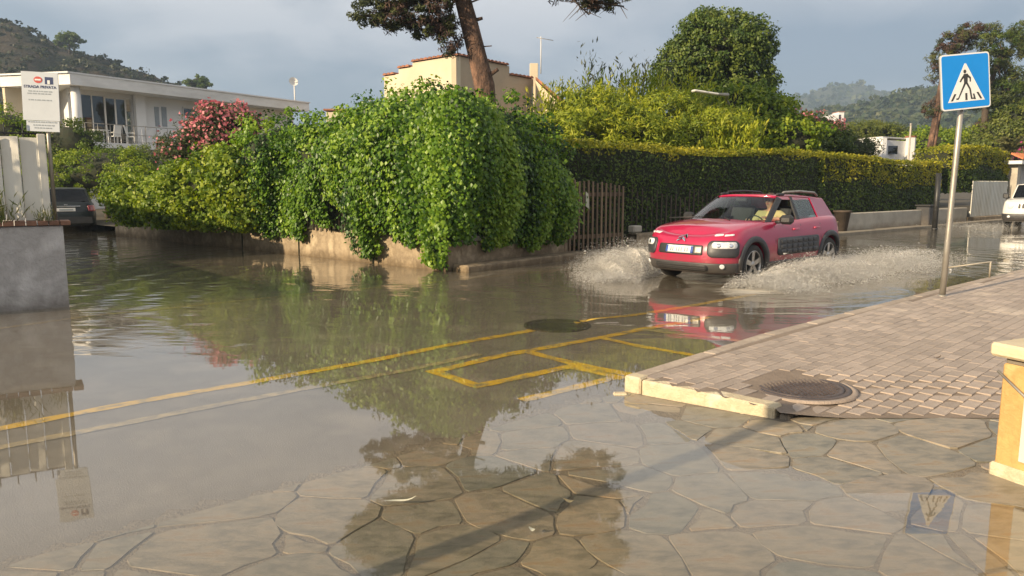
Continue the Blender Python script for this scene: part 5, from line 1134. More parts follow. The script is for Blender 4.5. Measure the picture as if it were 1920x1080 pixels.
# stems behind the strands
mb = MB()
for k in range(60):
    t = r.uniform(.3, 1.6); p = rim_at(t); o = nW if t < 1 else Vector((.70, -.71, 0)); q = p - o * .05; mb.tube([q + Vector((0, 0, .6)), q + o * .08 + Vector((.05, 0, 1.4)), q + Vector((0, 0, 2.3))], .012, 5)
mb.build('stem', M['darkbark'], vm)
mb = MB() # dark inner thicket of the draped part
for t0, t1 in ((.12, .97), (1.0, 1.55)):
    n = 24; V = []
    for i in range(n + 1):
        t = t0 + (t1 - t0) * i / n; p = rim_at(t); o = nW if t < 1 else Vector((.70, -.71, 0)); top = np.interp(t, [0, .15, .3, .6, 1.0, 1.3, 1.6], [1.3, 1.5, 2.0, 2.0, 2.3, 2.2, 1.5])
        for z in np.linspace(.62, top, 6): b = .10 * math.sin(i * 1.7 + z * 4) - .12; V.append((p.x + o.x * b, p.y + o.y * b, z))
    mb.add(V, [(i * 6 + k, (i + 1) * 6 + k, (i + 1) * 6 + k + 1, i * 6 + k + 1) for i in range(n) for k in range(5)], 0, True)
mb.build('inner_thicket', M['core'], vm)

# clipped hedges -------------------------------------------------------
def hedge(name, A, B, thick, z0, z1f, label, m, m_top=None, dens=330, leaf=.085, seed=1, cat='hedge', topk=.35, **kw):
    P, Nn, u, nrm, L = box_hedge_pts(A, B, thick, z0, z1f, dens, seed, **kw); root = thing(name, (A[0], A[1], 0), label, cat)
    T = np.clip(.42 + .3 * sn3(P, 3.0, seed + 5) , 0, 1)
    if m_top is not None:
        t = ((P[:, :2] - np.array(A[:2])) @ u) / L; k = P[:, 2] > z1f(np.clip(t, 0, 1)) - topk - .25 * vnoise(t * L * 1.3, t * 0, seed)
        leaves('foliage', P[~k], Nn[~k], leaf, m, root, tint=T[~k], seed=seed, spread=.55); leaves('top_growth', P[k] + np.array([0, 0, .03]), Nn[k], leaf, m_top, root, tint=np.clip(T[k] + .12, 0, 1), seed=seed + 1, spread=.7)  # leaves near the top take the lighter, sunlit colour
    else: leaves('foliage', P, Nn, leaf, m, root, tint=T, seed=seed, spread=.55)
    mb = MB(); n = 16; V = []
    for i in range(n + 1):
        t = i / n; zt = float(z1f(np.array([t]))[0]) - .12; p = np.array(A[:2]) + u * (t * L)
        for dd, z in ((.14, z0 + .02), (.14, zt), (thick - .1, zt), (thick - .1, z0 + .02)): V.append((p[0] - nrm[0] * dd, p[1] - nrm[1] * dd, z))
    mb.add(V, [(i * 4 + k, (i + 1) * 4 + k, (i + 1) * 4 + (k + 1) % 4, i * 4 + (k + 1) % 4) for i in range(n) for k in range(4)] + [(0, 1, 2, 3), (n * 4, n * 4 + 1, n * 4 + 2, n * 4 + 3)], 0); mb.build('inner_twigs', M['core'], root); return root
hp = lambda s, off=0: (H0 + HD * s - nH * off)
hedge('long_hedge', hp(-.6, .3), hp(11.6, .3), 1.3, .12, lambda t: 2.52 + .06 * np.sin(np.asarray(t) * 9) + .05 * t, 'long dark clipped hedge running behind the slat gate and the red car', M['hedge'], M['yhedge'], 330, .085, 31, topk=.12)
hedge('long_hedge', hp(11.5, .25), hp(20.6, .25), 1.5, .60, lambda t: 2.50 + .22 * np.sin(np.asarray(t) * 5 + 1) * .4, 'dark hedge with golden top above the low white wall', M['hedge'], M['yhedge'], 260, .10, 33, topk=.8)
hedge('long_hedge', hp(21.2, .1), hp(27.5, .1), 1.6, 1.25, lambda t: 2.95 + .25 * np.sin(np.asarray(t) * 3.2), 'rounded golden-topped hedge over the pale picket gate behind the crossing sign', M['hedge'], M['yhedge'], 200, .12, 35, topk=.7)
hedge('long_hedge', hp(29.3, .1), hp(36, .1), 1.6, 1.35, lambda t: 2.4 + .1 * np.sin(np.asarray(t) * 3.2), 'dark hedge beyond the tiled gate pillar at the right edge', M['hedge'], M['hedge'], 170, .12, 36)
wl_ = lambda s, off=0: WC + WD * s - nW * off
# street-side hedge at the left: lit top, dark foot
lh = hedge('street_hedge', wl_(14.6, .0), wl_(6.6, .0), 1.5, .55, lambda t: 1.72 + .28 * np.sin(np.asarray(t) * 6.5 + 2.2) * .5 + .55 * np.asarray(t), 'bright green bushy hedge overhanging the wall of the side street', M['bush'], None, 420, .11, 41, front_amp=.30)
for i, (px, py, Y, rx, rz, lab) in enumerate(((285, 372, 21.4, 1.15, .72, 'low bright green shrub mass bulging from the hedge beside the dark car'), (395, 352, 19.0, 1.15, .85, 'leafy green shrub bulging out below the tan garden wall'), (335, 375, 20.2, .9, .62, 'light green shrub between two bulging shrubs on the street wall'), (460, 352, 18.2, .8, .9, 'dark leaved shrub joining the street hedge to the vine mound'))):
    bush('shrub', [(at(px, py, Y), (rx, 1.0, rz)), (at(px + 20, py + 30, Y - .1), (rx * .9, .8, rz * .7))], lab, 'shrub', .10, M['bush'], 260, 56, .26, 50 + i, zmin=.45, corek=.5, aspect=.8, droop=.3, trunk=False)
bush('shrub', [(at(195, 322, 31), (2.0, 1.6, 1.05)), (at(140, 335, 31), (1.2, 1.2, .8)), (at(250, 330, 30), (1.0, 1, .7))], 'round clipped bright green bush below the white villa balcony', 'shrub', .075, M['bush'], 330, 60, .20, 60, zmin=.5, aspect=.7)
bush('shrub', [(at(255, 312, 32), (1.1, 1, .8))], 'small dark green bush behind the round clipped bush', 'shrub', .08, M['hedge'], 120, 60, .2, 61, zmin=.5)
bush('shrub', [(at(135, 272, 32), (1.15, 1, 1.0)), (at(105, 300, 32), (1.5, 1, 1.0))], 'dark green bush directly behind the private road sign', 'shrub', .09, M['hedge'], 160, 60, .25, 62, zmin=.5)
bush('shrub', [(at(10, 248, 32), (1.6, 1.2, 1.0)), (at(40, 300, 32), (1.8, 1, 1.2))], 'yellow green bush left of the private road sign above the fence', 'shrub', .10, M['bush'], 190, 60, .28, 63, zmin=.5)
# oleanders
bush('oleander', [(at(410, 248, 23), (.72, .7, .70)), (at(436, 234, 23.4), (.58, .7, .42)), (at(395, 275, 22.8), (.48, .6, .42))], 'oleander bush covered in coral pink flowers before the villa', 'oleander', .12, M['oleander'], 190, 46, .26, 70, flowers=(M['pinkflower'], .32), aspect=.35, zmin=.5)
bush('oleander', [(at(348, 290, 22.5), (.65, .7, .62)), (at(365, 262, 22.9), (.4, .5, .4))], 'sparse grey-green oleander with few flowers beside the pink one', 'oleander', .12, M['oleander'], 110, 40, .24, 71, flowers=(M['pinkflower'], .06), aspect=.3, zmin=.5)
bush('oleander', [(at(1500, 240, 36), (1.3, 1, .55)), (at(1545, 246, 37), (.7, .8, .4))], 'distant oleander with pink flowers at the hedge top right of the red car', 'oleander', .16, M['oleander'], 90, 40, .35, 72, flowers=(M['pinkflower'], .35), aspect=.4, zmin=.5)
bush('bougainvillea', [(at(1905, 305, 44), (1.6, 1, .75)), (at(1935, 300, 44), (1.0, 1, .9))], 'magenta bougainvillea spilling over the wall at the right edge', 'shrub', .2, M['hedge'], 90, 40, .4, 73, flowers=(M['magenta'], .5), zmin=.5)
# garden wall top glimpsed above the street hedge
gw = thing('inner_garden_wall', at(430, 300, 20.5), 'tan coped garden wall top showing between oleander and vines', 'wall')
p = Vector(at(395, 293, 20.3)); q = Vector(at(492, 287, 19.6)); d = (q - p); L = d.length; d.z = 0; d.normalize(); c = (p + q) / 2; mb = MB(); mb.bbox((c.x, c.y, c.z - 1.0), (L, .25, 2.0), (d, Vector((-d.y, d.x, 0)), Vector((0, 0, 1))), .02); mb.build('wall_body', M['tan'], gw)
mb = MB(); mb.bbox((c.x, c.y, c.z + .02), (L + .05, .36, .06), (d, Vector((-d.y, d.x, 0)), Vector((0, 0, 1))), .01); mb.build('coping', M['tile'], gw)

# giant cane thicket ---------------------------------------------------
def canes(name, spots, label, m, seed, h=(2.2, 3.6), n=300, leaf=.24, lean=(.25, 0), base_z=.3, bare=False):
    rr_ = np.random.default_rng(seed); c0 = Vector(spots[0][0]); root = thing(name, (c0.x, c0.y, base_z), label, 'cane grass'); P = []; Nn = []; Ax = []; T = []; sz = []; mb = MB()
    for i in range(n):
        (c, R, top) = spots[rr_.integers(len(spots))]; x = c[0] + rr_.uniform(-1, 1) * R; y = c[1] + rr_.uniform(-1, 1) * .9; H = top - base_z; hh = H * rr_.uniform(.55, 1.04); lx, ly = lean[0] + rr_.normal(0, .12), lean[1] + rr_.normal(0, .12); tn = rr_.uniform(.2, .85)
        if i % 3 == 0: mb.tube([(x, y, base_z), (x + lx * .3, y + ly * .3, base_z + hh * .5), (x + lx * hh * .45, y + ly * hh * .45, base_z + hh)], [.014, .011, .005], 4, cap=False)
        nl = 64 if not bare else 30
        for k in range(nl):
            f = rr_.uniform(.42 if not bare else .5, 1.0); z = base_z + hh * f; q = f * f * hh * .45; a = rr_.uniform(0, 6.28); up = .9 + .9 * (f > .85)
            P.append((x + lx * q + .10 * math.cos(a), y + ly * q + .10 * math.sin(a), z)); ax = (lx * .9 + math.cos(a) * .75, ly + math.sin(a) * .75, up * .8); Ax.append(ax); Nn.append((-math.cos(a), -math.sin(a), .6)); T.append(tn + .15 * (f - .6)); sz.append(leaf * rr_.uniform(.5, 1.1))
    leaves('blades', np.array(P), np.array(Nn), np.array(sz), m, root, tint=np.clip(np.array(T), 0, 1), axis=np.array(Ax), aspect=.26, spread=.7, seed=seed, fold=.03); mb.build('stem', M['palm'], root); return root
def sp(px, py, Y, R): p = at(px, py, Y); return ((p[0], p[1]), R, p[2])
canes('cane_thicket', [sp(1075, 165, 25, 1.1), sp(1120, 140, 25.5, 1.1), sp(1170, 138, 26, 1.0), sp(1100, 240, 23.5, 1.2), sp(1050, 235, 23, .9)], 'yellow-green feathery cane thicket left of the big round tree', M['bamboo'], 81, n=620)
canes('cane_thicket', [sp(1225, 138, 26.5, 1.0), sp(1290, 165, 26, 1.0), sp(1345, 205, 25.5, .9), sp(1250, 215, 24.5, 1.3), sp(1340, 235, 24, 1.0)], 'brighter leaning cane thicket in front of the big round tree', M['bamboo'], 82, n=620, lean=(.32, 0))
canes('reed_plumes', [sp(1100, 88, 29, .5), sp(1135, 98, 29, .6), sp(1195, 90, 29.5, .6), sp(1230, 105, 29.5, .5), sp(1160, 125, 29, 1.6)], 'sparse grey upright reed plumes rising behind the cane thicket', M['greyreed'], 83, n=95, leaf=.30, lean=(.05, 0), bare=True)
canes('cane_thicket', [sp(1035, 175, 27, .7), sp(1050, 150, 28, .5)], 'short pale green canes before the tan house chimney', M['bamboo'], 84, n=90, lean=(.1, 0))
bush('shrub', [(at(1090, 255, 22.6), (1.5, .8, .6)), (at(1180, 250, 23.2), (1.5, .8, .7)), (at(1120, 215, 23.8), (1.3, .9, .7))], 'soft yellow-green feathery shrub at the foot of the left canes', 'shrub', .17, M['bamboo'], 320, 44, .30, 86, zmin=.5, aspect=.28, droop=.4, corek=.3)
bush('shrub', [(at(1290, 262, 24.2), (1.7, .8, .55)), (at(1240, 225, 25), (1.2, .9, .7)), (at(1345, 245, 24.4), (1.0, .8, .6))], 'soft yellow-green feathery shrub at the foot of the right canes', 'shrub', .17, M['bamboo'], 320, 44, .30, 87, zmin=.5, aspect=.28, droop=.4, corek=.3)
# big round tree
def tree(name, base, pts, rads, blobs, label, m, nclump, per, cr, leaf, seed, bark='darkbark', limbs=6, cat='tree', corek=.66, **kw):
    root = thing(name, base, label, cat); mb = MB(); mb.tube(pts, rads, 12); t = mb.build('trunk', M[bark], root); r = random.Random(seed)
    for i in range(limbs):
        (c, R) = blobs[i % len(blobs)]; a = Vector(pts[-2]).lerp(Vector(pts[-1]), r.random()); b = Vector(c) + Vector((r.uniform(-.6, .6) * R[0], r.uniform(-.6, .6) * R[1], r.uniform(-.3, .4) * R[2])); mm = a.lerp(b, .5) + Vector((0, 0, .15 * (b - a).length)); mb = MB(); mb.tube([a, mm, b], [rads[-1] * .7, rads[-1] * .45, .02], 7); mb.build('branch', M[bark], root)
    P, Nn, T = crown_pts(blobs, nclump, per, cr, seed, None); leaves('crown', P, Nn, leaf, m, root, tint=T, seed=seed, **kw)
    if corek:
        for i, (c, R) in enumerate(blobs): core('inner_twigs', c, [q * corek for q in R], root, seed=seed + i)
    return root
b = W(1350, 300, 35); b.z = .22
tree('round_tree', b, [b, b + Vector((.1, 0, 2)), b + Vector((0, 0, 4.2))], [.3, .25, .18], [blob(1345, 95, 35, 1.9, 1.8, 1.6), blob(1395, 85, 35, 1.2, 1.5, 1.2), blob(1300, 120, 35, 1.5, 1.5, 1.2), blob(1370, 150, 35.2, 1.9, 1.6, 1.2), blob(1255, 140, 35.3, .7, .9, .6), blob(1410, 165, 35, 1.0, 1.2, .8), blob(1320, 55, 35, .8, 1, .7), blob(1350, 190, 35, 1.9, 1.4, .8)],
    'big round dense dark green tree rising above the cane thicket', M['treeleaf'], 1500, 42, .30, .15, 90, droop=.2)
bush('shrub', [(at(1430, 225, 28), (1.3, 1.2, .85)), (at(1385, 195, 28.5), (1.1, 1, .6)), (at(1470, 265, 27), (1.4, 1.1, .75)), (at(1400, 265, 27), (1.2, 1, .8))], 'leafy green shrub right of the canes with sunlit rounded clumps', 'shrub', .13, M['bush'], 420, 46, .30, 91, zmin=.5, aspect=.8)
bush('shrub', [(at(1520, 268, 31), (1.5, 1.2, .80)), (at(1470, 290, 29), (1.2, 1, .5))], 'dark green shrub above the hedge end behind the red car tail', 'shrub', .13, M['hedge'], 220, 46, .3, 92, zmin=.5)
bush('shrub', [(at(1595, 282, 36), (1.1, 1, .65)), (at(1560, 270, 37), (.8, 1, .5))], 'pale grey-green airy shrub beside the small white house', 'shrub', .13, M['oleander'], 150, 46, .3, 93, zmin=.5, aspect=.4)
bush('shrub', [(at(1765, 275, 50), (2.4, 1.2, .9)), (at(1820, 270, 52), (2.2, 1.2, .9)), (at(1740, 262, 52), (1.2, 1, .6))], 'light green shrub bank under the leaning pines', 'shrub', .2, M['bush'], 220, 46, .5, 94, zmin=.5)
# umbrella pine dome
b = W(1632, 300, 60); b.z = .2
tree('umbrella_pine', b, [b, b + Vector((0, 0, 2.5)), b + Vector((0, 0, 4.2))], [.25, .2, .15], [blob(1630, 250, 60, 2.7, 2.2, .72), blob(1600, 257, 60, 1.6, 1.6, .5), blob(1665, 257, 60, 1.6, 1.6, .5)], 'low dome-shaped umbrella pine behind the small white house', M['umbpine'], 420, 50, .35, .20, 95, aspect=.3)
# leaning pines on the right
def needles(name, blobs, m, nclump, per, cr, leaf, seed, parent, **kw):
    P, Nn, T = crown_pts(blobs, nclump, per, cr, seed); return leaves(name, P, Nn, leaf, m, parent, tint=T, seed=seed, aspect=.22, spread=1.0, **kw)
def pine(name, tr, rads, blobs, label, mats, seed, nclump, per, cr, leaf, bark='bark', twigs=24):
    root = thing(name, tr[0], label, 'pine tree'); mb = MB(); mb.tube(tr, rads, 10); mb.build('trunk', M[bark], root); r = random.Random(seed); top = Vector(tr[-1])
    for i, (c, R) in enumerate(blobs):
        c = Vector(c); a = Vector(tr[-2]).lerp(top, r.uniform(.3, 1)); mm = a.lerp(c, .5) + Vector((0, 0, -.1)); mb = MB(); mb.tube([a, mm, c], [rads[-1] * .7, rads[-1] * .4, .03], 6)
        for k in range(max(3, twigs // len(blobs))): e = c + Vector((r.uniform(-1, 1) * R[0], r.uniform(-1, 1) * R[1], r.uniform(-.9, .9) * R[2])); mb.tube([mm.lerp(c, r.random()), e], [.022, .008], 4, cap=False)
        mb.build('branch', M['darkbark'], root)
    k = len(mats)
    for j, mm_ in enumerate(mats): needles('crown', blobs, mm_, nclump // k, per, cr, leaf, seed + j, root)
    return root
def tr(*a): return [Vector(at(*q)) for q in a]
g0 = tr((1728, 310, 45), (1755, 215, 45), (1765, 150, 45), (1775, 110, 45)); g0[0].z = .2
pine('leaning_pine', g0, [.20, .16, .12, .09], [blob(1795, 80, 45, .9, .8, .55), blob(1820, 60, 45, .6, .7, .35), blob(1765, 105, 45, .6, .6, .45), blob(1752, 135, 45, .35, .4, .45), blob(1748, 205, 45, .4, .4, .35)], 'leaning pine with brown thinning crown just behind the crossing sign', [M['pinebrown'], M['pine']], 101, 130, 50, .26, .20)
g0 = tr((1740, 300, 47), (1762, 215, 47), (1790, 160, 47)); g0[0].z = .2
pine('leaning_pine', g0, [.12, .09, .06], [blob(1800, 150, 47, .5, .5, .5)], 'second thinner leaning pine trunk beside the brown-crowned pine', [M['pinebrown']], 102, 25, 40, .25, .2)
g0 = tr((1845, 300, 48), (1848, 200, 48), (1865, 130, 48), (1880, 90, 48)); g0[0].z = .2
pine('tall_pine', g0, [.24, .2, .15, .12], [blob(1875, 82, 48, 1.2, 1, .55), blob(1905, 95, 48, .9, 1, .5), blob(1860, 125, 48, .8, .8, .4), blob(1910, 150, 48, 1.0, 1, .7), blob(1880, 170, 48, .9, 1, .6), blob(1900, 210, 48, 1.1, 1, .8), blob(1850, 60, 48, .6, .6, .3), blob(1930, 60, 48, 1.1, 1, .5), blob(1845, 190, 48, .6, .6, .4)], 'dark green layered pine at the right edge behind the crossing sign', [M['pine'], M['treeleaf']], 103, 520, 50, .30, .20, bark='darkbark')
g0 = tr((1885, 300, 52), (1880, 200, 52), (1900, 140, 52)); g0[0].z = .2
pine('tall_pine', g0, [.2, .16, .1], [blob(1920, 180, 52, 1.2, 1, .8), blob(1895, 240, 52, 1.0, 1, .7), blob(1860, 235, 52, .9, 1, .5)], 'shaggy olive-brown pine lower down at the right edge', [M['umbpine'], M['pinebrown']], 104, 180, 46, .3, .2, bark='darkbark')
bush('shrub', [(at(1880, 262, 46), (1.6, 1.2, .9)), (at(1920, 235, 47), (1.6, 1.2, 1.3)), (at(1850, 280, 45), (1.2, 1, .5))], 'tangled olive green undergrowth beneath the dark right edge pines', 'shrub', .17, M['umbpine'], 260, 40, .4, 96, zmin=.5)
# palm
pp_ = Vector(at(1893, 285, 40)); root = thing('palm', (pp_.x, pp_.y, .3), 'low palm with arching yellowish fronds at the right edge', 'palm tree'); mb = MB(); mb.tube([(pp_.x, pp_.y, .3), pp_], [.22, .18], 10); mb.build('trunk', M['darkbark'], root)
rp = np.random.default_rng(7); P = []; Ax = []; Nn = []
for k in range(26):
    a = rp.uniform(0, 6.28); el = rp.uniform(.2, 1.3); L = rp.uniform(1.2, 1.9)
    for j in range(34):
        f = (j + 2) / 36; x = L * f * math.cos(el) ; z = L * f * math.sin(el) - .9 * f * f * L * .6; q = np.array([pp_.x + x * math.cos(a), pp_.y + x * math.sin(a), pp_.z + z])
        for s in (-1, 1): P.append(q + s * np.array([-math.sin(a), math.cos(a), -.2]) * .12); Ax.append((math.cos(a) * .6 - s * math.sin(a), math.sin(a) * .6 + s * math.cos(a), -.35)); Nn.append((0, 0, 1))
leaves('fronds', np.array(P), np.array(Nn), .30, M['palm'], root, axis=np.array(Ax), aspect=.12, spread=.3, seed=7)

# the big pine ---------------------------------------------------------
g0 = tr((912, 240, 22), (908, 160, 22), (895, 105, 22), (880, 45, 22), (868, 0, 22), (872, -60, 22), (895, -150, 22), (925, -240, 22)); g0.insert(0, Vector((g0[0].x + .05, g0[0].y, .2)))
bp2 = thing('big_pine', g0[0], 'tall maritime pine with thick reddish trunk rising behind the vine mound', 'pine tree')
mb = MB(); n = 18; rads = [.36, .33, .30, .26, .25, .24, .22, .18, .12]; mb.tube(g0, rads, n)
o = mb.build('trunk', M['bark'], bp2)
for q, e, r0_ in (((880, 45, 22), (862, 26, 21.9), .10), ((905, 150, 22), (934, 130, 21.9), .07), ((890, 38, 22), (905, 34, 22), .06), ((900, 88, 22), (922, 86, 21.9), .02), ((868, 10, 22), (905, -4, 22.1), .03)):
    mb = MB(); mb.tube(tr(q, e), [r0_, r0_ * .75], 8); mb.build('branch_stub', M['bark'], bp2)
limbs = [([(870, -5, 22), (820, -25, 21.7), (760, 10, 21.5), (700, 30, 21.3), (675, 30, 21.2)], .10), ([(868, -15, 22), (845, 10, 21.9), (845, 55, 21.8), (858, 90, 21.7)], .05), ([(872, -40, 22), (800, -90, 21.6), (720, -110, 21.3)], .10), ([(880, -100, 22), (980, -90, 21.8), (1070, -20, 21.6), (1120, 5, 21.5), (1170, 12, 21.4)], .10), ([(890, -140, 22), (980, -190, 21.8), (1120, -220, 21.4)], .11), ([(900, -170, 22), (860, -260, 22), (820, -300, 22)], .09), ([(925, -240, 22), (960, -300, 22), (990, -330, 22)], .09), ([(1060, -25, 21.6), (1080, 5, 21.6), (1105, 28, 21.6)], .02)]
for pts, r0_ in limbs:
    mb = MB(); q = tr(*pts); mb.tube(q, list(np.linspace(r0_, .02, len(q))), 8)
    rr2 = random.Random(int(pts[0][0] + pts[-1][0]))
    for k in range(26): a = rr2.randint(0, len(q) - 2); s = q[a].lerp(q[a + 1], rr2.random()); mb.tube([s, s + Vector((rr2.uniform(-.5, .5), rr2.uniform(-.4, .4), rr2.uniform(-.4, .3)))], [.014, .005], 4, cap=False)
    mb.build('branch', M['darkbark'], bp2)
PB = [blob(690, 22, 21.4, .42, .5, .28), blob(735, 28, 21.5, .45, .5, .30), blob(775, 20, 21.6, .5, .5, .36), blob(815, 20, 21.7, .45, .5, .40), blob(845, 70, 21.8, .25, .3, .42), blob(800, 55, 21.7, .4, .4, .2), blob(735, -10, 21.5, .7, .6, .3), blob(810, -20, 21.8, .6, .6, .3),
      blob(1125, -2, 21.5, .45, .5, .16), blob(1070, -22, 21.6, .6, .6, .2), blob(1150, -15, 21.4, .5, .5, .2)]
needles('low_foliage', PB, M['pine'], 250, 50, .15, .16, 111, bp2); needles('brown_foliage', PB[1:6] + PB[8:10], M['pinebrown'], 170, 36, .2, .15, 112, bp2)
PB2 = [blob(760, -130, 21.6, 1.3, 1.4, .55), blob(690, -170, 21.4, .9, 1.1, .45), blob(880, -170, 22, 1.5, 1.5, .6), blob(1010, -150, 21.8, 1.4, 1.4, .6), blob(1110, -190, 21.5, 1.1, 1.2, .55), blob(830, -260, 22, 1.5, 1.4, .6), blob(960, -300, 22, 1.6, 1.4, .6), blob(1060, -260, 22, 1.2, 1.2, .5), blob(1130, -90, 21.5, .7, .8, .3), blob(940, -110, 21.8, 1.2, 1.2, .45), blob(960, -62, 21.7, .9, 1.0, .26), blob(1040, -70, 21.6, .8, .9, .28), blob(900, -70, 21.8, .8, .9, .28), blob(1100, -55, 21.5, .6, .8, .25), blob(830, -95, 21.7, 1.0, 1.1, .4), blob(900, -235, 22, 1.4, 1.3, .55), blob(1040, -105, 21.6, 1.0, 1.1, .4), blob(760, -215, 21.8, 1.3, 1.3, .5)]
needles('upper_crown', PB2, M['pine'], 2300, 46, .27, .21, 113, bp2)

# ================================================================== BUILDINGS
Z3 = Vector((0, 0, 1))
def slabpoly(name, pts, z0, z1, m, parent): mb = MB(); mb.prism([Vector((p.x, p.y, z0)) for p in pts], Vector((0, 0, z1 - z0))); return mb.build(name, m, parent)
# white villa
VC = Vector(at(130, 135, 40)); vd = Vector((.5, .866, 0)).normalized(); vl = Vector(at(2, 182, 37)); ztop_ = VC.z
va = thing('white_villa', (VC.x, VC.y + 4, 0), 'white flat-roofed two-storey villa with wide overhanging roof on the left', 'villa')
fl = Vector((vl.x - VC.x, vl.y - VC.y, 0)); fl = Vector((-.97, .0, 0)); fl.normalize()
LV = 17.0; A0 = Vector((VC.x, VC.y, 0)); A1 = A0 + vd * LV; fl = Vector((-.80, .60, 0)); A2 = A0 + fl * 5.2; A3 = A1 + fl * 5.2
fd = Vector((-.90, -.10, 0))
tipz = Vector(at(2, 180, 41)); T0 = Vector((tipz.x, tipz.y, 0)); slab = [A0, A1, A1 + Vector((-9, 4, 0)), T0 + Vector((-5, 9, 0)), T0]
slabpoly('roof_slab', slab, ztop_ - .62, ztop_ - .05, M['villaroof'], va); slabpoly('roof_edge', [A0 + vd * -.06 + Vector((0, -.06, 0)), A1 + Vector((.1, 0, 0)), A1 + Vector((-9, 4, 0)), T0 + Vector((-5, 9, 0)), T0 + Vector((-.1, -.1, 0))], ztop_ - .05, ztop_ + .03, M['villa'], va)
vn = Vector((vd.y, -vd.x, 0))    # outward (towards the viewer, right)
def vw(s, inn): return A0 + vd * s - vn * inn
def vwall(name, s0, s1, z0, z1, inn, m, th=.25, parent=None): a, b_ = vw(s0, inn), vw(s1, inn); c = (a + b_) / 2 - vn * th / 2; mb = MB(); mb.bbox((c.x, c.y, (z0 + z1) / 2), (s1 - s0, th, z1 - z0), (vd, vn, Z3), .01); return mb.build(name, m, parent or va)
def s_of(px, inn): # station on the villa front seen at px
    a = A0 - vn * inn; k = (px - 960) / FPX * 1.0; dy = 1 / ray(px, 230).y * k * FPX / FPX; kk = ray(px, 230).x / ray(px, 230).y; return (kk * a.y - a.x) / (vd.x - kk * vd.y)
IN = 1.6; zf2 = W(330, 272, 44).z; zr_ = ztop_ - .62
s1_, s2_, s3_ = s_of(168, IN), s_of(250, IN), s_of(268, IN)
vwall('upper_wall', s2_, LV, zf2, zr_, IN, M['villa']); vwall('white_pier', s2_, s3_, zf2, zr_, IN - .35, M['villa'])
vwall('header', s1_ - 1, s2_, zr_ - .25, zr_, IN, M['villa']); vwall('back_room_wall', s1_ - 3, s2_, zf2, zr_, IN + 2.5, M['tan'])
# glazed veranda
def win(s0, s1, z0, z1, inn, nm='window', panes=1, fr=.06, m=M['white'], gl=M['winglass']):
    a, b_ = vw(s0, inn), vw(s1, inn); mb = MB(); ax = (vd, vn, Z3)
    for z in (z0, z1): c = (a + b_) / 2; mb.box((c.x, c.y, z), (s1 - s0 + fr, .07, fr), ax)
    for k in range(panes + 1): c = a.lerp(b_, k / panes); mb.box((c.x, c.y, (z0 + z1) / 2), (fr, .065, z1 - z0 - fr), ax)
    f = mb.build(nm, m, va)
    for k in range(panes): p0, p1 = a.lerp(b_, k / panes), a.lerp(b_, (k + 1) / panes); c = (p0 + p1) / 2; mb = MB(); mb.box((c.x, c.y, (z0 + z1) / 2), ((p1 - p0).length - fr, .015, z1 - z0 - fr), ax); mb.build('pane', gl, f)
    return f
win(s_of(150, IN), s_of(198, IN), zf2 + .05, zr_ - .25, IN, 'sliding_window', 2); win(s_of(198, IN), s_of(236, IN), zf2 + .05, zr_ - .30, IN - .03, 'sliding_door', 2, .09)
for px in (143, 158): # round white columns
    a = vw(s_of(px, .9), .9); 
a = vw(s_of(146, .7), .7); mb = MB(); mb.tube([(a.x, a.y, zf2), (a.x, a.y, zr_)], .24, 16); mb.build('column', M['villa'], va)
a = T0 + Vector((3.2, 1.2, 0)); mb = MB(); mb.bbox((a.x, a.y + .3, (zf2 + zr_) / 2), (.25, .3, zr_ - zf2), None, .01); mb.build('column', M['villa'], va)
mb = MB(); a = T0 + Vector((.5, 4.0, 0)); b_ = vw(s1_ - .8, IN + .3); c = (a + b_) / 2; d = (b_ - a).normalized(); mb.box((c.x, c.y, (zf2 + zr_) / 2), ((b_ - a).length, .25, zr_ - zf2), (d, Vector((-d.y, d.x, 0)), Z3)); mb.build('end_wall', M['villa'], va)
for px0, px1, py0, py1, nm in ((291, 299, 200, 237, 'shutter'), (304, 313, 200, 237, 'shutter')):
    s0, s1 = s_of(px0, IN), s_of(px1, IN); zc0, zc1 = W(300, py1, vw(s0, IN).y).z, W(300, py0, vw(s0, IN).y).z; vwall('window_shutter', s0, s1, zc0, zc1, IN - .04, M['inkgrey'], .05)
s0 = s_of(344, IN); yy = vw(s0, IN).y; win(s0, s_of(368, IN), W(355, 217, yy).z, W(355, 202, yy).z, IN - .02, 'small_window', 1, .08)
s0 = s_of(378, IN); vwall('downpipe', s0, s0 + .12, zf2, zr_, IN - .10, M['inkgrey'], .08)
# balcony
slabpoly('balcony_slab', [vw(-1.2, -.1), vw(8.5, -.1), vw(8.5, IN + .2), vw(-1.2, IN + .2)], zf2 - .28, zf2, M['villa'], va)
vwall('lower_wall', s1_ - 2, LV, 0.2, zf2 - .28, IN + .4, M['villa']); win(s_of(320, 2.0), s_of(352, 2.0), .9, 2.3, IN + .38, 'lower_window', 2)
mb = MB()
for k in range(14): a = vw(-.8 + k * .7, .0); mb.tube([(a.x, a.y, zf2), (a.x, a.y, zf2 + 1.0)], .018, 5)
mb.build('railing_posts', M['metal_grey'], va); mb = MB()
for z in (1.0, .5, .12): mb.tube([vw(-1.0, 0) + Vector((0, 0, zf2 + z)), vw(8.4, 0) + Vector((0, 0, zf2 + z))], .02 if z == 1 else .010, 5)
mb.build('handrail', M['metal_grey'], va)
mb = MB(); a = vw(3.9, .06); b_ = vw(8.3, .06); mb.box(((a.x + b_.x) / 2, (a.y + b_.y) / 2, zf2 + .45), (4.4, .01, .8), (vd, vn, Z3)); mb.build('railing_panel', M['winglass'] if False else M['villa'], va)
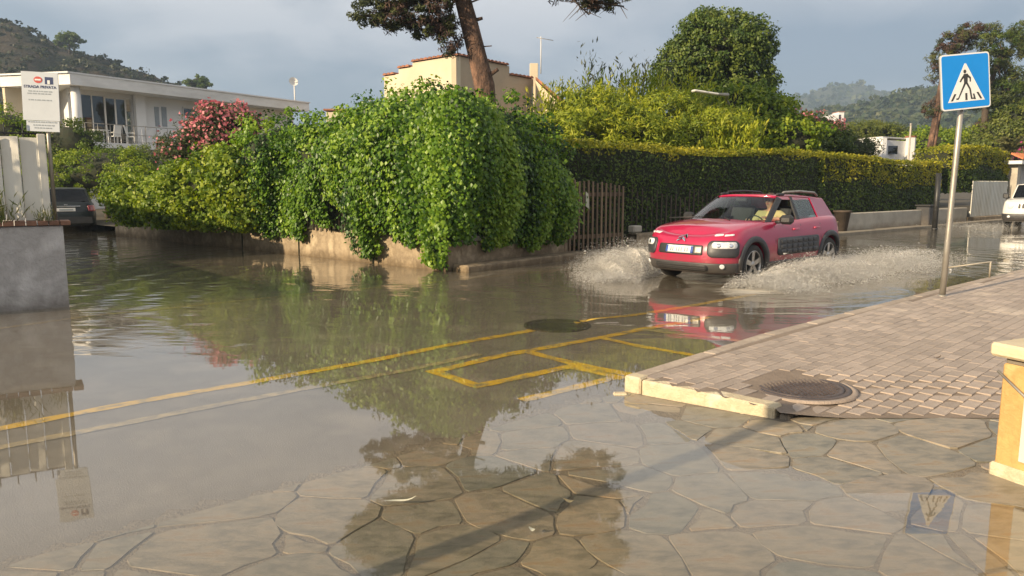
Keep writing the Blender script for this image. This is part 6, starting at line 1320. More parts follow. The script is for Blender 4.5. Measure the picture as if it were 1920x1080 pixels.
# plastic chairs and table on the balcony
def chair(px, Y, lab, rz):
    p = Vector(at(px, 262, Y)); root = thing('garden_chair', (p.x, p.y, zf2), lab, 'chair', 'white garden chairs on the villa balcony'); c, s = math.cos(rz), math.sin(rz); ax = (Vector((c, s, 0)), Vector((-s, c, 0)), Z3); P0 = Vector((p.x, p.y, zf2))
    mb = MB(); mb.bbox(P0 + Z3 * .43, (.45, .45, .04), ax, .01); mb.build('seat', M['plastic_white'], root)
    mb = MB(); mb.bbox(P0 + Z3 * .75 - ax[0] * .24, (.04, .44, .62), (ax[0], ax[1], (Z3 - ax[0] * .25).normalized()), .01); mb.build('backrest', M['plastic_white'], root)
    for i in (-1, 1):
        for j in (-1, 1): mb = MB(); q = P0 + ax[0] * .2 * i + ax[1] * .2 * j; mb.tube([q, q + Z3 * .43], .022, 6); mb.build('leg', M['plastic_white'], root)
        mb = MB(); q = P0 + ax[1] * .23 * i; mb.bbox(q + Z3 * .64, (.42, .05, .03), ax, .008); mb.build('armrest', M['plastic_white'], root)
ys = vw(s_of(222, .8), .8).y; chair(217, ys, 'white plastic garden chair on the balcony, facing the sliding door', 2.6); chair(246, ys + .4, 'white plastic garden chair on the balcony beside the white pier', .3)
p = vw(s_of(186, .7), .7); root = thing('garden_table', (p.x, p.y, zf2), 'small white table on the villa balcony by the column', 'table'); mb = MB(); mb.bbox((p.x, p.y, zf2 + .70), (.8, .6, .04), None, .01); mb.build('tabletop', M['plastic_white'], root)
for i in (-1, 1):
    for j in (-1, 1): mb = MB(); mb.tube([(p.x + .33 * i, p.y + .24 * j, zf2), (p.x + .33 * i, p.y + .24 * j, zf2 + .7)], .022, 6); mb.build('leg', M['plastic_white'], root)
# dish antenna at the far end of the villa roof
p = Vector(at(553, 190, 56)); root = thing('roof_antenna', p, 'white dish antenna mast above the far end of the villa roof', 'antenna'); mb = MB(); mb.tube([p - Z3 * .5, p + Z3 * 1.4], .045, 6); mb.build('mast', M['white'], root)
mb = MB(); mb.lathe([(.001, 0), (.2, .03), (.33, .12)], p + Vector((-.05, -.1, 1.35)), (.5, -.8, .3), 16); mb.build('dish', M['white'], root); mb = MB(); mb.tube([p + Z3 * 1.4, p + Vector((.35, -.3, 1.35))], .03, 5); mb.build('feed_arm', M['white'], root)

# tan house
TC = Vector(at(855, 104, 36)); root = thing('tan_house', (TC.x, TC.y + 3, 0), 'cream and tan flat-roofed house with tiled parapet behind the pine trunk', 'house')
TL = Vector(at(720, 138, 39.5)); TR = Vector(at(955, 118, 39.2)); TR2 = Vector(at(1000, 130, 40.6)); zt = TC.z
def wallseg(a, b_, z0, za, zb_, m, parent, name='wall', th=.3):
    d = Vector((b_.x - a.x, b_.y - a.y, 0)).normalized(); n = Vector((-d.y, d.x, 0)); mb = MB(); mb.prism([Vector((a.x, a.y, z0)), Vector((b_.x, b_.y, z0)), Vector((b_.x, b_.y, zb_)), Vector((a.x, a.y, za))], n * th); return mb.build(name, m, parent)
mid_ = TL.lerp(TC, .22); mid2 = TL.lerp(TC, .42)
zz = lambda px, py, Y: W(px, py, Y).z
wallseg(TL, mid_ , .2, zt - .45, zt - .45, M['tan'], root); wallseg(mid_, mid2, .2, zt - .20, zt - .20, M['tan'], root); wallseg(mid2, TC, .2, zt, zt, M['tan'], root)
M['tan2'] = mat('tan_render_shaded_side', (.52, .42, .30), (.44, .36, .26), .9, .9, .4, 10)  # darker copy of the tan render, shade of this face put into the colour
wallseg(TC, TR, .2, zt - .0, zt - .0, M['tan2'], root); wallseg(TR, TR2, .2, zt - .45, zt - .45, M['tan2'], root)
def tiles(a, b_, z, parent, w=.30):
    d = Vector((b_.x - a.x, b_.y - a.y, 0)); L = d.length; d.normalize(); n = Vector((-d.y, d.x, 0)); k = int(L / w)
    for i in range(k):
        p = a + d * (w * (i + .5)); mb = MB(); V = []; 
        for s in (-1, 1):
            for t in range(5): th = PI * t / 4; V.append(Vector((p.x, p.y, z)) + d * (w * .5 * math.cos(th)) + n * (.15 + .26 * s) + Z3 * (.11 * math.sin(th) + .02))
        mb.add(V, [(t, t + 1, 6 + t, 5 + t) for t in range(4)] + [(0, 1, 2, 3, 4), (5, 6, 7, 8, 9)], 0); mb.build('roof_tile', M['tile'], parent)
tiles(TL, mid_, zt - .45, root); tiles(mid_, mid2, zt - .20, root); tiles(mid2, TC, zt, root); tiles(TC, TR, zt, root); tiles(TR, TR2, zt - .45, root)
p = Vector(at(1001, 124, 42)); mb = MB(); mb.bbox((p.x, p.y, (zz(1001, 120, 42) + .2) / 2), (.45, .6, zz(1001, 120, 42) - .2), None, .02); mb.build('corner_pier', M['tan'], root)
for k in range(2):
    p0 = Vector(at(957 + 22 * k, 162, 40.6)); f = MB()
    w_, h_ = .58, 1.1
    for dx in (-w_ / 2, w_ / 2): f.box((p0.x + dx + .25, p0.y - .05, p0.z - h_ / 2), (.07, .08, h_))
    for dz in (0, -h_): f.box((p0.x + .25, p0.y - .05, p0.z + dz), (w_ - .07, .075, .07))
    wf = f.build('window', M['white'], root); f = MB(); f.box((p0.x + .25, p0.y - .02, p0.z - h_ / 2), (w_ - .07, .02, h_ - .07)); f.build('pane', M['winglass'], wf)
# lower wing with sloping roof
a = Vector(at(1004, 150, 40)); b_ = Vector(at(1062, 200, 38)); mb = MB(); mb.prism([Vector((a.x, a.y, .2)), Vector((b_.x, b_.y, .2)), Vector((b_.x, b_.y, b_.z - .2)), Vector((a.x, a.y, a.z))], Vector((.2, 3, 0))); mb.build('wing_wall', M['tan'], root)
d = (b_ - a); 
for i in range(9):
    q0 = a + d * (i / 9); q1 = a + d * ((i + 1) / 9); mb = MB(); mb.prism([q0 + Vector((0, -.15, .02)), q1 + Vector((0, -.15, .02)), q1 + Vector((0, -.15, .16)), q0 + Vector((0, -.15, .16))], Vector((.2, 3.2, 0))); mb.build('roof_tile', M['tile'], root)
p = Vector(at(1014, 128, 44)); root = thing('tv_antenna', p, 'thin rooftop television antenna above the tan house', 'antenna'); mb = MB(); mb.tube([p - Z3 * .3, p + Z3 * 1.75], .03, 5); mb.build('mast', M['white'], root)
mb = MB(); t_ = p + Z3 * 1.65; mb.tube([t_ + Vector((-.25, 0, .05)), t_ + Vector((.7, 0, -.12))], .018, 5)
for k in range(6): q = t_ + Vector((-.2 + k * .16, 0, .04 - k * .03)); mb.tube([q + Vector((0, -.2, -.06)), q + Vector((0, .2, .06))], .010, 4)
mb.build('yagi_arm', M['metal_grey'], root)
# chimney glimpse left of the tan house
p = Vector(at(640, 210, 50)); root = thing('far_house', (p.x, p.y + 2, 0), 'pale low house roof corner between villa and tan house', 'house'); mb = MB(); mb.bbox((p.x + .3, p.y + 2, (p.z) / 2 + .1), (2.6, 4, p.z - .2), None, .02); mb.build('wall', M['tan'], root); mb = MB(); mb.bbox((p.x + .3, p.y + 2, p.z + .14), (2.9, 4.3, .12), None, .02); mb.build('roof', M['tile'], root)
# small white house on the right
root = thing('white_house', at(1660, 300, 46)[:2] + (0,), 'small white flat-roofed house above the hedge right of the red car', 'house')
a, b_, c_ = Vector(at(1612, 262, 47)), Vector(at(1655, 262, 45)), Vector(at(1700, 266, 46.5)); zt = a.z
wallseg(a, b_, .2, zt, zt, M['villa'], root); wallseg(b_, c_, .2, zt - .12, zt - .12, M['villa'], root)
p = Vector(at(1708, 258, 46.3)); mb = MB(); mb.bbox((p.x, p.y, p.z / 2), (.4, .5, p.z), None, .01); mb.build('chimney', M['villa'], root); mb = MB(); mb.bbox((p.x, p.y, p.z + .05), (.45, .55, .1), None, .01); mb.build('chimney_cap', M['tile'], root)
mb = MB(); mb.prism([Vector((a.x, a.y, zt)), Vector((b_.x, b_.y, zt)), Vector((c_.x, c_.y, zt)), Vector((c_.x, c_.y + 5, zt)), Vector((a.x, a.y + 5, zt))], Z3 * .08); mb.build('roof_slab', M['villaroof'], root)
p0 = b_.lerp(c_, .3); f = MB(); f.box((p0.x, p0.y - .06, zt - .7), (.9, .06, .5)); f.build('window', M['winglass'], root)
p = Vector(at(1704, 290, 45.5)); root = thing('utility_pole', (p.x, p.y, 0), 'short thin pole standing by the small white house', 'pole'); mb = MB(); mb.tube([(p.x, p.y, 0), (p.x, p.y, zz(1704, 232, 45.5))], .05, 6); mb.build('shaft', M['palewall'], root); mb = MB(); mb.bbox((p.x, p.y, zz(1704, 233, 45.5)), (.12, .12, .14), None, .02); mb.build('cap', M['metal_grey'], root)
# tiled gate pillar, picket gates
gp_ = H0 + HD * 28.6; root = thing('gate_pillar', (gp_.x, gp_.y, 0), 'white gate pillar under a small orange tiled roof near the right edge', 'gate pillar')
k1 = .95; axg = (HD, nH, Z3)
for s in (-.72, .72): mb = MB(); q = gp_ + HD * s; mb.bbox((q.x, q.y, 1.25), (.42, .42, 2.5), axg, .02); mb.build('post', M['villa'] if s > 0 else M['palewall'], root)
mb = MB(); mb.bbox((gp_.x, gp_.y, 2.58), (2.7, .95, .16), axg, .02); mb.build('lintel', M['villa'], root)
for i in range(10):
    q = gp_ + HD * (-1.2 + i * .266); mb = MB(); V = []
    for s in (-1, 1):
        for t in range(5): th = PI * t / 4; V.append(Vector((q.x, q.y, 2.70 if s < 0 else 2.95)) + HD * (.13 * math.cos(th)) + nH * (-.5 * s if s < 0 else -.0) + Z3 * .09 * math.sin(th))
    mb.add(V, [(t, t + 1, 6 + t, 5 + t) for t in range(4)] + [(0, 1, 2, 3, 4), (5, 6, 7, 8, 9)], 0); mb.build('roof_tile', mat('orange_tile', (.55, .20, .08), (.42, .15, .06), .8, 3) if i == 0 else bpy.data.materials['orange_tile'], root)
for nm, s0, s1, lab in (('picket_gate', 23.2, 27.4, 'pale slatted gate under the golden hedge left of the tiled pillar'), ('picket_gate', 29.9, 34, 'pale slatted gate right of the tiled pillar behind the white car')):
    q = H0 + HD * s0; root = thing(nm, (q.x, q.y, 0), lab, 'gate'); k = int((s1 - s0) / .17)
    for i in range(k): q = H0 + HD * (s0 + .17 * i); mb = MB(); mb.bbox((q.x, q.y, 1.0), (.105, .03, 1.5), axg, .005); mb.build('slat', M['board'], root)
    for z in (.45, 1.55): q = H0 + HD * ((s0 + s1) / 2) - nH * .05; mb = MB(); mb.bbox((q.x, q.y, z), (s1 - s0, .04, .08), axg, .005); mb.build('rail', M['white'], root)
    mb = MB(); q = H0 + HD * ((s0 + s1) / 2); mb.bbox((q.x, q.y, .12), (s1 - s0, .25, .24), axg, .02); mb.build('sill', M['stone_wall'], root)
q = G(1752, 431); root = thing('dark_post', (q.x, q.y, 0), 'dark slim post standing before the hedge behind the waste bin', 'post'); mb = MB(); mb.tube([(q.x, q.y, 0), (q.x, q.y, 2.0)], .09, 10); mb.build('shaft', M['metal_dark'], root); mb = MB(); mb.lathe([(.12, 0), (.12, .04), (.09, .05)], (q.x, q.y, .02), (0, 0, 1), 12); mb.build('base', M['metal_dark'], root)
q = G(1733, 426); root = thing('waste_bin', (q.x, q.y, 0), 'dark wheeled waste bin by the low white wall', 'bin')
mb = MB(); mb.bbox((q.x, q.y, .42), (.50, .50, .72), axg, .03); mb.build('container', M['bumpgrey'], root); mb = MB(); mb.bbox((q.x, q.y, .82), (.56, .58, .07), axg, .02); mb.build('lid', M['black'], root)
for s in (-.2, .2): mb = MB(); c = q + HD * s - nH * .22; mb.lathe([(.001, -.03), (.08, -.03), (.08, .03), (.001, .03)], (c.x, c.y, .08), HD, 12); mb.build('wheel', M['tyre'], root)
# pot shape in place of a dark plant: planter at the car's tail
q = G(1577, 438); root = thing('planter', (q.x, q.y, 0), 'dark brown tapered planter against the hedge behind the red car', 'planter'); mb = MB(); mb.lathe([(.001, 0), (.17, 0), (.26, .62), (.29, .62), (.29, .68), (.24, .68), (.23, .6), (.001, .6)], (q.x, q.y, .08), (0, 0, 1), 20); mb.build('pot', M['darkbark'], root); 
# street lamp head above the canes
p = Vector(at(1335, 176, 24.5)); root = thing('street_lamp', (p.x + .6, p.y, .2), 'street lamp with long flat pale head above the canes', 'street lamp')
e0 = Vector(at(1299, 170, 24.2)); e1 = Vector(at(1345, 177, 24.5)); e2 = Vector(at(1372, 178, 24.8))
mb = MB(); d = (e1 - e0).normalized(); c = (e0 + e1) / 2; mb.bbox(c, ((e1 - e0).length, .22, .07), (d, Vector((-d.y, d.x, 0)).normalized(), d.cross(Vector((-d.y, d.x, 0)).normalized())), .025); mb.build('lamp_head', M['white'], root)
mb = MB(); mb.tube([e1 - d * .05, e1.lerp(e2, .7), e2 + Vector((.1, 1.0, -.05)), Vector((e2.x + 1.2, e2.y + 3.6, e2.z - .4))], [.045, .06, .06, .055], 10); mb.build('arm', M['metal_grey'], root)
mb = MB(); mb.tube([(e2.x + 1.2, e2.y + 3.6, .2), (e2.x + 1.2, e2.y + 3.6, e2.z - .38)], [.08, .055], 10); mb.build('column', M['metal_grey'], root)

# ================================================================== HILLS
def hill(name, ridge, base_py, Y0, Y1, m, seed, amp=1.0, kind='structure', bumps=.9):
    """terrain rising to the ridge line given by (px, py) at distance Y1"""
    mb = MB(); nx = 160; ny = 26; xs = np.linspace(ridge[0][0], ridge[-1][0], nx); ry = np.interp(xs, [r_[0] for r_ in ridge], [r_[1] for r_ in ridge]); V = []
    for j in range(ny + 1):
        f = j / ny
        for i in range(nx):
            Y = Y0 + (Y1 - Y0) * f; top = W(xs[i], ry[i], Y1); z = -1 + (top.z + 1) * (f ** 1.25); x = W(xs[i], 300, Y).x; nz = amp * (float(fbm(x * .03 + 9, Y * .03, seed, 4)) - .5) * 14 * math.sin(PI * min(1, f * 1.0)) ** .7 if f < 1 else 0
            V.append([x, Y, z + nz])
    V += [[v[0] , v[1] + (Y1 - Y0), -3] for v in V[-nx:]]
    V = np.array(V); V[:ny * nx + nx, 2] += bumps * (vnoise(V[:ny * nx + nx, 0] * .35, V[:ny * nx + nx, 1] * .35, seed + 2) - .3)
    F = [(j * nx + i, j * nx + i + 1, (j + 1) * nx + i + 1, (j + 1) * nx + i) for j in range(ny + 1) for i in range(nx - 1)]
    mb.add(V.tolist(), F, 0, True); return tag(mb.build(name, m, None, recalc=True), kind=kind), V
h1, HV = hill('hill', [(-700, -60), (-300, -20), (0, 42), (60, 52), (120, 85), (200, 110), (270, 135), (335, 158), (420, 188), (560, 240), (760, 300)], 340, 110, 190, M['hill1'], 1, .35, bumps=1.6)
h2, _v2 = hill('wooded_hill', [(1380, 300), (1450, 262), (1520, 212), (1600, 195), (1660, 180), (1720, 168), (1790, 160), (1900, 150), (2050, 120), (2500, 60), (3000, 0)], 340, 190, 420, M['hill2'], 2, 1.0, bumps=2.6)
h3, _v3 = hill('mountain', [(1150, 330), (1300, 290), (1400, 225), (1450, 190), (1500, 180), (1550, 162), (1600, 157), (1640, 172), (1680, 192), (1760, 200), (1900, 215), (2300, 230)], 340, 600, 1100, M['hill3'], 3, 1.0, bumps=3)
# scrub on the left hill
rng = np.random.default_rng(3); sel = HV[(np.abs(HV[:, 0] / HV[:, 1]) < .85)]; NS = 3000; idx = rng.integers(0, len(sel) - 160, NS); P = sel[idx] + rng.normal(0, 1.2, (NS, 3)) * np.array([1, 1, .15]); sc_ = rng.uniform(.35, 1.25, NS)
D = rng.normal(size=(NS, 18, 3)); D /= np.linalg.norm(D, axis=2, keepdims=True); Q = (P[:, None, :] + D * sc_[:, None, None] * np.array([1.3, 1.3, .8]) * .8); o = leaves('hill_scrub', Q.reshape(-1, 3), D.reshape(-1, 3), .75, M['scrub'], None, seed=5, tint=np.repeat(rng.uniform(.0, .8, NS), 18), aspect=.9); tag(o, kind='stuff')
for nm_, hm_, (ha, hv), ns_, sz_, lf_ in (('hillside_wood', M['scrub2'], (h2, _v2), 3600, (1.2, 3.4), 2.4), ('mountain_wood', M['scrub2'], (h3, _v3), 2200, (3.0, 8.0), 7.0)):
    sel = hv[:-160 * 1]; sel = sel[(sel[:, 0] / sel[:, 1] > .2) & (sel[:, 0] / sel[:, 1] < .95)]; idx = rng.integers(0, len(sel), ns_); P = sel[idx] + rng.normal(0, 2.5, (ns_, 3)) * np.array([1, 1, .05]); s_ = rng.uniform(*sz_, ns_); D = rng.normal(size=(ns_, 12, 3)); D /= np.linalg.norm(D, axis=2, keepdims=True); Q = P[:, None, :] + D * s_[:, None, None] * np.array([1, 1, .6]); o = leaves(nm_, Q.reshape(-1, 3), D.reshape(-1, 3), lf_, hm_, None, seed=6, tint=np.repeat(rng.uniform(0, .9, ns_), 12), aspect=.95); tag(o, kind='stuff')
b = W(374, 175, 150); b.z = W(374, 200, 150).z - 3
tree('hill_tree', b, [b, b + Vector((0, 0, 2)), W(374, 165, 150)], [.3, .2, .1], [blob(372, 153, 150, 2.0, 1.8, .9), blob(362, 158, 150, 1.2, 1.2, .7), blob(386, 160, 150, 1.2, 1.2, .5)], 'small dark treetop on the skyline just right of the hill ridge', M['treeleaf'], 60, 40, .5, .5, 120, limbs=2)
b = W(130, 85, 182); tree('hill_tree', b, [b - Z3 * 2, b, W(130, 78, 182)], [.3, .2, .1], [blob(132, 74, 182, 2.6, 2, 1.3), blob(118, 80, 182, 1.6, 1.5, 1.0)], 'round dark tree standing on the left hill ridge', M['treeleaf'], 60, 40, .6, .55, 121, limbs=2)
p = W(1562, 217, 300); root = thing('hill_house', (p.x, p.y, p.z - 4), 'tiny white house on the wooded hillside', 'house')
for dx, w_, h_ in ((0, 4, 1.2), (2.0, 2.2, 2.2), (-2.6, 2, .8)): mb = MB(); mb.bbox((p.x + dx, p.y, p.z - 2 + h_ / 2), (w_, 6, h_ + 2), None, .1); mb.build('wall', M['villa'], root)
mb = MB(); mb.bbox((p.x + 2.0, p.y, p.z + 1.25), (2.6, 6.6, .3), None, .1); mb.build('roof', M['tile'], root)
# unseen trees and house added behind the left wall; shade fence and street
nb = Vector((-17.5, 14.2, .3)); root = thing('neighbour_house', nb, 'single-storey cream house in the garden behind the left fence', 'house')
hx = Vector((-.66, .75, 0)).normalized(); mb = MB(); mb.bbox((nb.x, nb.y, 1.75), (9.5, 5.5, 2.9), (hx, Vector((-hx.y, hx.x, 0)), Z3), .03); mb.build('wall', M['tan'], root); mb = MB(); mb.bbox((nb.x, nb.y, 3.31), (10.2, 6.2, .22), (hx, Vector((-hx.y, hx.x, 0)), Z3), .04); mb.build('roof', M['tile'], root)
for i, (x, y, z, R) in enumerate(((-10.4, 6.3, 3.1, .8), (-12.6, 4.9, 4.3, 1.0))):
    b = Vector((x, y, .3)); tree('garden_tree', b, [b, b + Z3 * 1.2, Vector((x, y, z))], [.16, .13, .08], [((x, y, z), (R, R, R * .8)), ((x + .8, y + .5, z - .5), (R * .6, R * .6, R * .5))], ['leafy garden tree behind the board fence, nearer the street', 'leafy garden tree deeper behind the board fence'][i], M['treeleaf'], 38, 24, .26, .13, 130 + i, corek=0)
#PART5
# ================================================================== SPLASH
def drops(name, P, S, Vv, m, label, cat=None, parent=None):
    rb = np.random.default_rng(3); k = 2; P = np.concatenate([P] + [P + rb.normal(0, .035, P.shape) for _ in range(k - 1)]); S = np.tile(S, k); Vv = np.tile(Vv, (k, 1)); P[:, 2] = np.abs(P[:, 2]) + .003
    S = S * np.where(rb.random(len(S)) < .015, 1.2, .47)
    n = len(P); d = Vv / (np.linalg.norm(Vv, axis=1, keepdims=True) + 1e-9); r = np.random.default_rng(5); a = np.cross(d, r.normal(size=(n, 3))); a /= np.linalg.norm(a, axis=1, keepdims=True) + 1e-9; b = np.cross(d, a)
    s = S[:, None]; el = s * r.uniform(1.0, 3.2, (n, 1))
    V = np.stack([P + d * el, P - d * el * .6 + a * s, P - d * el * .6 - a * s * .5 + b * s * .87, P - d * el * .6 - a * s * .5 - b * s * .87], 1).reshape(-1, 3)
    if parent: V = V - np.array(origin_of(parent))
    f = np.array([[0, 1, 2], [0, 2, 3], [0, 3, 1], [1, 3, 2]]); F = (np.arange(n)[:, None, None] * 4 + f[None]).reshape(-1)
    me = bpy.data.meshes.new(name); me.vertices.add(len(V)); me.vertices.foreach_set('co', V.reshape(-1)); me.loops.add(len(F)); me.loops.foreach_set('vertex_index', F.astype(np.int32)); me.polygons.add(n * 4); me.polygons.foreach_set('loop_start', (np.arange(n * 4) * 3).astype(np.int32)); me.polygons.foreach_set('use_smooth', np.ones(n * 4, bool)); me.update(); me.validate()
    o = link(name, me, parent, [m]); o['kind'] = 'stuff'; return o
sm = bpy.data.materials.new('spray_water'); sm.use_nodes = True; nt = sm.node_tree; nt.nodes.clear()
df = N(nt, 'ShaderNodeBsdfDiffuse', Color=(.92, .91, .88, 1)); tl = N(nt, 'ShaderNodeBsdfTranslucent', Color=(.88, .86, .82, 1)); tp = N(nt, 'ShaderNodeBsdfTransparent', Color=(.95, .94, .92, 1)); gl = N(nt, 'ShaderNodeBsdfGlossy', Roughness=.12)
a1 = N(nt, 'ShaderNodeMixShader'); a1.inputs[0].default_value = .45; nt.links.new(df.outputs[0], a1.inputs[1]); nt.links.new(tl.outputs[0], a1.inputs[2])
a2 = N(nt, 'ShaderNodeMixShader'); a2.inputs[0].default_value = .35; nt.links.new(a1.outputs[0], a2.inputs[1]); nt.links.new(tp.outputs[0], a2.inputs[2])
a3 = N(nt, 'ShaderNodeMixShader'); a3.inputs[0].default_value = .14; nt.links.new(a2.outputs[0], a3.inputs[1]); nt.links.new(gl.outputs[0], a3.inputs[2]); oo = N(nt, 'ShaderNodeOutputMaterial'); nt.links.new(a3.outputs[0], oo.inputs[0])
def car_pt(s, y, z=0): return cc + HEAD * (red.mid - s) + LEFT * y + Vector((0, 0, z))
def sheet(src0, src1, out, back, H, n, seed, spread=.25, life=(0, 1), smin=.003, smax=.009, jet=60):
    """ballistic arcs leaving the line src0-src1 (car stations s) with outward reach and height"""
    r = np.random.default_rng(seed); P = []; Vv = []
    src = r.uniform(0, 1, jet); reach = out * r.uniform(.35, 1.15, jet); hh = H * r.uniform(.25, 1.1, jet) ** 1.2; bk = back * r.uniform(.3, 1.2, jet)
    for j in range(jet):
        m = n // jet; t = r.uniform(*life, m) ** .8; s = src0[0] + (src1[0] - src0[0]) * src[j]; y0 = src0[1] + (src1[1] - src0[1]) * src[j]; sg = 1 if out > 0 else -1
        S_ = s + bk[j] * t + r.normal(0, spread * .28, m) * t; Y_ = y0 + reach[j] * t + r.normal(0, spread * .28, m) * (t + .1); Z_ = np.abs(4 * hh[j] * t * (1 - t) + r.normal(0, .03 + .16 * hh[j], m) * (t + .15)) + .004
        for a, b, c in zip(S_, Y_, Z_): P.append(car_pt(a, b, c)[:])
        vz = 4 * hh[j] * (1 - 2 * t); Vv.append(np.column_stack([HEAD.x * -bk[j] + LEFT.x * reach[j] + 0 * t, HEAD.y * -bk[j] + LEFT.y * reach[j] + 0 * t, vz]))
    P = np.array(P); Vv = np.concatenate(Vv); S = np.exp(r.normal(math.log((smin + smax) / 2), .45, len(P))); return P, np.clip(S, smin * .6, smax * 2.2), Vv
parts_ = [
    sheet((.55, .90), (1.3, .90), 1.2, 2.6, .34, 19000, 1, jet=170), sheet((.0, .80), (.8, .90), 1.15, .5, .20, 12000, 2, jet=120),
    sheet((1.2, .92), (3.3, .90), .85, 1.7, .27, 15000, 3, jet=150), sheet((3.1, .9), (3.9, .90), 1.2, 2.6, .34, 15000, 4, jet=150),
    sheet((3.9, .7), (4.4, -.7), .4, 2.2, .20, 7000, 5, jet=80), sheet((3.6, .9), (4.3, .8), .9, 4.2, .22, 9000, 6, jet=90),
]
P = np.concatenate([p[0] for p in parts_]); S = np.concatenate([p[1] for p in parts_]); Vv = np.concatenate([p[2] for p in parts_])
spl = thing('water_splash', car_pt(2.2, 1.3), 'low frothy spray thrown up along the near side of the red car', 'splash'); drops('spray_drops', P, S, Vv, sm, '', parent=spl)
parts_ = [sheet((.4, -.90), (1.2, -.90), -2.0, .9, .46, 15000, 11, jet=150), sheet((-.1, -.7), (.6, -.88), -1.7, .1, .36, 14000, 12, jet=150), sheet((-.5, -.4), (.2, -.88), -1.0, -.6, .12, 6000, 14, jet=80), sheet((.6, -.9), (2.0, -.9), -1.4, 1.8, .42, 7000, 13, jet=80)]
P = np.concatenate([p[0] for p in parts_]); S = np.concatenate([p[1] for p in parts_]); Vv = np.concatenate([p[2] for p in parts_])
spl = thing('water_splash', car_pt(.4, -1.3), 'fan of spray thrown out beyond the far front wheel of the red car', 'splash'); drops('spray_drops', P, S, Vv, sm, '', parent=spl)
q = G(1838, 427); r = np.random.default_rng(8); n = 2500; P = np.column_stack([q.x + r.normal(0, .9, n), q.y + r.normal(0, .6, n), np.abs(r.normal(0, .10, n))]); spl = thing('water_splash', q, 'small patch of spray on the wet road left of the white car', 'splash'); drops('spray_drops', P, r.uniform(.006, .016, n), r.normal(size=(n, 3)), sm, '', parent=spl)
# froth on the water around the wheels
fm = bpy.data.materials.new('water_foam'); fm.use_nodes = True; nt = fm.node_tree; nt.nodes.clear(); t = N(nt, 'ShaderNodeNewGeometry'); mpn = N(nt, 'ShaderNodeMapping'); mpn.inputs['Rotation'].default_value = (0, 0, -.72); mpn.inputs['Scale'].default_value = (.7, 3.0, 1); nt.links.new(t.outputs['Position'], mpn.inputs[0])
nz = N(nt, 'ShaderNodeTexNoise', Scale=3.0, Detail=9.0, Roughness=.72, Distortion=.6); nt.links.new(mpn.outputs[0], nz.inputs['Vector'])
at_ = N(nt, 'ShaderNodeAttribute', attribute_name='dens'); su = N(nt, 'ShaderNodeMath', operation='ADD'); nt.links.new(nz.outputs[0], su.inputs[0]); nt.links.new(at_.outputs['Fac'], su.inputs[1]); rm = ramp(nt, [(.92, (0, 0, 0)), (1.22, (.85, .85, .85))]); 
mul = N(nt, 'ShaderNodeMath', operation='MULTIPLY'); nt.links.new(su.outputs[0], mul.inputs[0]); mul.inputs[1].default_value = 1.0
mr = N(nt, 'ShaderNodeMapRange'); nt.links.new(su.outputs[0], mr.inputs[0]); mr.inputs[1].default_value = .95; mr.inputs[2].default_value = 1.4; mr.inputs[3].default_value = 0; mr.inputs[4].default_value = .85
tp = N(nt, 'ShaderNodeBsdfTransparent'); df = N(nt, 'ShaderNodeBsdfDiffuse', Color=(.62, .58, .50, 1)); mxs = N(nt, 'ShaderNodeMixShader'); nt.links.new(mr.outputs[0], mxs.inputs[0]); nt.links.new(tp.outputs[0], mxs.inputs[1]); nt.links.new(df.outputs[0], mxs.inputs[2]); oo = N(nt, 'ShaderNodeOutputMaterial'); nt.links.new(mxs.outputs[0], oo.inputs[0])
def water_sheet(parent, s0, s1, y0, out, back, H, seed):
    n, k = 150, 22; V = []; D = []
    for i in range(n + 1):
        q = i / n; h = H * (.35 + 1.1 * float(fbm(np.array(q * 9.0), np.array(seed * 3.1), seed, 4))) * min(1, q * 8 + .2) * min(1, (1 - q) * 6 + .1); o_ = out * (.6 + .7 * float(fbm(np.array(q * 6.0 + 5), np.array(seed * 1.7), seed + 1, 3)))
        for j in range(k + 1):
            t = j / k; wz = .035 * float(fbm(np.array(q * 40.0), np.array(t * 9.0), seed + 3, 3)); p = car_pt(s0 + (s1 - s0) * q + back * t, y0 + o_ * t, 4 * h * t * (1 - t) + .01 + wz); V.append((p - origin_of(parent))[:]); D.append(.52 - .30 * t - .22 * abs(2 * t - 1) ** 3 * 0)
    F = [(i * (k + 1) + j, (i + 1) * (k + 1) + j, (i + 1) * (k + 1) + j + 1, i * (k + 1) + j + 1) for i in range(n) for j in range(k)]
    me = bpy.data.meshes.new('water_sheet'); me.from_pydata(V, [], F); ad = me.attributes.new('dens', 'FLOAT', 'POINT'); ad.data.foreach_set('value', np.array(D, np.float32))
    for p_ in me.polygons: p_.use_smooth = True
    return link('water_sheet', me, parent, [fm2])
fm2 = fm.copy(); fm2.name = 'thrown_water'; nt2 = fm2.node_tree
for nd in nt2.nodes:
    if nd.bl_idname == 'ShaderNodeMapping': nd.inputs['Scale'].default_value = (2.2, 7.0, 2.2)
    if nd.bl_idname == 'ShaderNodeBsdfDiffuse': nd.inputs[0].default_value = (.80, .77, .71, 1)
    if nd.bl_idname == 'ShaderNodeMapRange': nd.inputs[1].default_value = .80; nd.inputs[2].default_value = 1.25; nd.inputs[4].default_value = .8
spn = [o for o in bpy.data.objects if o.get('category') == 'splash']
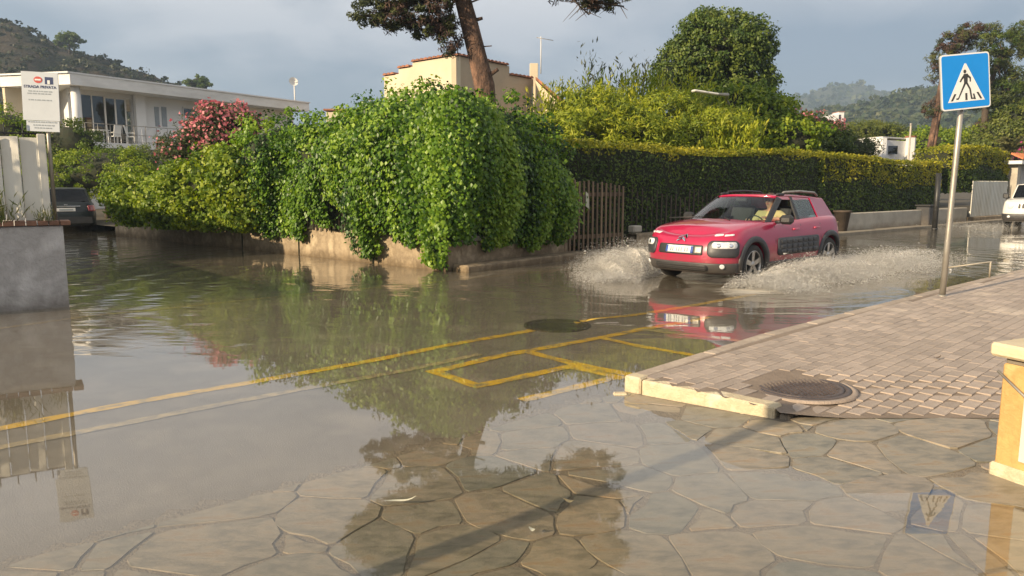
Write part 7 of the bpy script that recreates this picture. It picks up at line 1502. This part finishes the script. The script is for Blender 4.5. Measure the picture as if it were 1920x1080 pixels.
near_ = [o for o in spn if 'near side' in o['label']][0]; far_ = [o for o in spn if 'far front' in o['label']][0]
water_sheet(near_, .2, 3.6, .88, 1.0, 1.5, .26, 1); water_sheet(near_, .4, 2.2, .90, .7, .9, .34, 2); water_sheet(near_, 3.2, 6.0, .85, 1.2, 2.2, .26, 3); water_sheet(far_, -.3, 1.6, -.88, -1.8, .6, .36, 4); water_sheet(far_, .2, 1.2, -.88, -1.2, .3, .40, 5)
xs = np.linspace(-1.6, 9.5, 90); ys2 = np.linspace(-3.6, 3.6, 60); V = []; D_ = []
for b_ in ys2:
    for a in xs:
        p = car_pt(a, b_, .006); V.append(p[:]); e = abs(abs(b_) - 1.25 - .10 * max(0, a) * .35); dn = .90 * math.exp(-(e / .66) ** 2) * float(sstep(-1.4, .3, a)) * float(1 - sstep(4.5, 9.3, a)); D_.append(dn)
nx = len(xs); F = [(j * nx + i, j * nx + i + 1, (j + 1) * nx + i + 1, (j + 1) * nx + i) for j in range(len(ys2) - 1) for i in range(nx - 1)]
me = bpy.data.meshes.new('water_foam'); me.from_pydata(V, [], F); ad = me.attributes.new('dens', 'FLOAT', 'POINT'); ad.data.foreach_set('value', np.array(D_, np.float32)); o = link('water_foam', me, None, [fm]); tag(o, kind='stuff')
# ================================================================== HAZE
HAZE = 0.0007
mb = MB(); mb.box((0, 560, 84.5), (2600, 1500, 172)); hz = mb.build('haze', [], None); hm = bpy.data.materials.new('haze_air'); hm.use_nodes = True; nt = hm.node_tree; nt.nodes.clear(); pv = N(nt, 'ShaderNodeVolumePrincipled'); pv.inputs['Density'].default_value = HAZE; pv.inputs['Color'].default_value = (.62, .80, 1, 1); pv.inputs['Anisotropy'].default_value = .2; oo = N(nt, 'ShaderNodeOutputMaterial'); nt.links.new(pv.outputs[0], oo.inputs['Volume']); hz.data.materials.append(hm); tag(hz, kind='stuff')
print('objects', len(bpy.data.objects), 'tris', sum(sum(len(p.vertices) - 2 for p in m.polygons) if len(m.polygons) < 5000 else len(m.polygons) for m in bpy.data.meshes))
